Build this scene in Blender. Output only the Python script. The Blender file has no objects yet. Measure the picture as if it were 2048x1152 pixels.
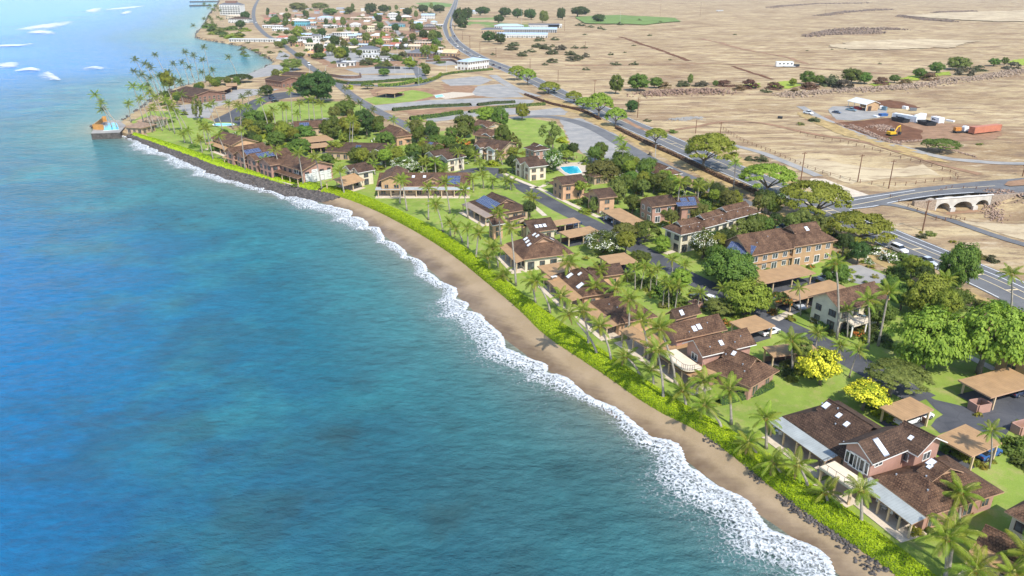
import bpy, math, random
import numpy as np
from mathutils import Vector, Matrix
random.seed(11)
sc = bpy.context.scene
col = sc.collection

# ------------------------------------------------------------------ camera, sky, sun, exposure
CH, CF, CT = 64.0, 1500.0, math.radians(22.4)      # drone height (m), focal length in 2048-px units, downward tilt
cd = bpy.data.cameras.new('camera'); cd.sensor_width = 36; cd.lens = 36*CF/2048
cd.clip_start = 1; cd.clip_end = 60000
cam = bpy.data.objects.new('camera', cd); col.objects.link(cam)
cam.location = (0, 0, CH); cam.rotation_euler = (math.pi/2-CT, 0, 0)
sc.camera = cam
SUN_EL = math.radians(50)
SUN_AZ = math.radians(-66)                          # maths angle of the direction towards the sun
sund = Vector((math.cos(SUN_AZ)*math.cos(SUN_EL), math.sin(SUN_AZ)*math.cos(SUN_EL), math.sin(SUN_EL)))
w = bpy.data.worlds.new('World'); sc.world = w; w.use_nodes = True
nt = w.node_tree; sky = nt.nodes.new('ShaderNodeTexSky'); sky.sky_type = 'NISHITA'; sky.sun_disc = False
sky.sun_elevation = SUN_EL; sky.sun_rotation = math.pi/2 - SUN_AZ
sky.air_density = 1.0; sky.dust_density = 0.4; sky.ozone_density = 1.0
bg = nt.nodes['Background']; bg.inputs['Strength'].default_value = 0.15
nt.links.new(sky.outputs[0], bg.inputs[0])
sl = bpy.data.lights.new('sun', 'SUN'); sl.energy = 3.4; sl.angle = math.radians(0.55); sl.color = (1, .955, .88)
so = bpy.data.objects.new('sun', sl); col.objects.link(so)
so.rotation_euler = sund.to_track_quat('Z', 'Y').to_euler(); so.location = (0, 0, 300)
sc.view_settings.view_transform = 'Standard'; sc.view_settings.look = 'None'
sc.view_settings.gamma = 1; sc.view_settings.use_curve_mapping = False
sc.view_settings.exposure = 0.86

# ------------------------------------------------------------------ survey: picture point -> point on the ground
_s, _c = math.sin(CT), math.cos(CT)
def G(px, py, z=0.0):
    u = (px-1024)/CF; v = (py-576)/CF; d = _s+v*_c; t = (CH-z)/d
    return (u*t, (_c-v*_s)*t)
def proj(x, y, z):
    fw = y*_c-(z-CH)*_s; up = y*_s+(z-CH)*_c
    return (1024+CF*x/fw, 576-CF*up/fw)
def smooth(pts, step):
    """Catmull-Rom through 2-D points, resampled about every `step` metres."""
    P = [np.array(p, float) for p in pts]; P = [2*P[0]-P[1]]+P+[2*P[-1]-P[-2]]
    out = []
    for i in range(1, len(P)-2):
        p0, p1, p2, p3 = P[i-1:i+3]; n = max(2, int(np.linalg.norm(p2-p1)/step))
        for k in range(n):
            t = k/n
            out.append(.5*((2*p1)+(-p0+p2)*t+(2*p0-5*p1+4*p2-p3)*t*t+(-p0+3*p1-3*p2+p3)*t**3))
    out.append(P[-2]); return np.array(out)
def h2(i, j, s):
    n = (i.astype(np.int64)*374761393+j.astype(np.int64)*668265263+s*982451653) & 0x7fffffff
    n = ((n ^ (n >> 13))*1274126177) & 0x7fffffff
    return ((n ^ (n >> 16)) & 0xffff)/65535.0
def vn(x, y, s=0):
    x = np.asarray(x, float); y = np.asarray(y, float)
    i = np.floor(x); j = np.floor(y); fx = x-i; fy = y-j
    fx = fx*fx*(3-2*fx); fy = fy*fy*(3-2*fy)
    a = h2(i, j, s); b = h2(i+1, j, s); c = h2(i, j+1, s); d = h2(i+1, j+1, s)
    return (a*(1-fx)+b*fx)*(1-fy)+(c*(1-fx)+d*fx)*fy
def fbm(x, y, s=0, o=4):
    r = 0; a = .5; t = 0
    for k in range(o):
        r = r+a*vn(x*2**k, y*2**k, s+k); t += a; a *= .5
    return r/t
def pdist(x, y, poly):
    """distance to a polyline and the signed side (+ on the left of travel)"""
    x = np.asarray(x, float); y = np.asarray(y, float)
    best = np.full(x.shape, 1e18); side = np.zeros(x.shape)
    for k in range(len(poly)-1):
        ax, ay = poly[k]; bx, by = poly[k+1]; dx, dy = bx-ax, by-ay; L = dx*dx+dy*dy+1e-9
        t = np.clip(((x-ax)*dx+(y-ay)*dy)/L, 0, 1); ex = x-ax-t*dx; ey = y-ay-t*dy
        d = ex*ex+ey*ey; m = d < best; best = np.where(m, d, best)
        side = np.where(m, np.sign(dx*(y-ay)-dy*(x-ax)), side)
    return np.sqrt(best), side
def inpoly(x, y, poly):
    x = np.asarray(x, float); y = np.asarray(y, float); r = np.zeros(x.shape, bool); n = len(poly)
    for k in range(n):
        ax, ay = poly[k]; bx, by = poly[(k+1) % n]
        if ay == by: continue
        c = ((ay > y) != (by > y)) & (x < (bx-ax)*(y-ay)/(by-ay)+ax); r ^= c
    return r
def sstep(a, b, x):
    t = np.clip((x-a)/(b-a), 0, 1); return t*t*(3-2*t)

# ------------------------------------------------------------------ materials
MATS = {}
def nodes(name):
    m = bpy.data.materials.new(name); m.use_nodes = True; t = m.node_tree
    return m, t, t.nodes['Principled BSDF']
def N(t, typ, **kw):
    n = t.nodes.new(typ)
    for k, v in kw.items():
        if k[0] == 'i': n.inputs[int(k[1:]) if k[1:].isdigit() else k[2:]].default_value = v
        else: setattr(n, k, v)
    return n
def ramp(t, fac, stops):
    r = t.nodes.new('ShaderNodeValToRGB'); e = r.color_ramp.elements
    while len(e) < len(stops): e.new(.5)
    for k, (p, c) in enumerate(stops):
        e[k].position = p; e[k].color = (*c, 1) if len(c) == 3 else c
    t.links.new(fac, r.inputs[0]); return r
def mix(t, fac, a, b, typ='MIX'):
    m = t.nodes.new('ShaderNodeMix'); m.data_type = 'RGBA'; m.blend_type = typ
    for s, v in ((0, fac), (6, a), (7, b)):
        if isinstance(v, (int, float)): m.inputs[s].default_value = v
        elif isinstance(v, tuple): m.inputs[s].default_value = (*v, 1) if len(v) == 3 else v
        else: t.links.new(v, m.inputs[s])
    return m.outputs[2]
def coords(t, kind='Object'):
    return N(t, 'ShaderNodeTexCoord').outputs[kind]
def noise(t, co, scale, detail=4, rough=.55):
    n = N(t, 'ShaderNodeTexNoise'); n.inputs['Scale'].default_value = scale; n.inputs['Detail'].default_value = detail
    n.inputs['Roughness'].default_value = rough
    if co is not None: t.links.new(co, n.inputs['Vector'])
    return n.outputs[0]
def geo_pos(t): return N(t, 'ShaderNodeNewGeometry').outputs['Position']
def bump(t, bsdf, h, strength=.3, dist=.05):
    b = N(t, 'ShaderNodeBump'); b.inputs['Strength'].default_value = strength; b.inputs['Distance'].default_value = dist
    t.links.new(h, b.inputs['Height']); t.links.new(b.outputs[0], bsdf.inputs['Normal'])
def mat(name, c, rough=.8, var=.15, scale=.8, metal=0.0, spec=.3, bmp=0.0, c2=None, co='world', rnd=0.0):
    """plain procedural material: colour with two scales of noise variation"""
    if name in MATS: return MATS[name]
    m, t, b = nodes(name); L = t.links
    p = geo_pos(t) if co == 'world' else coords(t, co)
    n1 = noise(t, p, scale, 5, .6); n2 = noise(t, p, scale*9, 3, .6)
    lo = tuple(x*(1-var) for x in c); hi = tuple(min(1, x*(1+var)) for x in (c2 or c))
    cc = ramp(t, n1, [(.3, lo), (.7, hi)]).outputs[0]
    cc = mix(t, .35*min(1, var*4), cc, ramp(t, n2, [(.3, (.5, .5, .5)), (.7, (1, 1, 1))]).outputs[0], 'MULTIPLY')
    if rnd:
        oi = N(t, 'ShaderNodeObjectInfo'); hs = N(t, 'ShaderNodeHueSaturation')
        mr = N(t, 'ShaderNodeMapRange'); L.new(oi.outputs['Random'], mr.inputs[0]); mr.inputs[3].default_value = 1-rnd; mr.inputs[4].default_value = 1+rnd
        L.new(mr.outputs[0], hs.inputs['Value']); L.new(cc, hs.inputs['Color']); cc = hs.outputs[0]
    L.new(cc, b.inputs['Base Color'])
    b.inputs['Roughness'].default_value = rough; b.inputs['Metallic'].default_value = metal
    b.inputs['Specular IOR Level'].default_value = spec
    if bmp: bump(t, b, n2, bmp)
    MATS[name] = m; return m
def leafmat(name, c, c2, trans=.35, hue=.03, val=.25):
    """leaves: diffuse + translucent, a tint per plant and light and dark leaves"""
    if name in MATS: return MATS[name]
    m, t, b = nodes(name); L = t.links
    p = geo_pos(t); n1 = noise(t, p, 1.1, 3, .6); n2 = noise(t, p, 7.0, 2, .5)
    a = ramp(t, n1, [(.32, c), (.68, c2)]).outputs[0]
    a = mix(t, .6, a, ramp(t, n2, [(.3, (.55, .6, .5)), (.7, (1, 1, 1))]).outputs[0], 'MULTIPLY')
    oi = N(t, 'ShaderNodeObjectInfo'); hs = N(t, 'ShaderNodeHueSaturation')
    for out, lo, hi in (('Hue', .5-hue, .5+hue), ('Value', 1-val, 1+val)):
        mr = N(t, 'ShaderNodeMapRange'); mr.inputs[3].default_value = lo; mr.inputs[4].default_value = hi
        L.new(oi.outputs['Random'], mr.inputs[0]); L.new(mr.outputs[0], hs.inputs[out])
    L.new(a, hs.inputs['Color'])
    b.inputs['Roughness'].default_value = .6; b.inputs['Specular IOR Level'].default_value = .25
    L.new(hs.outputs[0], b.inputs['Base Color'])
    tr = N(t, 'ShaderNodeBsdfTranslucent'); mx = N(t, 'ShaderNodeMixShader'); mx.inputs[0].default_value = trans
    L.new(mix(t, .5, hs.outputs[0], (.75, 1, .25), 'MULTIPLY'), tr.inputs[0])
    L.new(b.outputs[0], mx.inputs[1]); L.new(tr.outputs[0], mx.inputs[2])
    L.new(mx.outputs[0], t.nodes['Material Output'].inputs[0])
    MATS[name] = m; return m

# ------------------------------------------------------------------ object helpers
def link(o, parent=None):
    col.objects.link(o)
    if parent is not None: o.parent = parent
    return o
def tag(o, label=None, cat=None, group=None, kind=None):
    if label: o['label'] = label
    if cat: o['category'] = cat
    if group: o['group'] = group
    if kind: o['kind'] = kind
    return o
def empty(name, loc, rz=0):
    o = bpy.data.objects.new(name, None); o.location = loc; o.rotation_euler = (0, 0, rz); o.empty_display_size = .3
    return link(o)
def inst(name, mesh, parent=None, loc=(0, 0, 0), rot=(0, 0, 0), scale=(1, 1, 1)):
    o = bpy.data.objects.new(name, mesh); o.location = loc; o.rotation_euler = rot; o.scale = scale
    return link(o, parent)
def aslist(m): return m if isinstance(m, (list, tuple)) else [m]
class MB:
    """collects faces; mesh() makes one mesh with metre UVs; build() links it"""
    def __init__(s): s.v = []; s.f = []; s.m = []
    def face(s, pts, mi=0):
        k = len(s.v); s.v += [tuple(p) for p in pts]; s.f.append(tuple(range(k, k+len(pts)))); s.m.append(mi)
    def add(s, vs, fs, mi=0):
        k = len(s.v); s.v += [tuple(p) for p in vs]; s.f += [tuple(i+k for i in f) for f in fs]; s.m += [mi]*len(fs)
    def box(s, c, size, rz=0, mi=0, M=None):
        hx, hy, hz = size[0]/2, size[1]/2, size[2]/2; ca, sa = math.cos(rz), math.sin(rz); vs = []
        for z in (-hz, hz):
            for x, y in ((-hx, -hy), (hx, -hy), (hx, hy), (-hx, hy)):
                p = (c[0]+x*ca-y*sa, c[1]+x*sa+y*ca, c[2]+z)
                vs.append(tuple(M @ Vector(p)) if M else p)
        s.add(vs, [(3, 2, 1, 0), (4, 5, 6, 7), (0, 1, 5, 4), (1, 2, 6, 5), (2, 3, 7, 6), (3, 0, 4, 7)], mi)
    def slab(s, poly, z0, z1, mi=0, mi2=None):
        """closed prism over a counter-clockwise polygon of (x, y)"""
        n = len(poly); vs = [(x, y, z0) for x, y in poly]+[(x, y, z1) for x, y in poly]
        s.add(vs, [tuple(range(n))[::-1]], mi); s.f.append(tuple(len(s.v)-n+i for i in range(n))); s.m.append(mi)
        k = len(s.v)-2*n
        for i in range(n):
            j = (i+1) % n; s.f.append((k+i, k+j, k+n+j, k+n+i)); s.m.append(mi if mi2 is None else mi2)
    def tube(s, pts, radii, n=6, mi=0, cap=True):
        k = len(s.v); P = [Vector(p) for p in pts]
        for i, p in enumerate(P):
            d = (P[min(i+1, len(P)-1)]-P[max(i-1, 0)]).normalized()
            a = d.cross(Vector((0, 0, 1)) if abs(d.z) < .95 else Vector((1, 0, 0))).normalized(); b = d.cross(a)
            for q in range(n):
                t = 2*math.pi*q/n; s.v.append(tuple(p+(a*math.cos(t)+b*math.sin(t))*radii[i]))
        for i in range(len(P)-1):
            for q in range(n):
                r = (q+1) % n; s.f.append((k+i*n+q, k+(i+1)*n+q, k+(i+1)*n+r, k+i*n+r)); s.m.append(mi)
        if cap:
            s.f.append(tuple(k+(len(P)-1)*n+q for q in range(n))[::-1]); s.m.append(mi)
            s.f.append(tuple(k+q for q in range(n))); s.m.append(mi)
    def mesh(s, name, mats, origin=(0, 0, 0), uv=True, smoothf=False):
        me = bpy.data.meshes.new(name); ox, oy, oz = origin
        me.from_pydata([(a-ox, b-oy, c-oz) for a, b, c in s.v], [], s.f)
        for m in aslist(mats): me.materials.append(m)
        me.polygons.foreach_set('material_index', s.m)
        if smoothf: me.polygons.foreach_set('use_smooth', [True]*len(s.f))
        if uv:
            ul = me.uv_layers.new(name='UVMap'); dat = []
            V = s.v
            for p in me.polygons:
                n = p.normal; t = Vector((-n.y, n.x, 0))
                t = t.normalized() if t.length > 1e-3 else Vector((1, 0, 0)); b = n.cross(t)
                for vi in p.vertices:
                    q = Vector(V[vi]); dat += [q.dot(t), q.dot(b)]
            ul.data.foreach_set('uv', dat)
        me.update(); return me
    def build(s, name, mats, parent=None, origin=(0, 0, 0), **kw):
        return link(bpy.data.objects.new(name, s.mesh(name, mats, origin, **kw)), parent)
def npmesh(name, V, F, mats, smoothf=False, attrs=None):
    me = bpy.data.meshes.new(name); V = np.asarray(V, np.float32); F = np.asarray(F, np.int32)
    me.vertices.add(len(V)); me.vertices.foreach_set('co', V.ravel())
    n, k = F.shape; me.loops.add(n*k); me.loops.foreach_set('vertex_index', F.ravel())
    me.polygons.add(n); me.polygons.foreach_set('loop_start', np.arange(0, n*k, k, dtype=np.int32))
    if smoothf: me.polygons.foreach_set('use_smooth', np.ones(n, bool))
    for m in aslist(mats): me.materials.append(m)
    for an, av in (attrs or {}).items():
        av = np.asarray(av, np.float32)
        if av.ndim == 1: a = me.attributes.new(an, 'FLOAT', 'POINT'); a.data.foreach_set('value', av)
        else: a = me.attributes.new(an, 'FLOAT_VECTOR', 'POINT'); a.data.foreach_set('vector', av.ravel())
    me.update(calc_edges=True); me.validate(); return me
def gridfaces(nr, nc):
    i = np.arange((nr-1)*(nc-1)); r = i//(nc-1); c = i % (nc-1); a = r*nc+c
    return np.stack([a, a+1, a+nc+1, a+nc], 1)
# ------------------------------------------------------------------ the shore, surveyed from the south end to the harbour
SEA = -2.0
ROWS = [  # top of the beach, waterline, landward foot of the hedge
 ((2080,1400),(1990,1400),(2150,1400)), ((1890,1230),(1790,1230),(1965,1230)), ((1790,1152),(1676,1150),(1870,1152)), ((1700,1088),(1600,1086),(1800,1095)),
 ((1620,1035),(1528,1036),(1715,1030)), ((1545,978),(1448,980),(1640,980)), ((1480,925),(1378,926),(1570,930)),
 ((1420,880),(1312,880),(1490,878)), ((1375,852),(1240,842),(1440,848)), ((1300,815),(1170,795),(1370,810)),
 ((1225,762),(1095,740),(1295,762)), ((1150,712),(1022,688),(1215,705)), ((1085,668),(962,638),(1140,655)),
 ((1040,622),(922,598),(1085,618)), ((980,572),(872,550),(1025,572)), ((915,518),(815,506),(965,520)),
 ((850,475),(755,462),(895,470)), ((780,436),(700,432),(825,433)), ((710,404),(655,410),(740,396)),
 ((655,388),(626,400),(682,377)), ((575,371),(565,391),(590,358)), ((500,351),(500,373),(512,337)),
 ((432,333),(432,353),(440,319)), ((395,318),(390,333),(400,306)), ((340,298),(335,309),(345,288)), ((290,280),(285,287),(292,273)), ((245,266),(238,270),(250,260))]
TOPB = smooth([G(*r[0], -.5) for r in ROWS], .6)
WATR = smooth([G(*r[1], SEA) for r in ROWS], .6)
HEDG = smooth([G(*r[2], 0) for r in ROWS], .6)
def resample(P, n):
    s = np.concatenate([[0], np.cumsum(np.linalg.norm(np.diff(P, axis=0), axis=1))]); t = np.linspace(0, s[-1], n)
    return np.stack([np.interp(t, s, P[:, 0]), np.interp(t, s, P[:, 1])], 1)
def rowsplit(k, n):        # n samples of the three lines between consecutive survey rows, so that they correspond
    a = []
    for j in range(3):
        z = (-.5, SEA, 0)[j]; a.append(smooth([G(*r[j], z) for r in ROWS], 1e9))
    return a
COAST2 = [(238,268),(205,266),(188,266),(187,250),(240,243),(256,232),(285,215),(310,195),(340,180),(375,170),(420,161),(470,155),(505,147),(532,133),
          (549,124),(541,117),(522,108),(505,99),(480,90),(450,85),(425,81),(402,77),(391,73),(394,64),(404,54),(412,42),(416,32),(424,22),(432,12),(437,4),(440,-8),(436,-18),(420,-26)]
C2 = np.array([G(x, y, -1.0) for x, y in COAST2])
EDGE = np.concatenate([TOPB[::3], C2])                   # the whole land edge, walking north with the land on the right
WLINE = np.concatenate([WATR[::3], np.array([G(x, y, SEA) for x, y in COAST2])])

# highway centre line, used for the roughness of the fields too
HWY = [(2150,640),(2048,592),(1985,562),(1862,510),(1767,470),(1690,435),(1600,396),(1502,354),(1432,325),(1313,272),(1238,239),(1190,215),(1125,189),(1070,162),
       (1012,137),(960,116),(925,96),(905,78),(895,57),(896,45),(901,31),(907,17),(911,5),(914,-6),(915,-16)]
HW = smooth([G(*p) for p in HWY], 6)
BRG = G(1925, 420, -3.5)
def hz(x, y):
    """height of the land"""
    x = np.asarray(x, float); y = np.asarray(y, float)
    d, side = pdist(x, y, HW[::2])
    inl = np.where(side < 0, d, 0)                        # metres inland of the highway
    k = sstep(10, 60, inl)
    z = k*(2.4*(fbm(x/55, y/55, 5)-.5)+.9*(fbm(x/11, y/11, 9)-.5))
    z = z+sstep(60, 400, inl)*6*(fbm(x/210, y/210, 3)-.35)
    r = np.hypot((x-BRG[0])*.8, (y-BRG[1])*1.0)
    dip = np.where(y-(BRG[1]+.0) < 7-(x-BRG[0])*.0, 1, 0)
    z = np.where(r < 34, z*sstep(20, 34, r), z)-3.6*(1-sstep(9, 26, np.hypot(x-BRG[0]-2, (y-BRG[1]+7)*1.3)))
    r2 = np.hypot((x-G(1840,250)[0])/55, (y-G(1840,250)[1])/40); z = np.where(r2 < 1.3, z*sstep(.7, 1.3, r2), z)
    return z
def hz1(x, y): return float(hz(np.array([x]), np.array([y]))[0])
def GZ(px, py):
    x, y = G(px, py, 0)
    for _ in range(3):
        z = hz1(x, y); x, y = G(px, py, z)
    return (x, y, hz1(x, y))

# ---- ground: one sheet to the horizon
def polar(a0, a1, na, r0, r1, nr):
    A = np.radians(np.linspace(a0, a1, na)); R = r0*(r1/r0)**np.linspace(0, 1, nr)
    return np.outer(R, np.sin(A)), np.outer(R, np.cos(A))
X, Y = polar(-50, 58, 440, 34, 14000, 430)
x, y = X.ravel(), Y.ravel()
dE, sE = pdist(x, y, EDGE)
inl = np.where(sE < 0, dE, -dE)
Z = np.where(inl > 1.0, hz(x, y)-.02, np.maximum(-2.2+inl*.6, -7))
Z = Z-np.where(y > 3000, 0, 0)
m, t, b = nodes('dry_ground'); L = t.links; p = geo_pos(t)
mp = N(t, 'ShaderNodeMapping'); mp.inputs['Scale'].default_value = (.35, 1, 1); mp.inputs['Rotation'].default_value = (0, 0, .5); L.new(p, mp.inputs[0])
n1 = noise(t, p, .012, 6, .62); n2 = noise(t, mp.outputs[0], .09, 6, .65); n3 = noise(t, p, .9, 4, .7); n4 = noise(t, mp.outputs[0], .17, 8, .78)
c = ramp(t, n1, [(.3, (.30, .20, .105)), (.45, (.41, .305, .165)), (.6, (.52, .40, .225)), (.75, (.43, .325, .185))]).outputs[0]
c = mix(t, ramp(t, n2, [(.44, (0, 0, 0)), (.56, (1, 1, 1))]).outputs[0], mix(t, .6, c, (.23, .14, .085)), c)
c = mix(t, .5, c, ramp(t, n3, [(.3, (.5, .48, .46)), (.65, (1, 1, 1))]).outputs[0], 'MULTIPLY')
c = mix(t, ramp(t, n4, [(.52, (0, 0, 0)), (.60, (.75, .75, .75))]).outputs[0], c, (.16, .105, .072))
c = mix(t, ramp(t, n4, [(.36, (.8, .8, .8)), (.46, (0, 0, 0))]).outputs[0], c, (.52, .42, .28))
L.new(c, b.inputs['Base Color']); b.inputs['Roughness'].default_value = .95; b.inputs['Specular IOR Level'].default_value = .1
bump(t, b, n4, .8, .8); MATS['dry_ground'] = m
tag(link(bpy.data.objects.new('ground', npmesh('ground', np.stack([x, y, Z], 1), gridfaces(430, 440)[:, ::-1], m, True))), kind='structure')

# ---- sea
X, Y = polar(-55, 34, 420, 30, 30000, 420)
x, y = X.ravel(), Y.ravel()
dW, sW = pdist(x, y, WLINE)
off = np.where(sW > 0, dW, -dW)
dep = np.clip(off, 0, 900)*(.75+.5*fbm(x/60, y/60, 21))
rx, ry = G(900, 1000, SEA); reef = np.exp(-(((x-rx)/60)**2+((y-ry)/34)**2))*.62
reef = reef*(.6+.6*fbm(x/14, y/14, 31)); reef = reef+sstep(8, 25, off)*(1-sstep(60, 140, off))*sstep(.5, .7, fbm(x/9, y/9, 44))*.28
SF = gridfaces(420, 420)[:, ::-1]; SF = SF[(off[SF] > -25).any(1)]
m, t, b = nodes('sea_water'); L = t.links; p = geo_pos(t)
a = N(t, 'ShaderNodeAttribute', attribute_name='depth'); rf = N(t, 'ShaderNodeAttribute', attribute_name='reef')
mr = N(t, 'ShaderNodeMapRange'); mr.inputs[2].default_value = 300; L.new(a.outputs['Fac'], mr.inputs[0])
c = ramp(t, mr.outputs[0], [(0, (.19, .20, .15)), (.016, (.105, .17, .155)), (.05, (.050, .16, .17)), (.12, (.016, .12, .17)), (.28, (.004, .118, .27)), (.6, (.010, .16, .44)), (1, (.05, .24, .58))]).outputs[0]  # inshore stops are seabed colour; far stops brightened in place of reflected sky
mpw = N(t, 'ShaderNodeMapping'); mpw.inputs['Rotation'].default_value = (0, 0, .5); mpw.inputs['Scale'].default_value = (.5, 1, 1); L.new(p, mpw.inputs[0]); wn = noise(t, mpw.outputs[0], .75, 6, .68)
snd = noise(t, p, .035, 5, .6); sg = N(t, 'ShaderNodeMath', operation='MULTIPLY'); L.new(ramp(t, snd, [(.48, (0, 0, 0)), (.64, (.6, .6, .6))]).outputs[0], sg.inputs[0]); L.new(ramp(t, mr.outputs[0], [(.04, (0, 0, 0)), (.09, (1, 1, 1)), (.2, (1, 1, 1)), (.34, (0, 0, 0))]).outputs[0], sg.inputs[1])
c = mix(t, sg.outputs[0], c, (.035, .20, .225))
c = mix(t, mix(t, .25, rf.outputs['Fac'], wn, 'OVERLAY'), c, (.026, .066, .074))
c = mix(t, .6, c, ramp(t, wn, [(.3, (.62, .62, .62)), (.7, (1.3, 1.3, 1.3))]).outputs[0], 'MULTIPLY')  # light and dark sides of the ripples painted into the water colour
L.new(c, b.inputs['Base Color']); b.inputs['Roughness'].default_value = .2; b.inputs['IOR'].default_value = 1.33
b.inputs['Specular IOR Level'].default_value = .06
mp = N(t, 'ShaderNodeMapping'); mp.inputs['Rotation'].default_value = (0, 0, .5); mp.inputs['Scale'].default_value = (.55, 1, 1); L.new(p, mp.inputs[0])
w1 = noise(t, mp.outputs[0], .55, 6, .62); w2 = noise(t, mp.outputs[0], .09, 3, .5)
ad = N(t, 'ShaderNodeMath', operation='MULTIPLY_ADD'); L.new(w2, ad.inputs[0]); ad.inputs[1].default_value = 2.0; L.new(w1, ad.inputs[2])
bump(t, b, ad.outputs[0], 1.0, 1.1); MATS['sea'] = m
sea = tag(link(bpy.data.objects.new('sea', npmesh('sea', np.stack([x, y, np.full_like(x, SEA)], 1), SF, m, True, {'depth': dep, 'reef': reef}))), kind='structure')

# ---- beach: from the hedge foot down under the water
def trio(n_per):
    out = []
    for k in range(len(ROWS)-1): pass
    T = [smooth([G(*r[j], (-.5, SEA, 0)[j]) for r in ROWS], 1e9) for j in range(3)]
    res = []
    for P in T:                        # smooth(..., 1e9) gives two samples a span: interpolate those evenly
        s = np.arange(len(P)); tt = np.linspace(0, len(P)-1, n_per*(len(ROWS)-1)+1)
        res.append(np.stack([np.interp(tt, s, P[:, 0]), np.interp(tt, s, P[:, 1])], 1))
    return res
def smoothline(P, k=9):
    q = P.copy(); w_ = np.ones(k)/k; pad = k//2
    for j in range(2):
        e = np.concatenate([np.full(pad, P[0, j]), P[:, j], np.full(pad, P[-1, j])]); q[:, j] = np.convolve(e, w_, 'valid')
    q[0] = P[0]; q[-1] = P[-1]; return q
NP = 30
TB, WT, HD = [smoothline(q, 21) for q in trio(NP)]
NS = 26; V = []; ds = []; nU = len(TB)
for k in range(NS):
    f = -0.22+1.72*k/(NS-1)                                # 0 at the top of the beach, 1 at the waterline
    q = TB*(1-f)+WT*f; z = -.45+(SEA+.45)*np.clip(f, -.3, 3)
    z = z-.25*np.sin(np.clip(f, 0, 1)*math.pi)*0+.10*(fbm(q[:, 0]/3, q[:, 1]/3, 70)-.5)
    V.append(np.stack([q[:, 0], q[:, 1], z], 1)); ds.append(np.full(nU, f))
V = np.concatenate(V); ds = np.concatenate(ds); al_ = np.tile(np.concatenate([[0], np.cumsum(np.linalg.norm(np.diff(TB, axis=0), axis=1))]), NS)
m, t, b = nodes('beach_sand'); L = t.links; p = geo_pos(t)
a = N(t, 'ShaderNodeAttribute', attribute_name='fall'); n1 = noise(t, p, .35, 5, .6); n2 = noise(t, p, 4, 4, .6)
ad = N(t, 'ShaderNodeMath', operation='MULTIPLY_ADD'); L.new(n1, ad.inputs[0]); ad.inputs[1].default_value = .5; L.new(a.outputs['Fac'], ad.inputs[2])
wet = ramp(t, ad.outputs[0], [(.62, (0, 0, 0)), (.98, (1, 1, 1))]).outputs[0]
c = mix(t, wet, (.295, .215, .125), (.165, .112, .062))
c = mix(t, .5, c, ramp(t, n2, [(.3, (.72, .70, .68)), (.7, (1, 1, 1))]).outputs[0], 'MULTIPLY')
ua = N(t, 'ShaderNodeAttribute', attribute_name='along'); cx = N(t, 'ShaderNodeCombineXYZ'); L.new(ua.outputs['Fac'], cx.inputs[0]); L.new(a.outputs['Fac'], cx.inputs[1])
st = noise(t, cx.outputs[0], .9, 5, .62); stw = N(t, 'ShaderNodeMath', operation='MULTIPLY'); L.new(ramp(t, st, [(.44, (.8, .8, .8)), (.56, (0, 0, 0))]).outputs[0], stw.inputs[0]); L.new(wet, stw.inputs[1]); c = mix(t, stw.outputs[0], c, (.13, .085, .05))
n5 = noise(t, p, .16, 4, .6); c = mix(t, ramp(t, n5, [(.35, (.35, .35, .35)), (.6, (0, 0, 0))]).outputs[0], c, (.40, .30, .20))
L.new(c, b.inputs['Base Color'])
r = ramp(t, wet, [(0, (.95,)*3), (1, (.45,)*3)]); L.new(r.outputs[0], b.inputs['Roughness']); b.inputs['Specular IOR Level'].default_value = .35
bump(t, b, n2, .35, .06); MATS['sand'] = m
tag(link(bpy.data.objects.new('beach', npmesh('beach', V, gridfaces(NS, nU), m, True, {'fall': ds, 'along': al_}))), kind='structure')

# ---- surf along the beach: lumpy foam lying on the water's edge
tan = np.gradient(WT, axis=0); tan /= np.linalg.norm(tan, axis=1)[:, None]
WR = resample(WT, int(np.sum(np.linalg.norm(np.diff(WT, axis=0), axis=1))/.33)); nU = len(WR)
tan = np.gradient(WR, axis=0); tan /= np.linalg.norm(tan, axis=1)[:, None]; nrm = np.stack([-tan[:, 1], tan[:, 0]], 1)
for _ in range(3):
    nrm = np.stack([np.convolve(np.pad(nrm[:, j], 10, 'edge'), np.ones(21)/21, 'valid') for j in range(2)], 1)
nrm /= np.linalg.norm(nrm, axis=1)[:, None]
U = np.arange(nU)*.33
ND = 62; D = np.linspace(-3.2, 17, ND)
uu = U[None, :].repeat(ND, 0); dd = D[:, None].repeat(nU, 1)
XX = WR[None, :, 0]+dd*nrm[None, :, 0]; YY = WR[None, :, 1]+dd*nrm[None, :, 1]
yy0 = WR[:, 1]
sc_u = 3.2*(fbm(U/15, U*0, 81, 2)-.5)+1.9*(1-np.abs(np.sin(U/4.6+5*fbm(U/15, U*0, 83, 2))))-.9
wid = 3.5+3.4*(fbm(U/21, U*0, 85, 3)-.5)*2
e = dd-sc_u[None, :]; wv = wid[None, :]
Fo = 1.2-.57*sstep(.25, 1.2, e)-.12*sstep(.75*wv, 1.1*wv, e)-.22*sstep(1.1*wv, 1.5*wv, e)-.12*sstep(1.5*wv, 2.6*wv, e)-.2*sstep(10, 16, dd)
Fo = np.maximum(Fo, .58*sstep(150, 70, YY)*sstep(.55, .72, fbm(uu/7, dd/4, 150))*sstep(1.2*wv, 2*wv, e)*(1-sstep(9, 16, dd))*sstep(.45, .65, fbm(uu/45, uu*0, 152)))
Fo = np.where(e < 0, -4*sstep(0, -.15, e)+Fo, Fo)
Fo = np.where(dd < -2.8, -3, Fo)
hump = np.exp(-((e-.62*wv)/(.36*wv))**2)*.45+np.exp(-((e-.12*wv)/.7)**2)*.12
bz = np.where(dd < 0, -dd*.10, 0)
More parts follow.
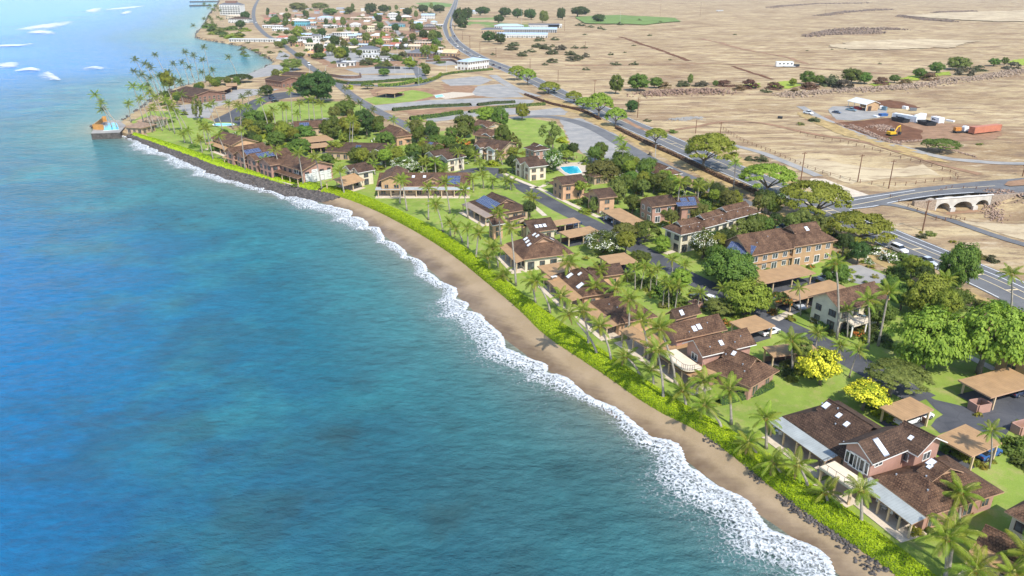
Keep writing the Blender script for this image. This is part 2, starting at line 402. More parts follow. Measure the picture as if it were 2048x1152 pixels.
ZZ = SEA+.05+bz*1.6+hump*(.7+.6*fbm(uu/3, dd/3, 95))+np.clip(Fo, 0, 1)*.38*(fbm(uu/.9, dd/.9, 97, 3))
rock = sstep(215, 235, yy0)[None, :].repeat(ND, 0)
ZZ = np.maximum(ZZ, SEA+.04)
m, t, b = nodes('sea_foam'); L = t.links; p = geo_pos(t)
a = N(t, 'ShaderNodeAttribute', attribute_name='foam')
n1 = noise(t, p, 2.2, 7, .7); vo = N(t, 'ShaderNodeTexVoronoi'); vo.feature = 'DISTANCE_TO_EDGE'; vo.inputs['Scale'].default_value = 1.5
dis = N(t, 'ShaderNodeVectorMath', operation='MULTIPLY_ADD'); nz = N(t, 'ShaderNodeTexNoise'); nz.inputs['Scale'].default_value = .9; L.new(p, nz.inputs['Vector'])
L.new(nz.outputs['Color'], dis.inputs[0]); dis.inputs[1].default_value = (1.6, 1.6, 0); L.new(p, dis.inputs[2]); L.new(dis.outputs[0], vo.inputs['Vector'])
web = ramp(t, vo.outputs['Distance'], [(0, (1, 1, 1)), (.30, (0, 0, 0))]).outputs[0]
s1 = N(t, 'ShaderNodeMath', operation='MULTIPLY_ADD'); L.new(web, s1.inputs[0]); s1.inputs[1].default_value = .34; L.new(a.outputs['Fac'], s1.inputs[2])
s2 = N(t, 'ShaderNodeMath', operation='MULTIPLY_ADD'); L.new(n1, s2.inputs[0]); s2.inputs[1].default_value = .9; L.new(s1.outputs[0], s2.inputs[2])
al = ramp(t, s2.outputs[0], [(.80, (0, 0, 0)), (1.0, (1, 1, 1))])
mr = N(t, 'ShaderNodeMapRange'); mr.inputs[1].default_value = .98; mr.inputs[2].default_value = 1.42; L.new(s2.outputs[0], mr.inputs[0])
L.new(mr.outputs[0], b.inputs['Alpha'])
L.new(ramp(t, n1, [(.36, (.33, .36, .38)), (.55, (.64, .66, .67))]).outputs[0], b.inputs['Base Color']); b.inputs['Roughness'].default_value = .7
bump(t, b, n1, 1.0, .25); MATS['foam'] = m
tag(link(bpy.data.objects.new('surf', npmesh('surf', np.stack([XX.ravel(), YY.ravel(), ZZ.ravel()], 1), gridfaces(ND, nU), m, True, {'foam': Fo.ravel()}))),
    'white foaming surf breaking along the sandy beach', 'surf', kind='stuff')
# ------------------------------------------------------------------ land surfaces
from mathutils.geometry import delaunay_2d_cdt, tessellate_polygon
def lawnmat():
    m, t, b = nodes('lawn_grass'); L = t.links; p = geo_pos(t)
    n1 = noise(t, p, .11, 5, .65); n2 = noise(t, p, .35, 5, .68); n3 = noise(t, p, 6, 3, .6)
    c = ramp(t, n1, [(.3, (.155, .225, .036)), (.55, (.235, .31, .055)), (.75, (.31, .355, .09))]).outputs[0]
    c = mix(t, ramp(t, n2, [(.50, (0, 0, 0)), (.72, (.75, .75, .75))]).outputs[0], c, (.36, .30, .13))
    c = mix(t, .5, c, ramp(t, n3, [(.3, (.6, .62, .55)), (.7, (1, 1, 1))]).outputs[0], 'MULTIPLY')
    L.new(c, b.inputs['Base Color']); b.inputs['Roughness'].default_value = .9; b.inputs['Specular IOR Level'].default_value = .15
    bump(t, b, n3, .5, .08); return m
def asph(name, c, c2, crack=.3):
    m, t, b = nodes(name); L = t.links; p = geo_pos(t)
    n1 = noise(t, p, .15, 5, .6); n2 = noise(t, p, 5, 4, .7)
    cc = ramp(t, n1, [(.35, c), (.68, c2)]).outputs[0]
    vo = N(t, 'ShaderNodeTexVoronoi'); vo.feature = 'DISTANCE_TO_EDGE'; vo.inputs['Scale'].default_value = .28; L.new(p, vo.inputs['Vector'])
    cc = mix(t, ramp(t, vo.outputs['Distance'], [(0, (crack,)*3), (.03, (0, 0, 0))]).outputs[0], cc, tuple(x*.5 for x in c))
    cc = mix(t, .5, cc, ramp(t, n2, [(.3, (.7, .7, .7)), (.7, (1, 1, 1))]).outputs[0], 'MULTIPLY')
    L.new(cc, b.inputs['Base Color']); b.inputs['Roughness'].default_value = .9; b.inputs['Specular IOR Level'].default_value = .25
    MATS[name] = m; return m
M_lawn = lawnmat()
M_hwy = asph('highway_asphalt', (.12, .12, .125), (.17, .168, .165))
M_road = asph('lane_asphalt', (.062, .064, .072), (.105, .105, .11))
M_pad = asph('grey_gravel', (.24, .235, .225), (.36, .335, .30), .1)
M_conc = mat('pale_concrete', (.56, .47, .36), .85, .18, .7, bmp=.1)
M_white = mat('white_road_paint', (.72, .72, .70), .7, .12, 1.5)
M_yel = mat('cream_road_paint', (.70, .56, .33), .7, .15, 1.5)
M_red = mat('red_brown_soil', (.15, .070, .038), .95, .35, .25, spec=.1, bmp=.5)
M_dirt = mat('brown_dirt', (.29, .175, .105), .95, .3, .2, spec=.1, bmp=.4)
M_gold = mat('golden_dry_grass', (.38, .27, .12), .95, .4, .35, spec=.1, bmp=.4)
def strawmat():
    m, t, b = nodes('pale_dry_straw'); L = t.links; p = geo_pos(t); mp = N(t, 'ShaderNodeMapping'); mp.inputs['Scale'].default_value = (.35, 1, 1); mp.inputs['Rotation'].default_value = (0, 0, .5); L.new(p, mp.inputs[0])
    n1 = noise(t, p, .03, 6, .65); n2 = noise(t, mp.outputs[0], .2, 8, .78)
    c = ramp(t, n1, [(.36, (.36, .275, .175)), (.62, (.54, .44, .28))]).outputs[0]; c = mix(t, ramp(t, n2, [(.5, (0, 0, 0)), (.62, (.7, .7, .7))]).outputs[0], c, (.24, .165, .105))
    L.new(c, b.inputs['Base Color']); b.inputs['Roughness'].default_value = .95; b.inputs['Specular IOR Level'].default_value = .1; bump(t, b, n2, .7, .6); return m
M_pale = strawmat()
M_grnfield = mat('sports_turf', (.15, .22, .06), .95, .2, .05, spec=.1)
def clean(poly):
    a = sum(p[0]*q[1]-q[0]*p[1] for p, q in zip(poly, poly[1:]+poly[:1])); return poly if a > 0 else poly[::-1]
def sheet(name, px, m, z=.03, kind='structure', follow=False, world=None, step=6, jag=0):
    poly = clean([tuple(p) for p in (world if world is not None else [G(*p) for p in px])])
    if jag:
        q = []
        for a, b_ in zip(poly, poly[1:]+poly[:1]):
            L_ = math.dist(a, b_); n = max(1, int(L_/3))
            for k in range(n):
                f = k/n; q.append((a[0]+(b_[0]-a[0])*f+random.uniform(-jag, jag), a[1]+(b_[1]-a[1])*f+random.uniform(-jag, jag)))
        poly = q
    if follow:
        xs = [p[0] for p in poly]; ys = [p[1] for p in poly]; ptsv = list(poly); bd = []
        for a, b_ in zip(poly, poly[1:]+poly[:1]):
            n = max(1, int(math.dist(a, b_)/step)); bd += [(a[0]+(b_[0]-a[0])*k/n, a[1]+(b_[1]-a[1])*k/n) for k in range(n)]
        gx, gy = np.meshgrid(np.arange(min(xs), max(xs), step), np.arange(min(ys), max(ys), step))
        gx = gx.ravel(); gy = gy.ravel(); k = inpoly(gx, gy, bd); dd_, _ = pdist(gx, gy, bd+bd[:1]); k &= dd_ > step*.4
        allp = bd+list(zip(gx[k].tolist(), gy[k].tolist())); nb = len(bd)
        r = delaunay_2d_cdt([Vector(p) for p in allp], [(i, (i+1) % nb) for i in range(nb)], [list(range(nb))], 1, 1e-5)
        vx = np.array([v.x for v in r[0]]); vy = np.array([v.y for v in r[0]]); vz = hz(vx, vy)+z
        F = [f for f in r[2]]
        me = bpy.data.meshes.new(name); me.from_pydata(list(zip(vx.tolist(), vy.tolist(), vz.tolist())), [], F)
    else:
        tri = tessellate_polygon([[Vector((p[0], p[1], 0)) for p in poly]])
        me = bpy.data.meshes.new(name); F = []
        for a, b_, c_ in tri:
            A, B, C_ = poly[a], poly[b_], poly[c_]; s_ = (B[0]-A[0])*(C_[1]-A[1])-(B[1]-A[1])*(C_[0]-A[0]); F.append((a, b_, c_) if s_ > 0 else (a, c_, b_))
        me.from_pydata([(x_, y_, z) for x_, y_ in poly], [], F)
    me.materials.append(m); me.update()
    o = link(bpy.data.objects.new(name, me)); return tag(o, kind=kind) if kind else o
def strip(name, px, width, m, z=.06, kind='structure', parent=None, off=0.0, follow=False, world=None, step=4, dash=None, thick=0):
    P = world if world is not None else smooth([G(*p) for p in px], step)
    T = np.gradient(P, axis=0); T /= np.linalg.norm(T, axis=1)[:, None]+1e-9; Nn = np.stack([-T[:, 1], T[:, 0]], 1)
    wd = np.interp(np.linspace(0, 1, len(P)), np.linspace(0, 1, len(aslist(width))), aslist(width))[:, None]
    A = P+Nn*(off+wd/2); B = P+Nn*(off-wd/2)
    za = hz(A[:, 0], A[:, 1])+z if follow else np.full(len(P), z); zb = hz(B[:, 0], B[:, 1])+z if follow else np.full(len(P), z)
    mb = MB(); s = 0
    for i in range(len(P)-1):
        s0 = s; s += np.linalg.norm(P[i+1]-P[i])
        if dash and (s0 % (dash[0]+dash[1])) > dash[0]: continue
        q = [(*B[i], zb[i]), (*B[i+1], zb[i+1]), (*A[i+1], za[i+1]), (*A[i], za[i])]
        mb.face(q)
    o = mb.build(name, m, parent, uv=False); return tag(o, kind=kind) if kind else o

HEDGPOLY = [tuple(p) for p in HD[::6]]
# main lawn of the beach-house grounds
Lm = [tuple(q) for q in (TB*.75+HD*.25)[8:-40:8]]
inner = [G(*p) for p in [(262,244),(300,222),(360,222),(420,240),(470,262),(540,262),(660,252),(760,252),(800,262),(850,268),(930,255),(985,240),(1060,236),(1110,245),(1128,262),(1140,300),(1200,322),
    (1290,345),(1390,378),(1440,398),(1520,432),(1600,470),(1680,508),(1700,530),(1780,545),(1850,575),(1940,612),(2048,650),(2300,760),(2500,1000),(2500,1400)]]
sheet('lawn', None, M_lawn, .03, world=Lm+inner)
sheet('lawn', [(497,247),(500,236),(515,215),(530,209),(560,203),(640,203),(690,203),(735,214),(722,228),(650,236),(560,247)], M_lawn, .034)
sheet('lawn', [(727,198),(775,188),(825,180),(850,184),(870,191),(825,203),(750,210)], M_lawn, .034)
# highway with markings
hw = strip('highway', None, [13.5]*9+[15, 20, 22, 20], M_hwy, .06, world=HW)
strip('edge_line', None, .25, M_white, .085, None, hw, 6.2, world=HW[2:-40]); strip('edge_line', None, .25, M_white, .085, None, hw, -6.2, world=HW[2:-40])
seg = smooth([G(*p) for p in HWY], 1.5)
nseg = len(seg); d0 = pdist(np.array([G(1432,325)[0]]), np.array([G(1432,325)[1]]), seg)
kk = int(np.argmin(np.hypot(seg[:, 0]-G(1300,266)[0], seg[:, 1]-G(1300,266)[1])))
strip('median_line', None, .22, M_yel, .085, None, hw, .9+.6, world=seg[:kk]); strip('median_line', None, .22, M_yel, .085, None, hw, -1.5+.0, world=seg[:kk])
strip('median_line', None, .3, M_yel, .085, None, hw, 0, world=seg[kk:-60])
bar = MB()
for i in range(4, kk, 6):
    p = seg[i]; d = seg[i+1]-seg[i]; a = math.atan2(d[1], d[0]); bar.box((p[0], p[1], .086), (.45, 2.9, .006), a)
bar.build('median_bars', M_yel, hw, uv=False)
k2 = int(np.argmin(np.hypot(seg[:, 0]-G(1690,437)[0], seg[:, 1]-G(1690,437)[1])))
strip('lane_line', None, .25, M_white, .085, None, hw, -3.5, world=seg[:k2], dash=(9, 0)); strip('lane_line', None, .2, M_white, .085, None, hw, -4.0, world=seg[20:k2-20], dash=(12, 6))
isl = [(899,74),(904,72),(899,58),(899,47),(903,33),(899,36),(895,47),(895,59)]
sheet('median_island', isl, M_gold, .12)
# the side road over the arches, with the roundabout stub
sr = [(1686,421),(1746,415),(1801,403),(1868,392),(1948,386),(1998,386),(2048,393),(2200,405),(2200,340),(2048,356),(1961,363),(1836,376),(1748,389),(1691,397),(1660,405)]
side = sheet('side_road', sr, M_hwy, .09)
strip('centre_line', [(1700,412),(1752,402),(1810,390),(1880,380),(1960,374),(1990,372)], .3, M_yel, .10, None, side)
strip('lane_line', [(1695,403),(1745,394),(1830,381)], .3, M_white, .10, None, side, dash=(60, 0))
strip('edge_line', [(1700,418),(1746,413),(1801,401),(1868,391),(1948,385)], .3, M_white, .10, None, side)
sheet('roundabout_island', [(2008,371),(2016,364),(2048,360),(2080,362),(2080,372),(2048,372),(2020,374)], M_dirt, .3)
sheet('concrete_apron', [(1622,357),(1650,358),(1686,372),(1740,391),(1690,397),(1660,398),(1630,384),(1608,372)], M_conc, .07)
strip('bike_path', [(1750,408),(1790,411),(1840,423),(1886,436),(1986,471),(2048,490),(2150,520)], 3.0, M_hwy, .12, follow=True)
strip('access_path', [(1440,284),(1465,290),(1525,307),(1590,333),(1637,353)], 3.6, M_pad, .1, follow=True)
strip('dirt_road', [(1600,215),(1650,240),(1696,257),(1743,280),(1786,293),(1861,311),(1926,322),(2048,329),(2200,332)], 4.5, M_pad, .12, follow=True)
strip('dirt_track', [(1240,235),(1300,262),(1380,255),(1450,243),(1520,245),(1600,262),(1720,285),(1880,330),(1960,350)], 3.0, M_dirt, .10, follow=True)
strip('dirt_track', [(1130,130),(1250,130),(1400,128),(1550,132),(1640,138),(1800,150)], 5, M_dirt, .10, follow=True)
strip('dirt_track', [(1240,75),(1290,92),(1340,108),(1378,122)], 5, M_red, .10, follow=True)
strip('dirt_track', [(1400,80),(1480,100),(1560,112),(1620,128)], 5, M_dirt, .10, follow=True)
strip('dirt_track', [(1465,132),(1510,148),(1545,160)], 3.5, M_red, .10, follow=True)
# soil yard with gravel apron, grass patches of other colours
sheet('soil_yard', [(1600,240),(1660,232),(1700,246),(1760,240),(1800,236),(1880,246),(1960,250),(2010,262),(1990,280),(1900,285),(1850,288),(1780,287),(1730,275),(1690,255),(1640,245)], M_dirt, .10, follow=True, jag=1.2)
sheet('dug_soil', [(1668,246),(1720,242),(1775,236),(1800,248),(1845,262),(1842,282),(1800,287),(1760,280),(1715,264)], M_red, .17, follow=True, jag=.6)
sheet('dug_soil', [(1745,203),(1780,202),(1830,212),(1840,217),(1790,218),(1760,212)], M_red, .17, follow=True, jag=.6)
sheet('gravel_apron', [(1655,222),(1665,214),(1720,216),(1775,220),(1768,234),(1710,242),(1672,240)], M_pad, .16, follow=True, jag=.3)
sheet('straw_patch', [(1650,95),(1760,86),(1850,82),(1960,86),(1900,98),(1780,104),(1690,104)], M_pale, .5, follow=True, jag=5, step=8)
sheet('straw_patch', [(1800,32),(1900,26),(2048,22),(2150,22),(2150,45),(2000,46),(1900,40)], M_pale, .9, follow=True, jag=8, step=12)
sheet('straw_patch', [(1540,320),(1640,345),(1700,368),(1800,352),(1880,350),(1850,330),(1780,340),(1700,330),(1620,318)], M_pale, .06, follow=True, jag=1.5)
sheet('straw_patch', [(1720,400),(1860,408),(1980,430),(2048,440),(2200,470),(2200,520),(2048,480),(1900,436),(1800,412)], M_pale, .05, follow=True, jag=1)
sheet('gold_grass', [(1590,225),(1640,236),(1690,256),(1760,285),(1860,312),(1900,326),(1850,322),(1760,296),(1690,272),(1620,244)], M_gold, .13, follow=True, jag=1)
sheet('gold_grass', [(1280,262),(1310,272),(1430,316),(1500,345),(1600,378),(1620,372),(1560,350),(1470,310),(1380,285),(1310,262)], M_gold, .04, follow=True, jag=.6)
sheet('gold_grass', [(1090,196),(1130,203),(1180,225),(1230,255),(1330,300),(1420,345),(1500,380),(1500,384),(1440,372),(1340,322),(1230,268),(1150,226),(1080,205)], M_gold, .03, jag=.6)
sheet('gold_grass', [(1560,420),(1640,445),(1740,490),(1850,545),(1960,590),(2048,630),(2048,660),(1930,610),(1830,566),(1740,520),(1640,478),(1560,440)], M_gold, .05, jag=.6)
# the lanes of the grounds
LANE = [(905,352),(950,340),(985,339),(1007,353),(1037,369),(1075,391),(1125,419),(1172,442),(1212,462),(1250,484),(1300,511),(1350,541),(1400,566),(1437,583),(1475,603),(1525,631),(1562,650),(1600,668),(1641,688),(1691,714),(1726,733),(1760,752),(1798,774),(1848,800)]
strip('lane', LANE, [5.6, 6, 6, 6, 6, 6], M_road, .06)
sheet('parking_court', [(1836,782),(1870,800),(1905,808),(1938,816),(1960,822),(1985,812),(2048,787),(2120,760),(2200,800),(2140,850),(2048,846),(2022,856),(2003,882),(1975,868),(1932,852),(1880,868),(1862,852),(1872,838),(1886,830),(1870,818)], M_road, .067)
sheet('parking_court', [(1198,436),(1216,428),(1290,462),(1300,480),(1262,488),(1232,470)], M_road, .064)
sheet('parking_court', [(1500,590),(1512,575),(1630,553),(1665,560),(1645,570),(1560,592),(1522,610)], M_road, .064)
sheet('parking_court', [(1385,592),(1410,586),(1460,604),(1480,612),(1440,625),(1395,612)], M_road, .064)
sheet('parking_court', [(1640,548),(1665,535),(1720,530),(1776,553),(1770,565),(1725,570)], M_pad, .064)
sheet('parking_court', [(1150,450),(1200,466),(1230,486),(1200,492),(1140,470)], M_road, .064)
for px, wd in (([(1003,345),(1040,362),(1080,378),(1120,398),(1175,424),(1200,436)], 1.6), ([(1058,410),(1068,413),(1090,432)], 1.5), ([(1060,376),(1082,374),(1090,370)], 1.6),
               ([(1330,508),(1350,502),(1385,496),(1460,478)], 1.6), ([(1550,640),(1575,628),(1600,618),(1618,610)], 1.8), ([(1612,530),(1640,520),(1670,512)], 1.8),
               ([(1905,700),(1940,715),(1990,740)], 1.7), ([(1610,722),(1650,735),(1690,760)], .01)):
    if wd > .1: strip('footpath', px, wd, M_conc, .075)
# promenade strips in front of the lanais
# front street and the entrance drives
strip('street', [(520,-6),(511,10),(507,26),(510,45),(530,68),(556,83),(588,106),(618,132),(642,148),(672,166),(702,190),(738,213),(776,233),(808,249),(838,267),(858,282),(868,300)], [9, 8, 7.5, 7.5, 7, 6.5, 6, 6], M_hwy, .07)
sheet('parking_court', [(440,250),(425,240),(455,226),(480,212),(510,198),(550,186),(580,183),(612,192),(575,196),(535,204),(516,216),(500,238),(482,252)], M_road, .05)
strip('lane', [(530,252),(545,256),(600,250),(640,243),(655,236)], 4.5, M_pad, .05)
strip('lane', [(672,166),(760,172),(820,172),(850,165),(878,152)], 7, M_hwy, .066)
strip('lane', [(820,130),(835,140),(840,150),(850,163)], 7, M_hwy, .064)
strip('lane', [(985,150),(1000,160),(1035,180),(1075,193)], 6, M_pad, .064)
strip('lane', [(1020,236),(1080,233),(1130,238),(1190,258),(1260,298),(1320,330),(1380,358),(1440,385),(1500,412)], 6.5, M_hwy, .066)
strip('lane', [(690,60),(720,68),(790,78),(880,84)], 6, M_pad, .06)
strip('lane', [(770,40),(800,70),(815,100),(822,130)], 6, M_pad, .062)
for q in ([(440,212),(470,200),(520,188),(560,178),(480,178),(420,190),(395,205),(420,215)], [(330,215),(400,205),(430,215),(420,236),(380,236)], [(470,160),(540,130),(590,128),(600,140),(540,152)],
          [(650,150),(760,150),(850,150),(820,160),(700,162)], [(740,212),(860,200),(980,196),(1070,200),(1060,208),(960,212),(830,218),(760,222)], [(840,230),(940,222),(1000,216),(1060,218),(1060,228),(960,232),(860,245)],
          [(1055,222),(1120,215),(1135,224),(1130,230),(1060,232)], [(1120,240),(1160,236),(1230,268),(1300,320),(1290,345),(1230,352),(1190,338),(1170,310),(1140,285)], [(880,160),(960,152),(985,160),(960,170),(900,172)],
          [(955,172),(1000,168),(1030,182),(1050,194),(1000,196),(940,190)], [(690,138),(780,132),(850,136),(850,146),(720,148)], [(860,100),(905,118),(930,128),(880,132),(850,125)], [(620,104),(700,96),(770,104),(820,112),(760,124),(660,124)],
          [(560,100),(580,110),(575,122),(552,118)], [(640,68),(690,66),(720,74),(690,82),(640,80)]):
    sheet('gravel_lot', q, M_pad, .04, jag=.5)
for q in ([(740,180),(760,176),(860,176),(900,185),(870,196),(800,215),(760,216)], [(880,168),(960,172),(1010,185),(1000,193),(900,196)], [(800,222),(1000,208),(1090,210),(1040,216),(930,220),(830,232)],
          [(610,110),(700,108),(840,118),(850,130),(760,132),(660,136)], [(700,60),(860,62),(880,100),(800,98),(700,90)], [(520,30),(700,24),(850,30),(870,55),(700,55),(560,60)], [(430,190),(470,185),(560,170),(640,160),(660,170),(600,180)]):
    sheet('bare_lot', q, M_dirt, .026, jag=1.5)
sheet('sports_field', [(935,36),(990,34),(1010,46),(1000,54),(930,55)], M_grnfield, .05)
sheet('sports_field', [(1010,42),(1060,38),(1100,46),(1060,54),(1010,54)], M_grnfield, .05)
sheet('sports_field', [(1150,36),(1240,32),(1350,38),(1362,46),(1290,52),(1170,50)], M_grnfield, 1.0, follow=True, step=20)
sheet('sports_field', [(830,6),(870,4),(905,8),(900,14),(850,14)], M_grnfield, .05)
for q in ([(1540,168),(1580,162),(1610,170),(1575,178),(1545,176)], [(1800,160),(1850,146),(1900,142),(1900,150),(1850,158),(1815,164)], [(2010,126),(2048,116),(2130,112),(2130,124),(2040,132)], [(1470,172),(1520,168),(1520,176),(1480,178)], [(1740,168),(1775,162),(1780,168),(1750,172)]):
    sheet('green_grass', q, mat('lush_gully_grass', (.26, .32, .03), .9, .3, .3, bmp=.5), .25, follow=True, jag=1.2, step=5)
# ------------------------------------------------------------------ building kit
def shakemat(name, c, c2, c3):
    """wooden shakes in courses: UVs are metres along the eave and up the slope"""
    m, t, b = nodes(name); L = t.links; uv = coords(t, 'UV')
    br = N(t, 'ShaderNodeTexBrick'); br.offset = .5; br.inputs['Scale'].default_value = 1
    br.inputs['Brick Width'].default_value = .34; br.inputs['Row Height'].default_value = .36; br.inputs['Mortar Size'].default_value = .05
    br.inputs['Color1'].default_value = (*c, 1); br.inputs['Color2'].default_value = (*c2, 1); br.inputs['Mortar'].default_value = (*[x*.45 for x in c], 1)
    br.inputs['Bias'].default_value = -.1; L.new(uv, br.inputs[0])
    n1 = noise(t, uv, .45, 6, .7); n2 = noise(t, uv, 3.2, 5, .75)
    cc = mix(t, ramp(t, n1, [(.38, (0, 0, 0)), (.72, (.75, .75, .75))]).outputs[0], br.outputs[0], c3)
    cc = mix(t, .9, cc, ramp(t, n2, [(.3, (.25, .25, .26)), (.7, (1.5, 1.42, 1.35))]).outputs[0], 'MULTIPLY')
    L.new(cc, b.inputs['Base Color']); b.inputs['Roughness'].default_value = .85; b.inputs['Specular IOR Level'].default_value = .2
    bump(t, b, br.outputs['Fac'], -.5, .04); MATS[name] = m; return m
def seammat(name, c, period=.45, horiz=True, rough=.55, dark=.7):
    m, t, b = nodes(name); L = t.links; uv = coords(t, 'UV'); sx = N(t, 'ShaderNodeSeparateXYZ'); L.new(uv, sx.inputs[0])
    w_ = N(t, 'ShaderNodeMath', operation='PINGPONG'); L.new(sx.outputs[0 if horiz else 1], w_.inputs[0]); w_.inputs[1].default_value = period/2
    r_ = ramp(t, w_.outputs[0], [(.0, (dark,)*3), (period*.12, (1, 1, 1))]); n1 = noise(t, uv, .6, 5, .6); n2 = noise(t, uv, 7, 3, .6)
    cc = mix(t, 1, r_.outputs[0], ramp(t, n1, [(.3, tuple(x*.82 for x in c)), (.7, tuple(min(1, x*1.12) for x in c))]).outputs[0], 'MULTIPLY')
    cc = mix(t, .3, cc, ramp(t, n2, [(.3, (.6, .6, .6)), (.7, (1, 1, 1))]).outputs[0], 'MULTIPLY')
    L.new(cc, b.inputs['Base Color']); b.inputs['Roughness'].default_value = rough; bump(t, b, w_.outputs[0], .3, .03); MATS[name] = m; return m
R_shake = shakemat('brown_shake_roof', (.070, .038, .025), (.145, .082, .050), (.215, .13, .08))
R_dark = shakemat('dark_shake_roof', (.050, .031, .023), (.105, .064, .043), (.145, .09, .06))
R_tan = seammat('tan_sheet_roof', (.375, .225, .105), .55, False, .8, .82)
R_grey = seammat('grey_metal_roof', (.34, .36, .345), .4, True, .45, .8)
R_white = mat('white_roof', (.58, .58, .56), .6, .15, .2); R_slate = mat('slate_roof', (.12, .125, .14), .8, .2, .5); R_red = mat('red_roof', (.36, .12, .075), .8, .2, .5)
R_blue = mat('pale_blue_roof', (.36, .46, .56), .6, .12, .4); R_beige = mat('beige_roof', (.55, .44, .31), .8, .15, .4)
W_pink = seammat('pink_siding', (.42, .235, .175), .2, False, .8, .75); W_cream = seammat('cream_siding', (.68, .60, .44), .3, True, .8, .85); W_peach = seammat('peach_siding', (.55, .33, .19), .25, True, .8, .85)
W_orange = seammat('orange_siding', (.45, .285, .15), .3, True, .8, .85); W_white = mat('white_wall', (.62, .61, .57), .8, .12, .4); W_brown = mat('brown_wall', (.22, .12, .085), .8, .2, .6)
W_teal = mat('teal_wall', (.12, .36, .42), .7, .12, .5); W_grey = mat('grey_wall', (.36, .36, .36), .8, .15, .5); W_tan = mat('tan_wall', (.46, .34, .22), .8, .15, .6)
T_white = mat('white_trim', (.74, .71, .66), .6, .08, 1); T_tan = mat('tan_trim', (.44, .27, .17), .7, .12, 1); T_dark = mat('dark_trim', (.075, .05, .04), .7, .2, 1)
M_post = mat('cream_post', (.58, .43, .27), .8, .12, 1)
m, t, b = nodes('window_glass'); b.inputs['Base Color'].default_value = (.035, .045, .05, 1); b.inputs['Roughness'].default_value = .12; b.inputs['Specular IOR Level'].default_value = .6
n_ = noise(t, geo_pos(t), .9, 2); t.links.new(ramp(t, n_, [(.4, (.03, .04, .045)), (.62, (.11, .12, .12))]).outputs[0], b.inputs['Base Color']); M_glass = m
m, t, b = nodes('solar_cells'); L = t.links
uv = coords(t, 'UV'); br = N(t, 'ShaderNodeTexBrick'); br.offset = 0; br.inputs['Scale'].default_value = 1; br.inputs['Brick Width'].default_value = .16; br.inputs['Row Height'].default_value = .16; br.inputs['Mortar Size'].default_value = .008
br.inputs['Color1'].default_value = (.02, .035, .10, 1); br.inputs['Color2'].default_value = (.03, .05, .13, 1); br.inputs['Mortar'].default_value = (.25, .28, .33, 1); L.new(uv, br.inputs[0])
L.new(br.outputs[0], b.inputs['Base Color']); b.inputs['Roughness'].default_value = .22; M_solar = m
M_alu = mat('aluminium', (.6, .6, .6), .35, .05, 1, .8); M_sky = mat('skylight_dome', (.72, .74, .76), .25, .06, 2); M_rail = mat('dark_rail', (.05, .05, .055), .5, .1, 1)

def _ring():
    mb = MB()
    for c, s in (((0, -.02, .47), (1, .1, .06)), ((0, -.02, -.47), (1, .1, .06)), ((.47, -.02, 0), (.06, .1, .88)), ((-.47, -.02, 0), (.06, .1, .88)), ((0, -.02, 0), (.05, .08, .88))): mb.box(c, s)
    return mb
WINF = {}
for nm, mm in (('w', T_white), ('t', T_tan), ('d', T_dark)): WINF[nm] = _ring().mesh('window_'+nm, mm, uv=False)
pm = MB(); pm.box((0, 0, 0), (.9, .03, .9)); PANE = pm.mesh('pane', M_glass, uv=False)
sm = MB(); sm.box((0, 0, .06), (1, 1, .12)); sm.box((0, 0, .13), (.86, .86, .03), mi=1); SKYL = sm.mesh('skylight', [M_alu, M_sky], uv=False)
sm = MB(); sm.box((0, 0, .08), (1, 1, .05)); sm.box((0, 0, .106), (.95, .95, .004), mi=1); SOLP = sm.mesh('solar_panel', [M_alu, M_solar])
sm = MB(); sm.tube([(0, 0, -.1), (0, 0, .2)], [.08, .08], 6); sm.tube([(0, 0, .18), (0, 0, .26)], [.14, .09], 6); VENT = sm.mesh('roof_vent', M_alu, uv=False)

WINGS = []
class Wing:
    def __init__(s, h, A, B, C, z, ridge='L', base=0):
        a = Vector(G(*A, z)) if not isinstance(A, Vector) else A; b = Vector(G(*B, z)) if not isinstance(B, Vector) else B
        d = (b-a); Ln = d.length; d.normalize(); n = Vector((-d.y, d.x))
        if isinstance(C, (int, float)): Wd = C; n = n if n.dot(a) > 0 else -n
        else:
            c = Vector(G(*C, z)) if not isinstance(C, Vector) else C; Wd = (c-a).dot(n)
            if Wd < 0: n = -n; Wd = -Wd
        s.h = h; s.z = z; s.base = base
        if ridge == 'W': s.a, s.d, s.n, s.L, s.W = a+d*Ln, n, -d, Wd, Ln
        else: s.a, s.d, s.n, s.L, s.W = a, d, n, Ln, Wd
        s.ridge = ridge; WINGS.append(s)
    def pt(s, l, w_, z): q = s.a+s.d*l+s.n*w_; return (q.x, q.y, z)
    def mid(s): q = s.a+s.d*s.L/2+s.n*s.W/2; return (q.x, q.y)

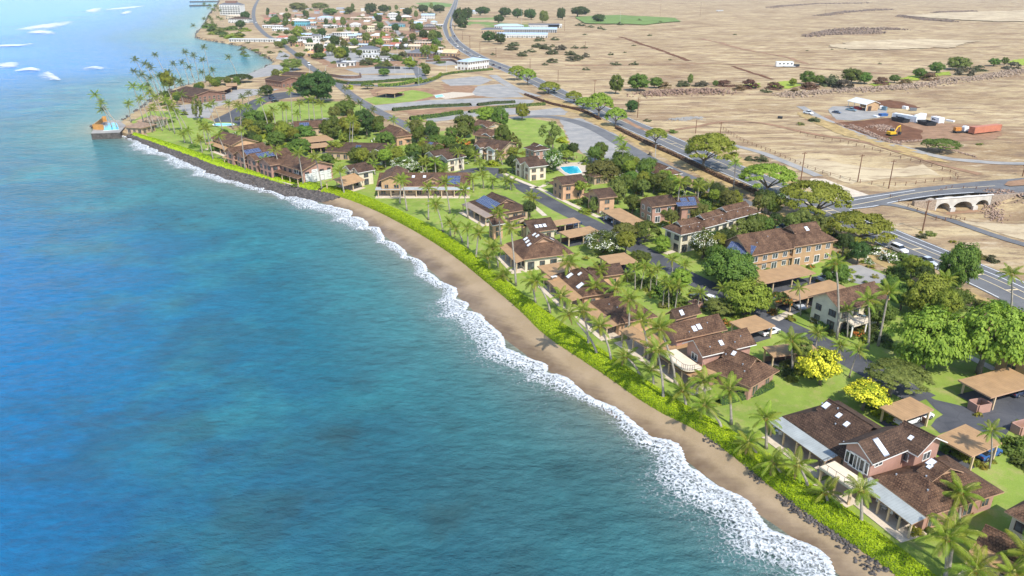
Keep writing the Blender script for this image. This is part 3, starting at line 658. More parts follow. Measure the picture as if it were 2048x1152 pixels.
def begin(name, label, at, cat='house', group=None):
    h = empty(name, (at[0], at[1], 0)); tag(h, label, cat, group); return h
def org(h): return tuple(h.location)
def quadslab(mb, P, th, mi=0, me=1):
    P = [Vector(p) for p in P]; Q = [p-Vector((0, 0, th)) for p in P]; n = len(P)
    mb.face(P, mi); mb.face(Q[::-1], me)
    for i in range(n):
        j = (i+1) % n; mb.face([Q[i], Q[j], P[j], P[i]], me)
def wing(h, A, B, C, z, roof='gable', rise=2.0, wall=None, rmat=None, trim=None, over=.7, ridge='L', base=0, win='t', wins=True, nowin=(), winh=1.3):
    w_ = Wing(h, A, B, C, z, ridge, base); L, W = w_.L, w_.W; o = org(h); pt = w_.pt; rmat = rmat or R_shake; trim = trim or T_tan
    w_.roof = roof; w_.rise = rise; mb = MB(); th = .18
    if roof == 'gable':
        quadslab(mb, [pt(0, 0, z), pt(L, 0, z), pt(L, W/2, z+rise), pt(0, W/2, z+rise)], th); quadslab(mb, [pt(L, W, z), pt(0, W, z), pt(0, W/2, z+rise), pt(L, W/2, z+rise)], th)
        w_.hip = 0
    elif roof in ('hip', 'dutch'):
        if roof == 'hip':
            i = min(W/2, L/2-.2); i2 = i
            R1, R2 = (i, W/2), (L-i, W/2); zt = z+rise
            E = [pt(0, 0, z), pt(L, 0, z), pt(L, W, z), pt(0, W, z)]
            mb.face([E[0], E[1], pt(*R2, zt), pt(*R1, zt)]); mb.face([E[2], E[3], pt(*R1, zt), pt(*R2, zt)]); mb.face([E[1], E[2], pt(*R2, zt)]); mb.face([E[3], E[0], pt(*R1, zt)])
        else:
            k = .6; i = min(k*W/2, L*.42); zi = z+rise*k; jw = k*W/2; E = [pt(0, 0, z), pt(L, 0, z), pt(L, W, z), pt(0, W, z)]; I = [pt(i, jw, zi), pt(L-i, jw, zi), pt(L-i, W-jw, zi), pt(i, W-jw, zi)]
            for q in range(4): r = (q+1) % 4; mb.face([E[q], E[r], I[r], I[q]])
            zt = z+rise; g = .55
            quadslab(mb, [pt(i-g, jw, zi+.02), pt(L-i+g, jw, zi+.02), pt(L-i+g, W/2, zt), pt(i-g, W/2, zt)], .12); quadslab(mb, [pt(L-i+g, W-jw, zi+.02), pt(i-g, W-jw, zi+.02), pt(i-g, W/2, zt), pt(L-i+g, W/2, zt)], .12)
            mb.face([pt(i, W-jw, zi), pt(i, jw, zi), pt(i, W/2, zt-.1)], 1); mb.face([pt(L-i, jw, zi), pt(L-i, W-jw, zi), pt(L-i, W/2, zt-.1)], 1)
        for q in range(4):
            r = (q+1) % 4; p_, q_ = Vector(E[q]), Vector(E[r]); dz = Vector((0, 0, th)); mb.face([p_-dz, q_-dz, q_, p_], 1)
        mb.face([(p_[0], p_[1], p_[2]-th) for p_ in E[::-1]], 1); w_.hip = i
    elif roof == 'shed':
        quadslab(mb, [pt(0, 0, z), pt(L, 0, z), pt(L, W, z+rise), pt(0, W, z+rise)], th); w_.hip = 0
    else:
        quadslab(mb, [pt(0, 0, z), pt(L, 0, z), pt(L, W, z+rise), pt(0, W, z+rise)], .25); w_.hip = 0
    w_.robj = mb.build('roof', [rmat, trim], h, o)
    if roof in ('gable', 'hip', 'dutch') and not isinstance(rmat, str):
        rc = MB()
        zt = z+rise; i = w_.hip; rr = .11
        if roof == 'gable': rc.tube([pt(-.02, W/2, zt+.02), pt(L+.02, W/2, zt+.02)], [rr, rr], 5)
        else:
            rc.tube([pt(i-.5 if roof == 'dutch' else i, W/2, zt+.02), pt(L-i+(.5 if roof == 'dutch' else 0), W/2, zt+.02)], [rr, rr], 5)
        rc.build('ridge_cap', rmat, w_.robj, o, uv=True)
    if wall is not None:
        ov = min(over, W*.2, L*.2); mb = MB(); w0, w1, l0, l1 = ov, W-ov, ov, L-ov; zz = z-th-.02
        P = [(l0, w0), (l1, w0), (l1, w1), (l0, w1)]
        for q in range(4):
            r = (q+1) % 4; mb.face([pt(*P[q], base), pt(*P[r], base), pt(*P[r], zz), pt(*P[q], zz)])
        if roof == 'gable':
            zg = zz+rise-.05
            ze = zz+rise*ov/(W/2)
            for l in (l0, l1): mb.face([pt(l, w0, zz), pt(l, w1, zz), pt(l, w1, ze-.02), pt(l, W/2, zg), pt(l, w0, ze-.02)])
        w_.wobj = mb.build('wall', wall, h, o)
        w_.ov = ov
        if wins: auto_windows(w_, win, nowin, winh)
    return w_
def side_frame(w_, side):
    ov = getattr(w_, 'ov', .3)
    if side == 'front': return (lambda f: (ov+f*(w_.L-2*ov), ov)), -w_.n, w_.L-2*ov
    if side == 'back': return (lambda f: (ov+f*(w_.L-2*ov), w_.W-ov)), w_.n, w_.L-2*ov
    if side == 'left': return (lambda f: (ov, ov+f*(w_.W-2*ov))), -w_.d, w_.W-2*ov
    return (lambda f: (w_.L-ov, ov+f*(w_.W-2*ov))), w_.d, w_.W-2*ov
def window(w_, side, f, zc, ww, wh, style='t', name='window'):
    fn, nv, _ = side_frame(w_, side); l, q = fn(f); p = w_.pt(l, q, zc); o = org(w_.h)
    wo = inst(name, WINF[style], w_.h, (p[0]-o[0]+nv.x*.03, p[1]-o[1]+nv.y*.03, zc), (0, 0, math.atan2(nv.y, nv.x)+math.pi/2), (ww, 1, wh))
    inst('pane', PANE, wo); return wo
def auto_windows(w_, style, nowin, winh):
    fl = [(w_.base+1.5)] if w_.z-w_.base < 4.2 else [w_.base+1.4, w_.z-1.45]
    if w_.base > 2: fl = [w_.z-1.3]
    for side in ('front', 'back', 'left', 'right'):
        if side in nowin: continue
        fn, nv, ln = side_frame(w_, side); l, q = fn(.5); p = w_.pt(l, q, 0)
        if nv.x*-p[0]+nv.y*-p[1] <= 0 or ln < 1.6: continue
        n = max(1, int(ln/2.7))
        for zc in fl:
            for k in range(n):
                ww = min(1.7, ln/n*.62)*(1 if (k % 2 == 0) else .78); low = zc < 2.2 and k % 2 == 0
                window(w_, side, (k+.5)/n, zc-(.25 if low else 0), ww, 1.95 if low and w_.base == 0 else winh, style, 'sliding_door' if low and w_.base == 0 else 'window')
def slope_pos(w_, side, fu, fv):
    """point and frame on the front or back slope: fu along, fv up (0 eave .. 1 ridge)"""
    L, W, z, rise = w_.L, w_.W, w_.z, w_.rise
    half = W if w_.roof in ('shed', 'flat') else W/2
    u = w_.hip*fv*.9+fu*(L-2*w_.hip*fv*.9); wv = half*fv if side == 'front' else W-half*fv
    p = w_.pt(u, wv, z+rise*fv); t_ = Vector((w_.d.x, w_.d.y, 0)); up = Vector((w_.n.x*half, w_.n.y*half, rise)) if side == 'front' else Vector((-w_.n.x*half, -w_.n.y*half, rise))
    up.normalize(); nn = t_.cross(up)
    if nn.z < 0: t_ = -t_; nn = -nn
    return Vector(p), t_, up, nn
def on_roof(w_, mesh, name, side, fu, fv, sx, sy, du=0, dv=0, lift=.02):
    p, t_, up, nn = slope_pos(w_, side, fu, fv); o = Vector(org(w_.h)); q = p+t_*du+up*dv+nn*lift-o
    M_ = Matrix((t_, up, nn)).transposed().to_4x4(); M_.translation = q
    ob = bpy.data.objects.new(name, mesh); ob.matrix_basis = M_ @ Matrix.Diagonal((sx, sy, 1, 1)); return link(ob, w_.h)
def skylights(w_, lst, side='front'):
    for fu, fv, s in lst: on_roof(w_, SKYL, 'skylight', side, fu, fv, s, s*1.3)
def vents(w_, lst, side='front'):
    for fu, fv in lst:
        p, *_ = slope_pos(w_, side, fu, fv); o = Vector(org(w_.h)); inst('roof_vent', VENT, w_.h, tuple(p-o))
def solar(w_, side, fu, fv, nx, ny, pw=1.0, ph=1.6):
    for i in range(nx):
        for j in range(ny): on_roof(w_, SOLP, 'solar_panel', side, fu, fv, pw, ph, (i-(nx-1)/2)*(pw+.03), (j-(ny-1)/2)*(ph+.03))
def lanai(w_, side='front', depth=3.0, f0=0.0, f1=1.0, zhi=None, zlo=2.5, rmat=None, posts=4, floor=1.6, trim=None):
    depth *= .78; floor *= .75; h = w_.h; o = org(h); zhi = (w_.z if zhi is None else zhi)-.08; L, W = w_.L, w_.W
    if side == 'front': P = lambda f, d: w_.pt(f*L, -d, 0)[:2]
    elif side == 'left': P = lambda f, d: w_.pt(-d, (1-f)*W, 0)[:2]
    else: P = lambda f, d: w_.pt(L+d, f*W, 0)[:2]
    mb = MB(); quadslab(mb, [(*P(f0, depth), zlo), (*P(f1, depth), zlo), (*P(f1, -.25), zhi), (*P(f0, -.25), zhi)], .14); mb.build('lanai_roof', [rmat or R_tan, trim or T_tan], h, o)
    for k in range(posts):
        f = f0+(f1-f0)*(.03+.94*k/max(1, posts-1)); p = P(f, depth-.3); pb = MB(); pb.box((p[0], p[1], zlo/2-.06), (.22, .22, zlo-.14), math.atan2(w_.d.y, w_.d.x)); pb.build('post', M_post, h, o)
    fl = MB(); fl.slab(clean([P(f0, depth+floor), P(f1, depth+floor), P(f1, -.9), P(f0, -.9)]), .02, .16); fl.build('terrace', M_conc, h, o)
def railing(h, P, z, hgt=1.0, step=1.3):
    o = org(h); mb = MB()
    for a, b_ in zip(P, P[1:]):
        d = math.dist(a, b_); n = max(1, int(d/step))
        mb.tube([(*a, z+hgt), (*b_, z+hgt)], [.04, .04], 4); mb.tube([(*a, z+.15), (*b_, z+.15)], [.025, .025], 4)
        for k in range(n+1): f = k/n; x_ = a[0]+(b_[0]-a[0])*f; y_ = a[1]+(b_[1]-a[1])*f; mb.tube([(x_, y_, z), (x_, y_, z+hgt)], [.03, .03], 4)
    return mb.build('railing', M_rail, h, o, uv=False)
def deck(h, P, z, th=.3, rail=True, name='deck', m=None):
    mb = MB(); mb.slab(clean([tuple(p) for p in P]), z-th, z); mb.build(name, m or mat('deck_floor', (.66, .56, .42), .8, .1, .8), h, org(h))
    if rail: railing(h, [tuple(p) for p in P], z)
def carport(label, A, B, C, z=2.75, rmat=None, bays=None):
    w_ = Wing(None, A, B, C, z); mx, my = w_.mid(); h = begin('carport', label, (mx, my), 'carport', 'tan roofed carports'); w_.h = h; o = org(h); L, W, pt = w_.L, w_.W, w_.pt
    mb = MB(); quadslab(mb, [pt(0, 0, z), pt(L, 0, z), pt(L, W, z+.18), pt(0, W, z+.18)], .24); mb.build('roof', [rmat or R_tan, T_tan], h, o)
    n = max(2, int(round(L/5.2))+1); a = math.atan2(w_.d.y, w_.d.x)
    for k in range(n):
        for q in (.12, .88):
            p = pt(L*(.04+.92*k/(n-1)), W*q, 0); pb = MB(); pb.box((p[0], p[1], z/2-.09), (.26, .26, z-.2), a); pb.build('post', M_post, h, o)
    fl = MB(); fl.slab(clean([pt(.3, .3, 0)[:2], pt(L-.3, .3, 0)[:2], pt(L-.3, W-.3, 0)[:2], pt(.3, W-.3, 0)[:2]]), .03, .085); fl.build('floor', M_road, h, o)
    bm_ = MB(); bm_.slab(clean([pt(.4, W-.55, 0)[:2], pt(L-.4, W-.55, 0)[:2], pt(L-.4, W-.35, 0)[:2], pt(.4, W-.35, 0)[:2]]), .09, 1.1); bm_.build('back_screen', W_brown, h, o)
    return w_
# ------------------------------------------------------------------ the beach houses, nearest first
def at(px, py): x_, y_ = G(px, py); return (x_, y_)
# 1: long house with grey metal lanai roofs and a raised gable
h = begin('beach_house', 'large brown-roofed beach house with grey metal lanai roofs and upstairs deck', at(1760,935))
w1 = wing(h, (1564,832), (1712,934), (1634,774), 3.0, 'dutch', 3.2, W_pink, R_dark, T_dark, win='d')
lanai(w1, 'front', 3.0, .0, .78, 3.0, 2.55, R_grey, 5, 1.5, T_tan)
skylights(w1, [(.12, .82, .9), (.42, .78, .7), (.62, .7, .7)]); vents(w1, [(.05, .8), (.5, .55), (.75, .3), (.3, .9)])
w3 = wing(h, (1742,952), (1853,1034), (2006,982), 3.0, 'dutch', 3.3, W_pink, R_shake, T_tan, win='t')
lanai(w3, 'front', 2.9, .0, 1.0, 3.0, 2.5, R_grey, 6, 1.5, T_tan)
skylights(w3, [(.2, .88, .9), (.34, .8, .6)]); vents(w3, [(.55, .6), (.8, .4), (.15, .3)])
w2 = wing(h, (1678,887), (1746,929), (1795,870), 5.6, 'gable', 1.8, W_pink, R_dark, T_white, ridge='W', wins=False)
window(w2, 'left', .22, 4.0, 1.4, 1.9, 'w'); window(w2, 'left', .5, 4.0, 2.6, 2.2, 'w', 'sliding_door'); window(w2, 'left', .8, 4.0, 1.4, 1.9, 'w'); window(w2, 'front', .2, 4.6, 1.6, .8, 'w')
on_roof(w2, SKYL, 'skylight', 'front', .33, .5, 1.0, 2.6)
w2b = wing(h, (1772,878), (1836,913), (1872,872), 5.5, 'gable', 1.9, W_pink, R_dark, T_white, win='w')
skylights(w2b, [(.5, .5, .6)])
pA = Vector(w2.pt(-.2, w2.W, 0)[:2]); pB = Vector(w2.pt(-.2, 0, 0)[:2]); outv = -w2.d*3.0
deck(h, [pA, pA+outv, pB+outv, pB], 2.85)
for f in (.05, .5, .95):
    p = pA+outv*.93+(pB-pA)*f; pb = MB(); pb.box((p.x, p.y, 1.27), (.3, .3, 2.5)); pb.build('post', M_post, h, org(h))
fl = MB(); fl.slab(clean([tuple(pA+outv*1.5), tuple(pB+outv*1.5), tuple(pB), tuple(pA)]), .02, .155); fl.build('terrace', M_conc, h, org(h))
# 0: cream house at the corner
h = begin('beach_house', 'cream two-storey house cut off by the bottom right corner', at(2040,1090))
wing(h, (2009,1022), (2080,1062), (2120,1000), 5.4, 'hip', 1.8, W_cream, R_shake, T_tan, win='d')
w_ = wing(h, (1950,1085), (2080,1150), (1987,1058), 3.1, 'gable', 1.5, W_cream, R_shake, T_tan, win='d')
lanai(w_, 'front', 2.6, 0, 1, 3.1, 2.6, R_tan, 5, 2.0)
# 2: pink house
h = begin('beach_house', 'pink beach house with stepped gables and curved white upstairs deck', at(1430,720))
wa = wing(h, (1314,656), (1352,682), (1459,661), 4.6, 'gable', 1.9, W_pink, R_shake, T_tan, ridge='W', nowin=('front',)); skylights(wa, [(.42, .45, .9), (.52, .5, .9)]); vents(wa, [(.7, .6), (.3, .3)])
wb = wing(h, (1364,686), (1405,714), (1511,687), 5.3, 'gable', 1.9, W_pink, R_shake, T_white, ridge='W', win='w', nowin=('front',)); skylights(wb, [(.42, .5, .8)]); vents(wb, [(.2, .4), (.65, .35), (.8, .6)])
wc = wing(h, (1402,732), (1502,775), (1586,751), 3.0, 'dutch', 3.0, W_pink, R_shake, T_tan); skylights(wc, [(.3, .85, .7)]); vents(wc, [(.7, .6), (.8, .4), (.15, .7)])
wl = wing(h, (1290,668), (1420,750), 8.0, 3.0, 'flat', .3, W_pink, R_tan, T_tan); lanai(wl, 'front', 3.4, -.25, 1.0, 3.0, 2.5, R_tan, 7, 1.4)
pA = Vector(wb.pt(0, wb.W+1.5, 0)[:2]); pB = Vector(wb.pt(0, -.5, 0)[:2]); ov = -wb.d*3.4; cr = []
for k in range(7): a_ = math.pi/2*k/6; cr.append(pB+ov*.55*(1-0)+(ov*.45)*math.cos(a_)+(pB-pA).normalized()*1.4*math.sin(a_)-(pB-pA).normalized()*1.4)
deck(h, [pA, pA+ov]+cr+[pB], 3.45, .25)
wd = wing(h, (1330,628), (1352,640), (1400,624), 3.2, 'gable', 1.5, W_pink, R_dark, T_tan, ridge='W'); skylights(wd, [(.3, .5, .9)])
hg = mat('clipped_dark_hedge_core', (.03, .06, .02), .9, .3, 2)
# 3: low house with brown lanai
h = begin('beach_house', 'low brown-roofed beach house with tan flat lanai and sun deck', at(1170,590))
w1 = wing(h, (1112,548), (1166,594), (1226,574), 3.1, 'hip', 2.6, W_peach, R_shake, T_tan); lanai(w1, 'front', 3.6, -.1, 1, 3.1, 2.6, R_tan, 5, 1.4); skylights(w1, [(.25, .35, 1.2), (.75, .3, 1.3), (.4, .7, .8)])
w2 = wing(h, (1178,603), (1236,648), (1312,630), 3.0, 'hip', 2.4, W_peach, R_shake, T_tan); lanai(w2, 'front', 3.2, 0, 1, 3.0, 2.5, R_tan, 5, 1.4); vents(w2, [(.4, .4), (.7, .5)])
wing(h, (1074,532), (1106,558), (1145,527), 3.0, 'flat', .25, W_peach, R_tan, T_tan)
wing(h, (1165,540), (1185,556), (1240,540), 3.2, 'gable', 1.6, W_peach, R_dark, T_tan, ridge='W')
# 4: hip house with six skylights
h = begin('beach_house', 'cream beach house with steep brown hipped roof and rows of skylights', at(1070,505))
w1 = wing(h, (1012,486), (1047,519), (1136,497), 3.3, 'dutch', 3.8, W_cream, R_shake, T_tan, ridge='L', win='d'); lanai(w1, 'front', 2.4, 0, 1, 3.3, 2.7, R_tan, 4, 1.4)
skylights(w1, [(.3, .55, .9), (.5, .52, .9), (.7, .48, .9), (.35, .85, .8), (.6, .88, .8)])
on_roof(w1, SKYL, 'skylight', 'back', .5, .5, .8, 1.2)
w2 = wing(h, (1036,447), (1062,465), (1135,470), 3.0, 'gable', 2.0, W_cream, R_dark, T_tan, ridge='W'); skylights(w2, [(.3, .4, .9), (.45, .4, .9), (.6, .4, .9)])
# 5: solar strip house
h = begin('beach_house', 'brown-roofed beach house with a long diagonal strip of solar panels', at(1000,415))
w1 = wing(h, (937,403), (986,430), (1068,421), 3.0, 'dutch', 2.9, W_tan, R_dark, T_tan); lanai(w1, 'front', 3.0, 0, 1, 3.0, 2.5, mat('greybrown_roof', (.27, .21, .17), .8, .15, .5), 5, 1.3)
solar(w1, 'front', .48, .42, 10, 2)
w2 = wing(h, (1010,437), (1020,441), (1048,432), 3.0, 'flat', .2, W_tan, R_dark, T_tan)
w2 = wing(h, (971,443), (985,451), (1008,444), 4.2, 'gable', 1.2, W_peach, R_shake, T_white, ridge='W'); w2 = wing(h, (1036,447), (1046,454), (1072,449), 3.4, 'flat', .4, W_tan, R_dark, T_tan); skylights(w2, [(.5, .5, 1.2)])
# 6: long house facing the camera
h = begin('beach_house', 'long brown-roofed house with orange gable windows behind the wide lawn', at(845,368))
w1 = wing(h, (752,373), (940,373), (850,350), 3.1, 'gable', 2.6, W_tan, R_shake, T_tan); lanai(w1, 'front', 2.6, 0, 1, 3.1, 2.5, R_grey, 8, 1.2); skylights(w1, [(.38, .7, 1), (.5, .7, 1), (.62, .7, 1)]); solar(w1, 'front', .82, .45, 4, 3)
wing(h, (757,362), (806,362), (790,340), 5.4, 'gable', 1.6, W_orange, R_shake, T_tan, ridge='W', base=2, win='t'); wing(h, (847,364), (884,364), (866,354), 4.3, 'gable', 1.5, W_orange, R_shake, T_tan, ridge='W', base=2)
# 7
h = begin('beach_house', 'cream two-gabled house with a small open tan pavilion in front', at(705,350))
wing(h, (684,337), (700,342), (733,332), 5.0, 'gable', 1.4, W_cream, R_dark, T_white, ridge='W', win='d'); wing(h, (701,341), (716,346), (746,338), 4.8, 'gable', 1.4, W_cream, R_dark, T_white, ridge='W', win='d')
h = begin('pavilion', 'small open beach pavilion with tan and brown roof beside the lawn', at(685,370), 'pavilion')
w_ = wing(h, (648,364), (687,372), (721,358), 2.8, 'gable', 1.6, None, R_tan, T_tan, ridge='W')
for f, g in ((.05, .08), (.05, .92), (.5, .08), (.5, .92), (.95, .08), (.95, .92)):
    p = w_.pt(w_.L*f, w_.W*g, 0); pb = MB(); pb.box((p[0], p[1], 1.35), (.25, .25, 2.7)); pb.build('post', M_post, h, org(h))
fl = MB(); fl.slab(clean([w_.pt(0, 0, 0)[:2], w_.pt(w_.L, 0, 0)[:2], w_.pt(w_.L, w_.W, 0)[:2], w_.pt(0, w_.W, 0)[:2]]), .02, .17); fl.build('terrace', M_conc, h, org(h))
# 8
h = begin('beach_house', 'brown-roofed house whose white gable end wall is under repair', at(600,345))
w1 = wing(h, (549,326), (604,342), (655,325), 4.8, 'gable', 2.2, W_pink, R_shake, W_orange, win='d')
rp = MB()
for l0, l1, z0_, z1_ in ((.06, .94, .1, 3.3), (.3, .5, 3.4, 4.4)):
    c_ = w1.pt(w1.L-w1.ov+.06, w1.W*(l0+l1)/2, (z0_+z1_)/2); rp.box(c_, (.08, w1.W*(l1-l0)*.9, z1_-z0_), math.atan2(w1.d.y, w1.d.x))
rp.build('white_sheeting', W_white, h, org(h)); lanai(w1, 'front', 2.6, .1, 1, 3.0, 2.6, R_shake, 4, 1.3)
window(w1, 'front', .75, 3.8, 3.0, 1.5, 'w')
# 9 pink row
h = begin('beach_row_house', 'pink terrace of four gabled beach houses with blue solar panels', at(490,325))
for A, B, C, sl in (((447,303),(464,308),(522,292), 0), ((467,308),(485,314),(545,298), 1), ((488,314),(510,321),(565,302), 1), ((512,322),(540,331),(592,314), 0)):
    w_ = wing(h, A, B, C, 5.0, 'gable', 1.7, W_pink, R_shake, T_tan, ridge='W', win='d')
    if sl: solar(w_, 'front', .35, .5, 6, 2)
w_ = wing(h, (449,311), (563,339), 5.0, 2.9, 'flat', .2, W_pink, R_tan, T_tan); lanai(w_, 'front', 1.6, 0, 1, 2.9, 2.5, R_tan, 8, .8)
h = begin('beach_house', 'dark brown-roofed house at the seaward end of the pink terrace', at(465,285))
w_ = wing(h, (420,276), (462,291), (499,277), 4.2, 'gable', 2.0, W_peach, R_shake, T_tan); lanai(w_, 'front', 2.6, 0, 1, 3.0, 2.5, R_tan, 4, 1.2)
# second and third rows
def hs(label, at_, *wings, name='house', group=None):
    h = begin(name, label, at(*at_), 'house', group); out = []
    for w in wings: kw = w[5] if len(w) > 5 else {}; out.append(wing(h, *w[:5], **kw))
    return out
K = dict
a = hs('brown-roofed house with one blue solar panel below the palm lawn', (620,255), ((588,257),(649,254),(620,246),3.6,'gable',K(rise=2.0, wall=W_tan))); solar(a[0], 'front', .35, .5, 4, 2)
a = hs('long dark-roofed house with a white gable at its right end', (710,300), ((650,303),(772,306),(705,289),3.2,'gable',K(rise=2.2, wall=W_tan, rmat=R_dark)), ((737,305),(766,306),(755,294),4.6,'gable',K(rise=1.3, wall=W_white, ridge='W', rmat=R_dark, trim=T_white, win='d'))); solar(a[0], 'front', .5, .5, 2, 2)
hs('steep brown-gabled house beside the street behind tall trees', (785,262), ((758,263),(792,274),(815,266),4.0,'dutch',K(rise=2.8, wall=W_peach)))
a = hs('small brown-roofed house with a single solar panel by the drive', (848,290), ((836,293),(864,297),(850,285),3.6,'gable',K(rise=1.6, wall=W_tan, rmat=R_dark))); solar(a[0], 'front', .6, .5, 2, 2)
hs('cream house with two dark gables left of the lane bend', (880,312), ((850,308),(868,313),(895,302),4.8,'gable',K(rise=1.4, wall=W_cream, rmat=R_dark, ridge='W', trim=T_white)), ((872,314),(895,320),(915,308),4.8,'gable',K(rise=1.4, wall=W_cream, rmat=R_dark, ridge='W', trim=T_white)))
hs('furthest brown-roofed house with white gable, behind the green field corner', (962,248), ((940,250),(975,256),(985,246),4.2,'gable',K(rise=1.8, wall=W_tan, rmat=R_shake)), ((955,252),(973,255),(965,247),4.4,'gable',K(rise=1.2, wall=W_white, ridge='W', trim=T_white)))
hs('middle brown-roofed house with white gable in the row of three', (965,266), ((945,270),(982,274),(985,262),4.2,'gable',K(rise=1.8, wall=W_tan, rmat=R_shake)), ((962,270),(980,273),(972,264),4.4,'gable',K(rise=1.2, wall=W_white, ridge='W', trim=T_white)))
hs('nearest brown-roofed house with twin white gables in the row of three', (970,292), ((942,293),(1003,300),(985,281),4.4,'gable',K(rise=2.0, wall=W_tan, rmat=R_dark)), ((946,293),(960,296),(955,286),4.6,'gable',K(rise=1.1, wall=W_white, ridge='W', trim=T_white)), ((968,297),(988,300),(978,288),4.6,'gable',K(rise=1.1, wall=W_white, ridge='W', trim=T_white)))
hs('pink house with dark roof beside the green field', (1065,298), ((1046,295),(1068,302),(1092,295),4.8,'dutch',K(rise=1.8, wall=W_pink, rmat=R_dark, trim=T_white, win='w')))
hs('cream house with two white-edged gables beside the lane', (1055,332), ((1026,322),(1040,328),(1070,318),5.0,'gable',K(rise=1.5, wall=W_cream, rmat=R_dark, ridge='W', trim=T_white)), ((1042,328),(1058,335),(1087,326),5.0,'gable',K(rise=1.5, wall=W_cream, rmat=R_dark, ridge='W', trim=T_white)))
hs('peach two-storey house beside the swimming pool', (1130,368), ((1101,358),(1124,370),(1166,360),5.2,'gable',K(rise=1.6, wall=W_peach, rmat=R_dark, ridge='W')), ((1096,364),(1124,381),6.0,2.7,'shed',K(rise=.8, rmat=R_shake)))
hs('peach two-storey house behind the long hedge of flowers', (1195,395), ((1171,382),(1198,397),(1228,389),5.2,'gable',K(rise=1.6, wall=W_peach, rmat=R_dark, ridge='W')), ((1164,388),(1198,408),5.0,2.7,'shed',K(rise=.8, rmat=R_shake)))
hs('pink two-storey house behind the long tan carport', (1305,410), ((1275,400),(1304,414),(1347,403),5.2,'gable',K(rise=1.7, wall=W_pink, rmat=R_dark, ridge='W', win='w')), ((1266,408),(1304,428),5.0,2.7,'shed',K(rise=.9, rmat=R_shake)))
a = hs('brown-roofed house with three blue solar arrays near the highway', (1365,405), ((1338,401),(1362,416),(1396,408),4.4,'gable',K(rise=2.0, wall=W_pink, rmat=R_dark, ridge='W'))); solar(a[0], 'front', .35, .32, 6, 1); solar(a[0], 'front', .3, .72, 2, 1); solar(a[0], 'front', .7, .72, 2, 1)
hs('brown house with pale gable beside the old road', (1310,345), ((1280,336),(1322,352),(1352,342),4.4,'dutch',K(rise=2.2, wall=W_peach, trim=T_white)))
h = begin('townhouse', 'long cream townhouse with three stepped brown roofs', at(1440,455))
for A, B, C, z in (((1362,470),(1420,458),(1336,452),5.2), ((1411,456),(1466,441),(1386,438),5.7), ((1456,441),(1522,424),(1432,421),6.2)):
    w_ = wing(h, A, B, C, z, 'dutch', 2.4, W_cream, R_shake, T_white, win='d'); vents(w_, [(.4, .4), (.7, .3)])
h = begin('townhouse', 'long orange townhouse with brown roof beside the highway trees', at(1575,500))
w1 = wing(h, (1500,512), (1590,496), 10.5, 5.0, 'gable', 3.4, W_orange, R_shake, T_tan, win='w'); w2 = wing(h, (1588,494), (1676,480), 10.5, 5.4, 'dutch', 3.5, W_orange, R_shake, T_tan, win='w'); skylights(w2, [(.5, .72, 1.0)]); vents(w1, [(.3, .5), (.6, .7)])
w3 = wing(h, (1448,505), (1498,516), 8.0, 4.6, 'dutch', 2.2, W_orange, R_dark, T_tan); solar(w3, 'front', .55, .5, 6, 2)
wing(h, (1500,530), (1676,497), 3.0, 2.6, 'shed', .35, None, R_tan, T_tan)
h = begin('house', 'cream two-storey house with a roof terrace of loungers beside big trees', at(1670,610), 'house')
w1 = wing(h, (1616,593), (1682,623), (1765,592), 5.2, 'gable', 2.3, W_cream, R_shake, T_tan, ridge='W', win='d'); TER = w1
wing(h, (1614,608), (1646,622), 2.0, 2.9, 'shed', .8, None, R_dark, T_tan)
P0 = Vector(G(1683,636,2.8)); dv = Vector((w1.d.x, w1.d.y)); nv = Vector((w1.n.x, w1.n.y))
q = [Vector(G(*p, 2.8)) for p in ((1681,634),(1708,652),(1738,643),(1742,622),(1712,610))]; deck(h, q, 2.85, .35)
for p in ((1708,652),(1736,643),(1684,636)):
    x_, y_ = G(*p, 2.8); pb = MB(); pb.box((x_*.999, y_+.3, 1.25), (.25, .25, 2.5)); pb.build('post', T_white, h, org(h))
hs('brown-roofed bungalow hidden behind the two big leafy trees', (1945,645), ((1904,641),(1962,662),(1992,634),3.2,'hip',K(rise=2.2, wall=W_peach)))
hs('brown-roofed bungalow at the right edge behind the leafy trees', (2050,700), ((1985,704),(2060,738),(2100,690),3.2,'hip',K(rise=2.6, wall=W_peach)))
hs('small dark-roofed cabana beside the turquoise swimming pool', (1185,345), ((1164,345),(1188,354),(1206,342),3.0,'hip',K(rise=1.6, wall=W_tan, rmat=R_dark)))
hs('dark brown house among the tall palms of the point', (365,185), ((338,184),(384,193),(402,176),4.2,'gable',K(rise=2.2, wall=W_brown, rmat=R_dark)), name='house')
hs('tan hipped pavilion beside the oceanside pool', (265,250), ((247,254),(284,256),(268,246),3.0,'hip',K(rise=1.8, wall=W_tan, rmat=mat('greybrown_shingle', (.25, .17, .12), .85, .25, .8))))
hs('tan hipped clubhouse on the lawn of the point', (288,240), ((270,242),(304,244),(290,233),3.2,'hip',K(rise=2.0, wall=W_cream, rmat=mat('tan_shingle', (.33, .23, .15), .85, .25, .8))))
hs('brown house beside the street bend with a yellow bush', (545,158), ((527,158),(562,163),(545,150),4.0,'gable',K(rise=1.8, wall=W_brown, rmat=R_dark)))
hs('low brown house behind the big dark tree', (575,150), ((560,150),(600,152),(582,145),3.2,'gable',K(rise=1.5, wall=W_tan, rmat=R_dark)))
CP = {}
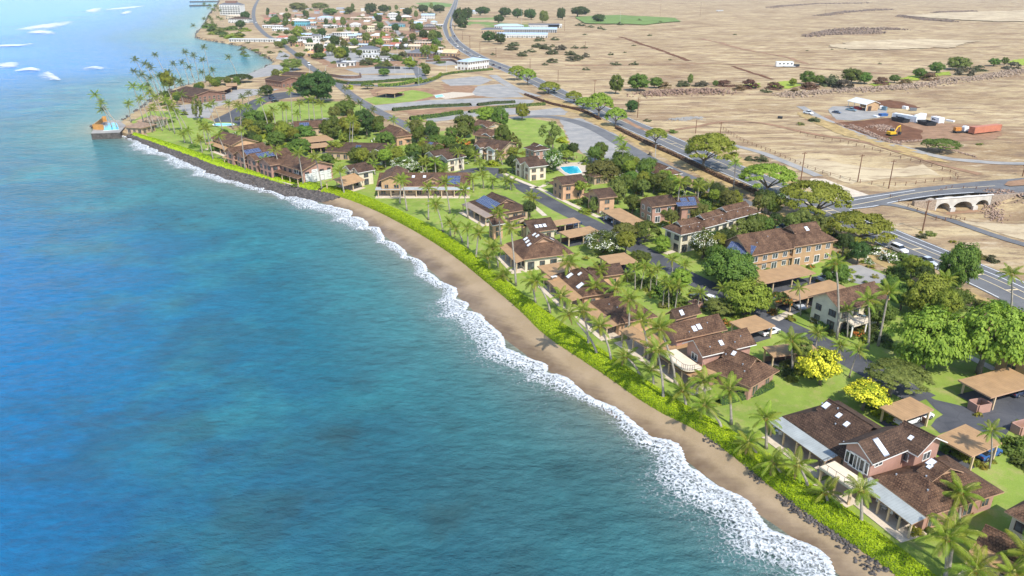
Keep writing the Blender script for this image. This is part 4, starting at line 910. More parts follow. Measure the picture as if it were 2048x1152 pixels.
for k, lab, A, B, C in (
  ('near2', 'tan carport beside the small bending palm in the near car park', (1871,873), (1944,913), (2008,890)), ('leafy', 'tan carport with dead leaves on its roof by the yellow tree', (1759,814), (1806,841), (1868,821)),
  ('right', 'wide tan carport at the right edge by the leafy trees', (1916,760), (1982,795), (2009,733)), ('five', 'long tan carport below the orange townhouse', (1632,546), (1508,571), (1598,528)),
  ('under', 'long tan carport behind the cream terrace house', (1582,603), (1692,574), (1551,588)), ('six', 'long tan carport across the lane from the flower hedge', (1266,457), (1202,421), (1302,450)),
  ('pairN', 'farther of the two parallel tan carports by the lane', (1102,452), (1161,443), (1094,444)), ('pairS', 'nearer of the two parallel tan carports by the lane', (1138,475), (1201,463), (1120,464)),
  ('nine', 'tan carport between the plumeria tree and the palm clump', (1223,531), (1276,523), (1202,513)), ('ten', 'tan carport roof behind the pink stepped house', (1498,666), (1551,651), (1452,647)),
  ('eleven', 'tan carport with a green car near the highway trees', (1547,447), (1570,441), (1508,417)), ('twelve', 'long tan carport along the old road', (1400,373), (1418,370), (1352,349)),
  ('yellow', 'tan carport behind the bright yellow tree', (1546,713), (1640,702), (1552,692)), ('inA', 'tan carport hidden among trees behind the white-walled house', (612,285), (668,279), (618,274)),
  ('inB', 'small tan carport in front of the tree-hidden carport', (622,296), (662,292), (626,288)), ('st1', 'tan carport with a blue car by the street bend', (566,162), (608,162), (567,156)),
  ('pt1', 'tan carport left of the grey lots on the point', (410,181), (447,181), (413,174)), ('pt2', 'small tan carport above the grey lots on the point', (452,172), (475,171), (454,167)),
  ('st2', 'tan carport beside the wrecked white car by the street', (750,185), (788,187), (754,178)), ('in3', 'tan roof half hidden by the orange flowering bush', (888,268), (916,270), (890,259)),
  ('in4', 'tan carport below the three-house row', (968,307), (1012,306), (970,298)), ('in5', 'tan carport in front of the steep brown gable', (786,278), (823,277), (790,270))):
    CP[k] = carport(lab, A, B, C)
# ------------------------------------------------------------------ plant kit
RG = np.random.default_rng(5)
def unit(v): return v/(np.linalg.norm(v, axis=-1, keepdims=True)+1e-9)
def leafquads(C, Nn, S, asp=.62):
    """one bent-less diamond leaf per centre: centre, facing normal, length"""
    n = len(C); r = unit(RG.normal(size=(n, 3))); t = unit(np.cross(Nn, r)); b = np.cross(Nn, t); S = S[:, None]
    V = np.stack([C-t*S*.5, C-b*S*asp*.5+t*S*.05, C+t*S*.5, C+b*S*asp*.5+t*S*.05], 1).reshape(-1, 3)
    return V, np.arange(4*n).reshape(n, 4)
def clumps(K, per, cr, leaf, shape):
    """leaf clumps spread through a crown of unit radius, height 0..1"""
    cs = []
    while len(cs) < K:
        p = RG.uniform(-1, 1, 3)
        r = np.linalg.norm(p)
        if shape == 'round' and .5 < r < .95 and p[2] > -.75: cs.append((p[0]*.92, p[1]*.92, .5+p[2]*.46))
        elif shape == 'umbrella':
            q = math.sqrt(p[0]**2+p[1]**2)
            if q < .95: cs.append((p[0], p[1], .22+.62*math.sqrt(max(0, 1-q*q))*.9-.14*abs(p[2])+(.1 if q < .9 else 0)))
        elif shape == 'sparse' and .35 < r < .95: cs.append((p[0]*.9, p[1]*.9, .5+p[2]*.45))
        elif shape == 'bush':
            if r < .92 and p[2] > -.2 and r > .45: cs.append((p[0]*.92, p[1]*.92, max(.04, p[2]*.88)))
    cs = np.array(cs); rad = cr*RG.uniform(.65, 1.3, K)
    d = unit(RG.normal(size=(K, per, 3))); d[..., 2] = np.abs(d[..., 2])*1.0-.25*RG.random((K, per)); rr = RG.random((K, per, 1))**.45
    fl = .5 if shape == 'umbrella' else .8
    C = cs[:, None]+d*rr*rad[:, None, None]*np.array([1, 1, fl])
    ctr = np.array([0, 0, .5 if shape != 'bush' else .1]); Nn = unit(d*.9+unit(C-ctr)*.5+np.array([0, 0, .55])+RG.normal(size=C.shape)*.35)
    C = C.reshape(-1, 3); S = leaf*RG.uniform(.6, 1.35, len(C)); C[:, 2] = np.maximum(C[:, 2], .02)
    return C, Nn.reshape(-1, 3), S
def crown(name, K, per, cr, leaf, shape, m, dots=None):
    C, Nn, S = clumps(K, per, cr, leaf, shape); V, F = leafquads(C, Nn, S); me = npmesh(name, V, F, aslist(m))
    if dots:
        k = int(len(F)*dots); idx = np.zeros(len(F), np.int32); up = np.argsort(-(C[:, 2]*.5+np.hypot(C[:, 0], C[:, 1])*.8+RG.random(len(C))*.8)); idx[up[:k]] = 1
        me.polygons.foreach_set('material_index', idx)
    return me
LF = {'green': leafmat('green_leaves', (.085, .14, .02), (.195, .255, .04)), 'bright': leafmat('bright_leaves', (.175, .225, .022), (.36, .40, .05)), 'dark': leafmat('dark_leaves', (.045, .085, .018), (.10, .145, .03)),
      'olive': leafmat('olive_leaves', (.13, .15, .03), (.26, .27, .06)), 'yellow': leafmat('yellow_leaves', (.30, .26, .012), (.50, .40, .02), hue=.01, val=.1), 'grey': leafmat('grey_scrub', (.10, .085, .055), (.17, .145, .09)),
      'lime': leafmat('lime_leaves', (.28, .33, .018), (.46, .47, .03), hue=.015, val=.12), 'scrub': leafmat('scrub_leaves', (.075, .088, .034), (.15, .155, .065)), 'rust': leafmat('rust_leaves', (.16, .085, .05), (.26, .15, .085)), 'croton': leafmat('croton_leaves', (.16, .17, .02), (.38, .30, .03), hue=.06)}
M_flower = mat('white_blossom', (.62, .61, .50), .7, .08, 3); M_orange = mat('orange_blossom', (.55, .16, .03), .7, .2, 3); M_yblos = mat('yellow_blossom', (.66, .60, .03), .7, .15, 3)
M_bark = mat('grey_bark', (.20, .165, .125), .9, .3, 2.5, bmp=.5); M_palmbark = mat('pale_palm_bark', (.33, .29, .24), .9, .28, 3, bmp=.5)
CROWN = {}
for k, m in (('green', 'green'), ('bright', 'bright'), ('dark', 'dark'), ('olive', 'olive'), ('yellow', 'yellow')):
    CROWN['round', k] = [crown('crown', 110, 110, .21, .08, 'round', LF[m]) for _ in range(2)]
    CROWN['umbrella', k] = [crown('crown', 150, 80, .17, .07, 'umbrella', LF[m]) for _ in range(2 if k in ('green', 'bright') else 1)]
for k in ('green', 'olive', 'dark'): CROWN['sparse', k] = [crown('crown', 34, 60, .2, .10, 'sparse', LF[k])]
CROWN['plumeria'] = [crown('crown', 100, 110, .2, .06, 'round', [LF['green'], M_flower], .14), crown('crown', 80, 110, .22, .065, 'round', [LF['green'], M_flower], .11)]
CROWN['poinciana'] = [crown('crown', 70, 80, .18, .08, 'umbrella', [LF['green'], M_orange], .10)]
CROWN['shower'] = [crown('crown', 75, 90, .18, .08, 'umbrella', [LF['lime'], M_yblos], .3), crown('crown', 75, 95, .24, .095, 'round', [LF['lime'], M_yblos], .35)]
BUSH = {k: [crown('bush', 22, 60, .36, .19, 'bush', LF[k]) for _ in range(2)] for k in ('green', 'bright', 'dark', 'olive', 'grey', 'scrub', 'lime', 'croton', 'rust')}
BUSH['white'] = [crown('bush', 24, 60, .34, .16, 'bush', [LF['green'], M_flower], .2)]; BUSH['orange'] = [crown('bush', 24, 60, .34, .16, 'bush', [LF['green'], M_orange], .3)]
def trunkmesh(nl, spread, seed, thick=.075):
    r_ = random.Random(seed); mb = MB()
    mb.tube([(0, 0, -.03), (.02, 0, .2), (.0, .02, .52)], [thick*1.35, thick, thick*.8], 7)
    for k in range(nl):
        a = 2*math.pi*(k+r_.random()*.6)/nl; e = spread*r_.uniform(.55, 1)
        mb.tube([(0, .02, .48), (math.cos(a)*e*.35, math.sin(a)*e*.35, .72), (math.cos(a)*e*.75, math.sin(a)*e*.75, .98), (math.cos(a)*e, math.sin(a)*e, 1.12)], [thick*.7, thick*.5, thick*.32, thick*.14], 5)
    return mb.mesh('trunk', M_bark, uv=False, smoothf=True)
TRUNK = {'round': [trunkmesh(5, .55, i) for i in range(2)], 'umbrella': [trunkmesh(7, .85, i+5, .06) for i in range(2)], 'sparse': [trunkmesh(6, .7, 9, .06)]}
THINGS = []      # (object, look words, category, px, py): labels are written at the end, when the neighbours are known
def zat(x_, y_, py):
    lo, hi = -5.0, 60.0
    for _ in range(40):
        mid = (lo+hi)/2
        if proj(x_, y_, mid)[1] > py: lo = mid
        else: hi = mid
    return lo
TN = [0]
def tree(bx, by, cx, cy, wpx, hpx, shape='round', tone='green', look=None, cat='tree', name='tree', field=False):
    if by < 62: wpx *= .78; hpx *= 1.25; cy -= 1.5
    TN[0] += 1; x_, y_, z0 = GZ(bx, by) if field else (*G(bx, by), 0.0)
    fw = y_*_c-(z0-CH)*_s; s = CF/fw; al = math.atan2(CH, y_); r = wpx/2/s
    hc = 2*math.sqrt(max((hpx/2/s)**2-(r*math.sin(al))**2, (.3*r)**2))/math.cos(al)
    zc = max(zat(x_, y_, cy)-z0, hc*.5+.25); zb = zc-hc/2; x2 = x_+(cx-bx)/s
    key = (shape, tone) if (shape, tone) in CROWN else shape; tk = shape if shape in TRUNK else ('umbrella' if shape in ('poinciana', 'shower') else 'round')
    t_ = empty(name, (x_, y_, z0)); rz = random.uniform(0, 6.28)
    inst('trunk', random.choice(TRUNK[tk]), t_, (0, 0, 0), (0, 0, rz), (r, r, zb+hc*.42))
    inst('crown', random.choice(CROWN[key]), t_, (x2-x_, 0, zb), (0, 0, random.uniform(0, 6.28)), (r*1.03, r*1.03, hc*1.03))
    THINGS.append((t_, look or {'green': 'round green tree', 'bright': 'bright leafy tree', 'dark': 'dark green tree', 'olive': 'olive green tree', 'yellow': 'yellow tree'}[tone], cat, bx, by)); return t_
BQ = []
BNAMES = {'green': 'green', 'bright': 'bright green', 'dark': 'dark green', 'olive': 'olive', 'grey': 'dry grey', 'scrub': 'scrubby', 'lime': 'lime green', 'croton': 'yellow croton', 'rust': 'rusty brown', 'white': 'white-flowering', 'orange': 'orange-flowering'}
def bush(px, py, wpx, hm=1.0, tone='green', field=False):
    x_, y_, z0 = GZ(px, py) if field else (*G(px, py), 0.0); fw = y_*_c-(z0-CH)*_s; r = wpx/2/(CF/fw); BQ.append((wpx*(.6+.4*hm), x_, y_, z0, r, hm, tone, px, py))
def plant_bushes(keep=285):
    BQ.sort(key=lambda q: -q[0]); small = {}
    for k, (_, x_, y_, z0, r, hm, tone, px, py) in enumerate(BQ):
        if k < keep:
            o = inst('shrub', random.choice(BUSH[tone]), None, (x_, y_, z0-.05), (0, 0, random.uniform(0, 6.28)), (r, r, hm*r)); THINGS.append((o, BNAMES[tone]+' shrub', 'shrub', px, py))
        else: small.setdefault(tone, []).append((x_, y_, z0-.05, r, hm))
    Vs, Fs, Ms, mats, off_ = [], [], [], [], 0
    for tone, L_ in small.items():
        base = {'white': [LF['green'], M_flower], 'orange': [LF['green'], M_orange]}.get(tone) or [LF[tone]]; C, Nn, S = clumps(12, 22, .42, .30, 'bush'); V0, F0 = leafquads(C, Nn, S); mi = len(mats); mats += base; fl = (RG.random(len(F0)) < .2) if len(base) > 1 else np.zeros(len(F0), bool)
        for x_, y_, z0, r, hm in L_:
            a = random.uniform(0, 6.28); ca, sa = math.cos(a), math.sin(a); V = np.stack([(V0[:, 0]*ca-V0[:, 1]*sa)*r+x_, (V0[:, 0]*sa+V0[:, 1]*ca)*r+y_, V0[:, 2]*hm*r+z0], 1); Vs.append(V); Fs.append(F0+off_); Ms.append(mi+fl.astype(np.int32)); off_ += len(V)
    me = npmesh('small_shrubs', np.concatenate(Vs), np.concatenate(Fs), mats); me.polygons.foreach_set('material_index', np.concatenate(Ms).astype(np.int32)); tag(inst('small_shrubs', me), 'small shrubs scattered among gardens, dry fields and town lots', 'shrubs', kind='stuff')
# ---- coconut palms
M_frond = leafmat('palm_frond', (.15, .21, .018), (.33, .39, .04), .4, .025, .18); M_frond2 = leafmat('palm_frond_dark', (.075, .115, .02), (.15, .19, .035), .35, .02, .15)
M_rach = mat('frond_rib', (.30, .28, .07), .6, .15, 3); M_husk = mat('coconut_husk', (.34, .17, .04), .8, .3, 4)
def frondgeo(e0, drop, pairs, mb, R=None, sc_=1.0, org_=Vector((0, 0, 0)), droopy=.6, mi=0):
    pts = []; p = Vector((0, 0, 0)); n = 9
    for i in range(n+1):
        pts.append(p.copy()); a = e0-drop*(i/n)**1.3; p = p+Vector((math.cos(a), 0, math.sin(a)))/n
    X_ = (lambda v: org_+(R @ v)*sc_) if R is not None else (lambda v: org_+v*sc_)
    for i in range(0, n, 3):
        j = min(n, i+3); w0 = .018*(1-i/n)+.004; w1 = .018*(1-j/n)+.003; u_ = Vector((0, 0, .012))
        for q in (-1, 1): mb.face([X_(pts[i]+Vector((0, q*w0, -.006))), X_(pts[j]+Vector((0, q*w1, -.004))), X_(pts[j]+u_*.5), X_(pts[i]+u_)], 1)
    for k in range(pairs):
        s = .10+.90*(k+.5)/pairs; f = s*n; i = min(n-1, int(f)); c_ = pts[i].lerp(pts[i+1], f-i); d = (pts[i+1]-pts[i]).normalized()
        ln = .27*math.sin(math.pi*(.2+.72*s))**.8; wd = .0155*(26/pairs)**.85; up = Vector((-d.z, 0, d.x))
        for q in (-1, 1):
            jit = random.uniform(-.05, .05); v = (Vector((0, q, 0))*.85+d*(.55+.4*s)+Vector((0, 0, -droopy-jit))).normalized(); m_ = c_+v*ln*.5+Vector((0, 0, .015)); e = c_+v*ln+Vector((0, 0, -.10*ln-.05*random.random()))
            mb.face([X_(c_-d*wd*.5), X_(m_-d*wd), X_(e), X_(m_+d*wd), X_(c_+d*wd*.5)], mi)
FRK = [(1.25, 1.0), (.95, 1.15), (.62, 1.15), (.30, 1.05), (-.02, .95), (-.35, .8)]
FROND = []
for e0, dr in FRK:
    mb = MB(); frondgeo(e0, dr, 26, mb); FROND.append(mb.mesh('frond', [M_frond, M_rach], uv=False))
mb = MB(); frondgeo(-1.0, .45, 20, mb, droopy=.7); DEAD = mb.mesh('dead_frond', [mat('dead_frond', (.26, .17, .08), .9, .3, 3), M_rach], uv=False)
def farcrown(seed, nf=15, pairs=10, m=None):
    random.seed(seed); mb = MB()
    for k in range(nf):
        f = k/nf; kind = FRK[min(5, int(f*6))]; a = k*2.399+random.uniform(-.25, .25); R = Matrix.Rotation(a, 3, 'Z')
        frondgeo(kind[0]+random.uniform(-.15, .15), kind[1], pairs, mb, R, random.uniform(.85, 1.08))
    return mb.mesh('fronds', [m or M_frond, M_rach], uv=False)
FAR = [farcrown(s) for s in (1, 2, 3, 4)]; FARD = [farcrown(s, 15, 9, M_frond2) for s in (5, 6, 7)]
random.seed(21)
hm = MB()
for k in range(7):
    a = k*.9; c_ = Vector((math.cos(a)*.3, math.sin(a)*.3, -.18-.05*(k % 2)))
    hm.tube([c_+Vector((0, 0, .16)), c_+Vector((0, 0, .05)), c_-Vector((0, 0, .09)), c_-Vector((0, 0, .16))], [.05, .13, .12, .04], 6)
NUTS = hm.mesh('coconuts', M_husk, uv=False, smoothf=True)
hm = MB(); hm.tube([(0, 0, -.45), (0, 0, -.1), (0, 0, .35), (0, 0, .6)], [.17, .26, .2, .05], 7); HEART = hm.mesh('crown_base', M_rach, uv=False, smoothf=True)
def palm(bx, by, cx, cy, size=3.6, kind='coconut', thin=1.0):
    x_, y_ = G(bx, by); z = max(zat(x_, y_, cy), 1.2); u_ = (cx-1024)/CF; v_ = (cy-576)/CF
    fw = y_*_c-(z-CH)*_s; X2 = u_*fw; dx = X2-x_
    t_ = empty('coconut_palm' if kind == 'coconut' else 'fan_topped_palm', (x_, y_, 0)); n = 7; pts = []; rad = []
    r0 = .23*thin; dy = random.uniform(-.25, .25)*abs(dx)*.4
    for i in range(n+1):
        f = i/n; g = f**1.6 if abs(dx) > 1.2 else f**1.25; pts.append((dx*g, dy*f*(1-f)*2, z*f)); rad.append(r0*(1.35-.35*min(1, f*5))*(1-.38*f))
    mb = MB(); mb.tube(pts, rad, 7); mb.build('trunk', M_palmbark, t_, uv=False, smoothf=True)
    top = (dx, 0, z); near = by > 425
    if near:
        nf = random.randint(14, 18); a0 = random.uniform(0, 6.28)
        for k in range(nf):
            f = k/nf; kd = min(5, int(f*6.2)); a = a0+k*2.399+random.uniform(-.2, .2); s_ = size*random.uniform(.86, 1.1)
            inst('frond', FROND[kd], t_, (top[0]+.12*math.cos(a), .12*math.sin(a), top[2]+.1*(1-f)), (random.uniform(-.15, .15), random.uniform(-.12, .12), a), (s_, s_*1.08, s_))
        for k in range(random.choice([0, 1, 1, 2, 3])):
            a = random.uniform(0, 6.28); s_ = size*random.uniform(.6, .85); inst('dead_frond', DEAD, t_, top, (0, 0, a), (s_, s_, s_))
        inst('crown_base', HEART, t_, top, scale=(thin, thin, 1))
        if kind == 'coconut': inst('coconuts', NUTS, t_, top)
    else:
        s_ = size*random.uniform(.92, 1.08); inst('crown', random.choice(FAR if by > 235 else FARD), t_, top, (0, 0, random.uniform(0, 6.28)), (s_, s_, s_))
    ht = 'tall' if z > 9 else ('short' if z < 4.5 else 'slender'); ln = 'leaning left' if dx < -1.0 else ('leaning right' if dx > 1.0 else 'upright')
    THINGS.append((t_, f'{ht} {"coconut" if kind == "coconut" else "feathery"} palm {ln}', 'palm', bx, by)); return t_
# ------------------------------------------------------------------ palms (foot, crown heart)
NEARP = [(1722,1050,1722,981),(1890,1160,1893,1077),(1897,1138,1910,1062),(1917,1041,1922,985),(1656,1011,1651,984),(1615,980,1595,930),(1562,952,1545,924),(1515,914,1496,886),(1532,897,1531,836),(1462,849,1459,778),
 (1444,862,1409,810),(1372,815,1366,780),(1408,802,1409,762),(1952,1195,1951,1140),(2030,1205,2027,1147),(2062,1180,2057,1108),(1326,801,1314,700),(1297,720,1282,640),(1350,772,1319,657),(1279,753,1251,713),
 (1222,726,1200,652),(1177,694,1166,622),(1194,712,1137,628),(1307,774,1305,740),(1584,742,1582,681),(1257,680,1259,600),(1071,605,1062,560),(1100,626,1072,562),(1142,580,1137,525),(1199,575,1200,540),
 (1200,612,1190,572),(1231,625,1232,575),(1016,563,1007,550),(997,535,986,497),(980,543,975,515),(1032,572,1022,455),(952,520,957,467),(936,497,935,457),(925,485,912,457),(901,472,900,445),(886,464,871,408),(1125,625,1122,593),
 (857,440,857,376),(900,427,890,365),(936,437,927,380),(814,422,804,360),(800,407,802,362),(1002,490,997,425),(1673,679,1671,526),(1735,699,1736,600),(1756,692,1777,585),(1893,600,1893,560),(2018,638,2022,548)]
for p in NEARP: palm(*p, size=random.uniform(2.35, 3.0) if p[1] > 600 else random.uniform(2.6, 3.2))
for p in [(1601,632,1598,577),(1694,675,1695,620),(1631,695,1636,667),(1681,716,1680,692),(1698,755,1717,700),(1978,937,1982,862),(1281,582,1290,533),(1270,580,1270,537),(1256,570,1252,549),(1312,575,1315,539),
          (1345,546,1345,519),(1370,550,1370,529),(1372,574,1372,552),(1325,615,1330,562),(1350,618,1357,573),(1394,622,1400,586),(1447,606,1445,576),(1465,603,1462,578),(1512,532,1515,506),(1437,622,1437,607),(1300,585,1303,545),(1333,600,1345,580),(1337,618,1337,570)]:
    palm(*p, size=1.9, kind='feather', thin=.6)
for p in [(689,389,679,342),(644,379,630,315),(607,370,597,307),(562,352,550,300),(536,347,530,320),(491,342,482,262),(455,325,437,272),(427,322,412,257),(405,305,400,280),(778,322,780,297),(750,350,747,327),(816,318,815,300),(855,350,850,322),(872,352,870,325),(891,362,890,340),
 (700,307,701,242),(705,312,707,240),(586,250,581,182),(602,250,599,207),(619,245,617,200),(630,245,625,200),(646,244,641,207),(699,220,697,197),(722,225,720,207),(597,250,594,227),(567,250,564,212),(574,252,572,216),(552,255,545,220),(540,268,520,202),
 (494,248,495,215),(486,252,475,210),(482,254,480,217),(466,258,456,207),(445,260,425,207),(430,250,415,212),(486,215,485,195),(497,212,497,187),(525,208,520,187),(690,192,690,177),(746,235,746,220),(787,256,786,240),(815,270,817,250),
 (1239,342,1240,280),(1244,350,1246,295),(1180,327,1180,312),(1352,440,1360,365),(1394,420,1397,372),(1421,397,1422,372),(1441,405,1442,385),(1467,377,1471,326),
 (1060,408,1060,392),(1067,413,1067,397),(947,385,945,357),(967,377,965,350),(986,378,985,362),(1012,378,1012,360),(1021,380,1022,365),(960,345,960,325),(950,325,950,310),(925,342,917,305),(867,345,867,325),(845,340,845,320),(920,295,920,280),(1005,330,1000,312),(840,262,842,243)]:
    palm(*p, size=3.0)
for p in [(305,190,270,120),(333,160,310,110),(315,185,290,128),(300,195,268,143),(325,190,300,135),(365,168,347,128),(378,168,365,126),(385,155,370,105),(398,160,387,112),(412,165,405,120),(420,150,408,95),(390,165,378,135),(410,166,403,145),(475,153,457,115),(430,161,425,140),(350,175,337,145),(330,185,318,152),(315,200,283,150),(320,200,300,157),
 (225,258,190,190),(235,258,203,206),(240,256,205,219),(262,245,257,208),(290,258,266,172),(310,262,283,175),(305,265,280,198),(325,262,305,218),(340,262,310,195),(350,268,330,200),(365,265,345,215),(375,262,355,225),(330,255,300,185),(372,225,362,190),(425,285,410,256),(385,290,375,262),(412,290,405,250),(370,286,365,268),(340,232,325,190),(355,240,342,205),
 (345,205,330,170),(358,200,348,160),(368,195,360,165),(310,205,296,172)]:
    palm(*p, size=3.3 if p[1] < 240 else 3.1)
random.seed(77)
for k in range(22):
    y0 = random.uniform(14, 62); x0 = np.interp(y0, [14, 30, 45, 62], [418, 424, 428, 420])+random.uniform(-8, 22); palm(x0, y0, x0-random.uniform(2, 8), y0-random.uniform(6, 14), size=4.5)
palm(400, 62, 386, 52, size=4.5); palm(416, 50, 408, 38, size=4.5)

# ------------------------------------------------------------------ trees: foot, crown centre, crown size
MP = 'spreading umbrella tree'
for a in [(1405,338,1417,297,98,70),(1532,392,1532,352,104,58),(1628,442,1622,393,132,74),(1718,485,1712,456,128,72),(1310,292,1311,268,42,26),(1231,252,1231,230,42,34),(1197,234,1197,206,54,44),(1148,206,1147,192,33,22),(1166,218,1168,207,36,24),(1097,187,1099,175,42,24),(1055,170,1055,150,34,28),(1034,160,1035,143,36,26)]:
    tree(*a, 'umbrella', 'bright', MP, name='monkeypod_tree')
tree(1880,304,1884,288,62,24,'umbrella','green','wide umbrella tree',field=True,name='monkeypod_tree'); tree(1855,300,1855,286,28,20,'umbrella','olive','small umbrella tree',field=True,name='monkeypod_tree')
for a in [(1845,738,1848,680,152,125),(1958,748,1978,672,152,128),(1850,630,1848,594,112,86)]: tree(*a, 'round', 'bright', 'large bright leafy tree')
tree(1905,580,1912,540,84,90,'round','green'); tree(1640,770,1630,728,90,68,'shower','yellow','round golden yellow tree',name='shower_tree'); tree(1724,820,1732,786,92,54,'shower','yellow','spreading yellow-flowering tree',name='shower_tree')
tree(1778,792,1790,748,118,66,'umbrella','olive','broad olive umbrella tree'); tree(1462,572,1460,540,116,78,'round','green','broad green tree'); tree(1488,628,1490,600,98,74,'round','bright'); tree(1552,622,1556,600,46,38,'poinciana','green','small orange-flowering tree',name='poinciana_tree')
tree(1207,505,1206,484,90,46,'plumeria','green','broad white-flowering plumeria',name='plumeria_tree'); tree(1405,516,1408,498,68,58,'plumeria','green','tall white-flowering plumeria',name='plumeria_tree'); tree(1590,466,1592,443,50,38,'round','bright')
tree(1247,490,1247,464,52,44,'umbrella','olive'); tree(1290,485,1290,464,58,46,'umbrella','green'); tree(1324,506,1323,488,36,34,'round','bright'); tree(1278,528,1278,514,48,28,'round','green'); tree(1430,628,1440,612,70,36,'round','olive')
tree(1105,302,1100,262,54,42,'sparse','olive','sparse olive tree'); tree(1044,241,1044,222,27,30,'round','bright'); tree(970,252,972,229,43,30,'round','bright'); tree(1000,262,1000,240,36,44,'round','green'); tree(1008,298,1006,275,36,46,'round','green'); tree(1034,308,1030,290,40,42,'sparse','olive','sparse grey tree')
tree(1133,328,1133,309,28,20,'umbrella','bright'); tree(1103,342,1105,324,46,42,'plumeria','green','dense white-flowering plumeria',name='plumeria_tree'); tree(1130,318,1130,302,30,26,'round','green')
for a in [(1208,362,1205,345,74,42,'olive'),(1245,348,1246,326,56,42,'green'),(1292,366,1295,348,48,48,'green'),(1334,380,1328,360,36,38,'bright'),(1235,408,1232,388,42,48,'olive'),(1260,374,1262,362,40,30,'green'),(1155,390,1157,374,36,36,'olive'),(1190,425,1190,410,26,30,'olive'),(1275,388,1275,375,34,30,'green'),(1470,480,1475,458,60,44,'olive'),(1510,478,1512,452,56,48,'green'),
          (930,275,930,255,46,44,'green'),(862,262,862,254,24,20,'green'),(878,296,876,285,46,26,'green'),(512,258,512,246,50,36,'green'),(572,284,570,268,40,38,'bright'),(608,284,607,270,52,32,'green'),(664,280,662,262,44,40,'green'),(693,230,693,217,46,28,'green'),(702,275,701,256,46,42,'bright'),(734,272,730,242,42,44,'dark'),(752,264,750,250,36,30,'green'),
          (675,314,675,302,46,30,'bright'),(602,312,602,300,42,34,'green'),(556,292,553,280,40,28,'green'),(715,326,715,312,42,30,'green'),(775,298,773,280,40,32,'green'),(836,272,835,262,26,20,'green'),(790,330,790,312,44,34,'bright'),(830,318,828,304,36,30,'green'),(905,330,903,312,38,30,'green'),(655,335,655,322,34,26,'green'),(535,250,535,240,34,26,'bright'),(500,262,500,250,30,24,'bright'),
          (748,330,752,314,34,28,'olive'),(880,345,880,334,30,22,'green'),(940,318,940,305,32,26,'green'),(1015,312,1014,300,28,24,'olive'),(1320,440,1322,424,44,34,'green'),(1350,425,1352,408,40,34,'bright'),(1395,440,1395,424,44,34,'olive'),(1290,432,1290,420,30,24,'green'),(1440,405,1440,392,44,30,'bright'),(1470,410,1468,396,36,28,'bright')]:
    tree(*a[:6], 'round', a[6])
tree(808,345,808,331,62,32,'plumeria','green','wide white-flowering plumeria',name='plumeria_tree'); tree(1205,348,1205,338,26,22,'plumeria','green','small white-flowering plumeria',name='plumeria_tree'); tree(1105,342,1100,330,32,26,'plumeria','green','round white-flowering plumeria',name='plumeria_tree')
tree(635,205,637,176,78,58,'round','dark','huge dark spreading tree'); tree(605,190,604,176,36,28,'round','dark'); tree(534,192,534,184,28,20,'round','dark'); tree(480,165,480,155,50,16,'umbrella','dark'); tree(395,240,398,214,26,48,'sparse','olive','sparse dead-looking tree'); tree(340,185,338,160,30,32,'round','bright')
tree(440,170,440,160,40,14,'umbrella','green'); tree(735,178,735,170,26,12,'umbrella','green'); tree(585,140,585,128,46,20,'round','olive'); tree(850,152,852,142,20,22,'round','green'); tree(820,138,820,128,26,22,'round','bright'); tree(768,152,768,146,26,14,'round','green')
# roadside and field trees
for a in [(1231,188,1232,170,30,36,'green'),(1275,182,1275,166,46,32,'green'),(1308,176,1310,166,30,20,'green'),(1262,224,1264,215,28,22,'dark'),(1612,170,1613,156,32,26,'green'),(1640,170,1638,160,28,18,'green'),(1702,166,1702,151,42,26,'green'),(1728,168,1727,156,32,22,'green'),(1788,166,1788,157,22,14,'green'),(1840,156,1838,146,28,18,'green'),(1872,146,1871,136,32,20,'green'),
          (1915,140,1915,128,48,24,'olive'),(1987,132,1987,124,26,14,'green'),(2008,130,2008,122,16,14,'green'),(1585,172,1585,164,16,14,'bright'),(1380,170,1380,162,12,20,'olive'),(1430,174,1430,168,12,12,'green')]:
    tree(*a[:6], 'round', a[6], field=True)
# town and school trees
for a in [(873,84,873,73,25,20,'dark'),(978,84,978,75,30,20,'dark'),(1002,88,1000,78,26,20,'dark'),(920,52,920,40,40,26,'dark'),(935,40,935,32,30,18,'dark'),(910,60,925,50,30,18,'dark'),(997,46,998,39,28,12,'dark'),(1062,40,1060,30,34,16,'dark'),(1085,46,1088,36,26,18,'olive'),(1035,36,1035,28,30,14,'dark'),(1010,34,1010,26,36,14,'dark'),(1125,40,1122,30,26,18,'dark'),
          (1197,46,1197,38,36,12,'dark'),(740,28,742,20,36,16,'dark'),(768,26,768,20,30,12,'dark'),(815,32,815,26,26,12,'dark'),(845,26,846,20,30,12,'dark'),(880,26,878,20,34,12,'dark'),(760,46,758,40,20,12,'dark'),(800,46,798,40,18,12,'dark'),(660,30,660,26,40,10,'green'),(600,22,598,16,50,12,'olive'),(550,50,552,44,30,12,'green'),(490,42,492,34,26,14,'dark'),(1155,34,1160,24,50,14,'dark'),(960,30,965,24,40,12,'dark'),
          (640,20,640,14,46,10,'olive'),(700,28,700,22,30,10,'green'),(575,40,575,34,24,10,'green'),(480,58,482,50,28,12,'dark'),(795,122,792,118,16,12,'green'),(560,96,558,90,18,12,'olive'),(640,118,640,112,30,12,'green'),(600,116,600,110,22,10,'green')]:
    tree(*a[:6], 'round', a[6])
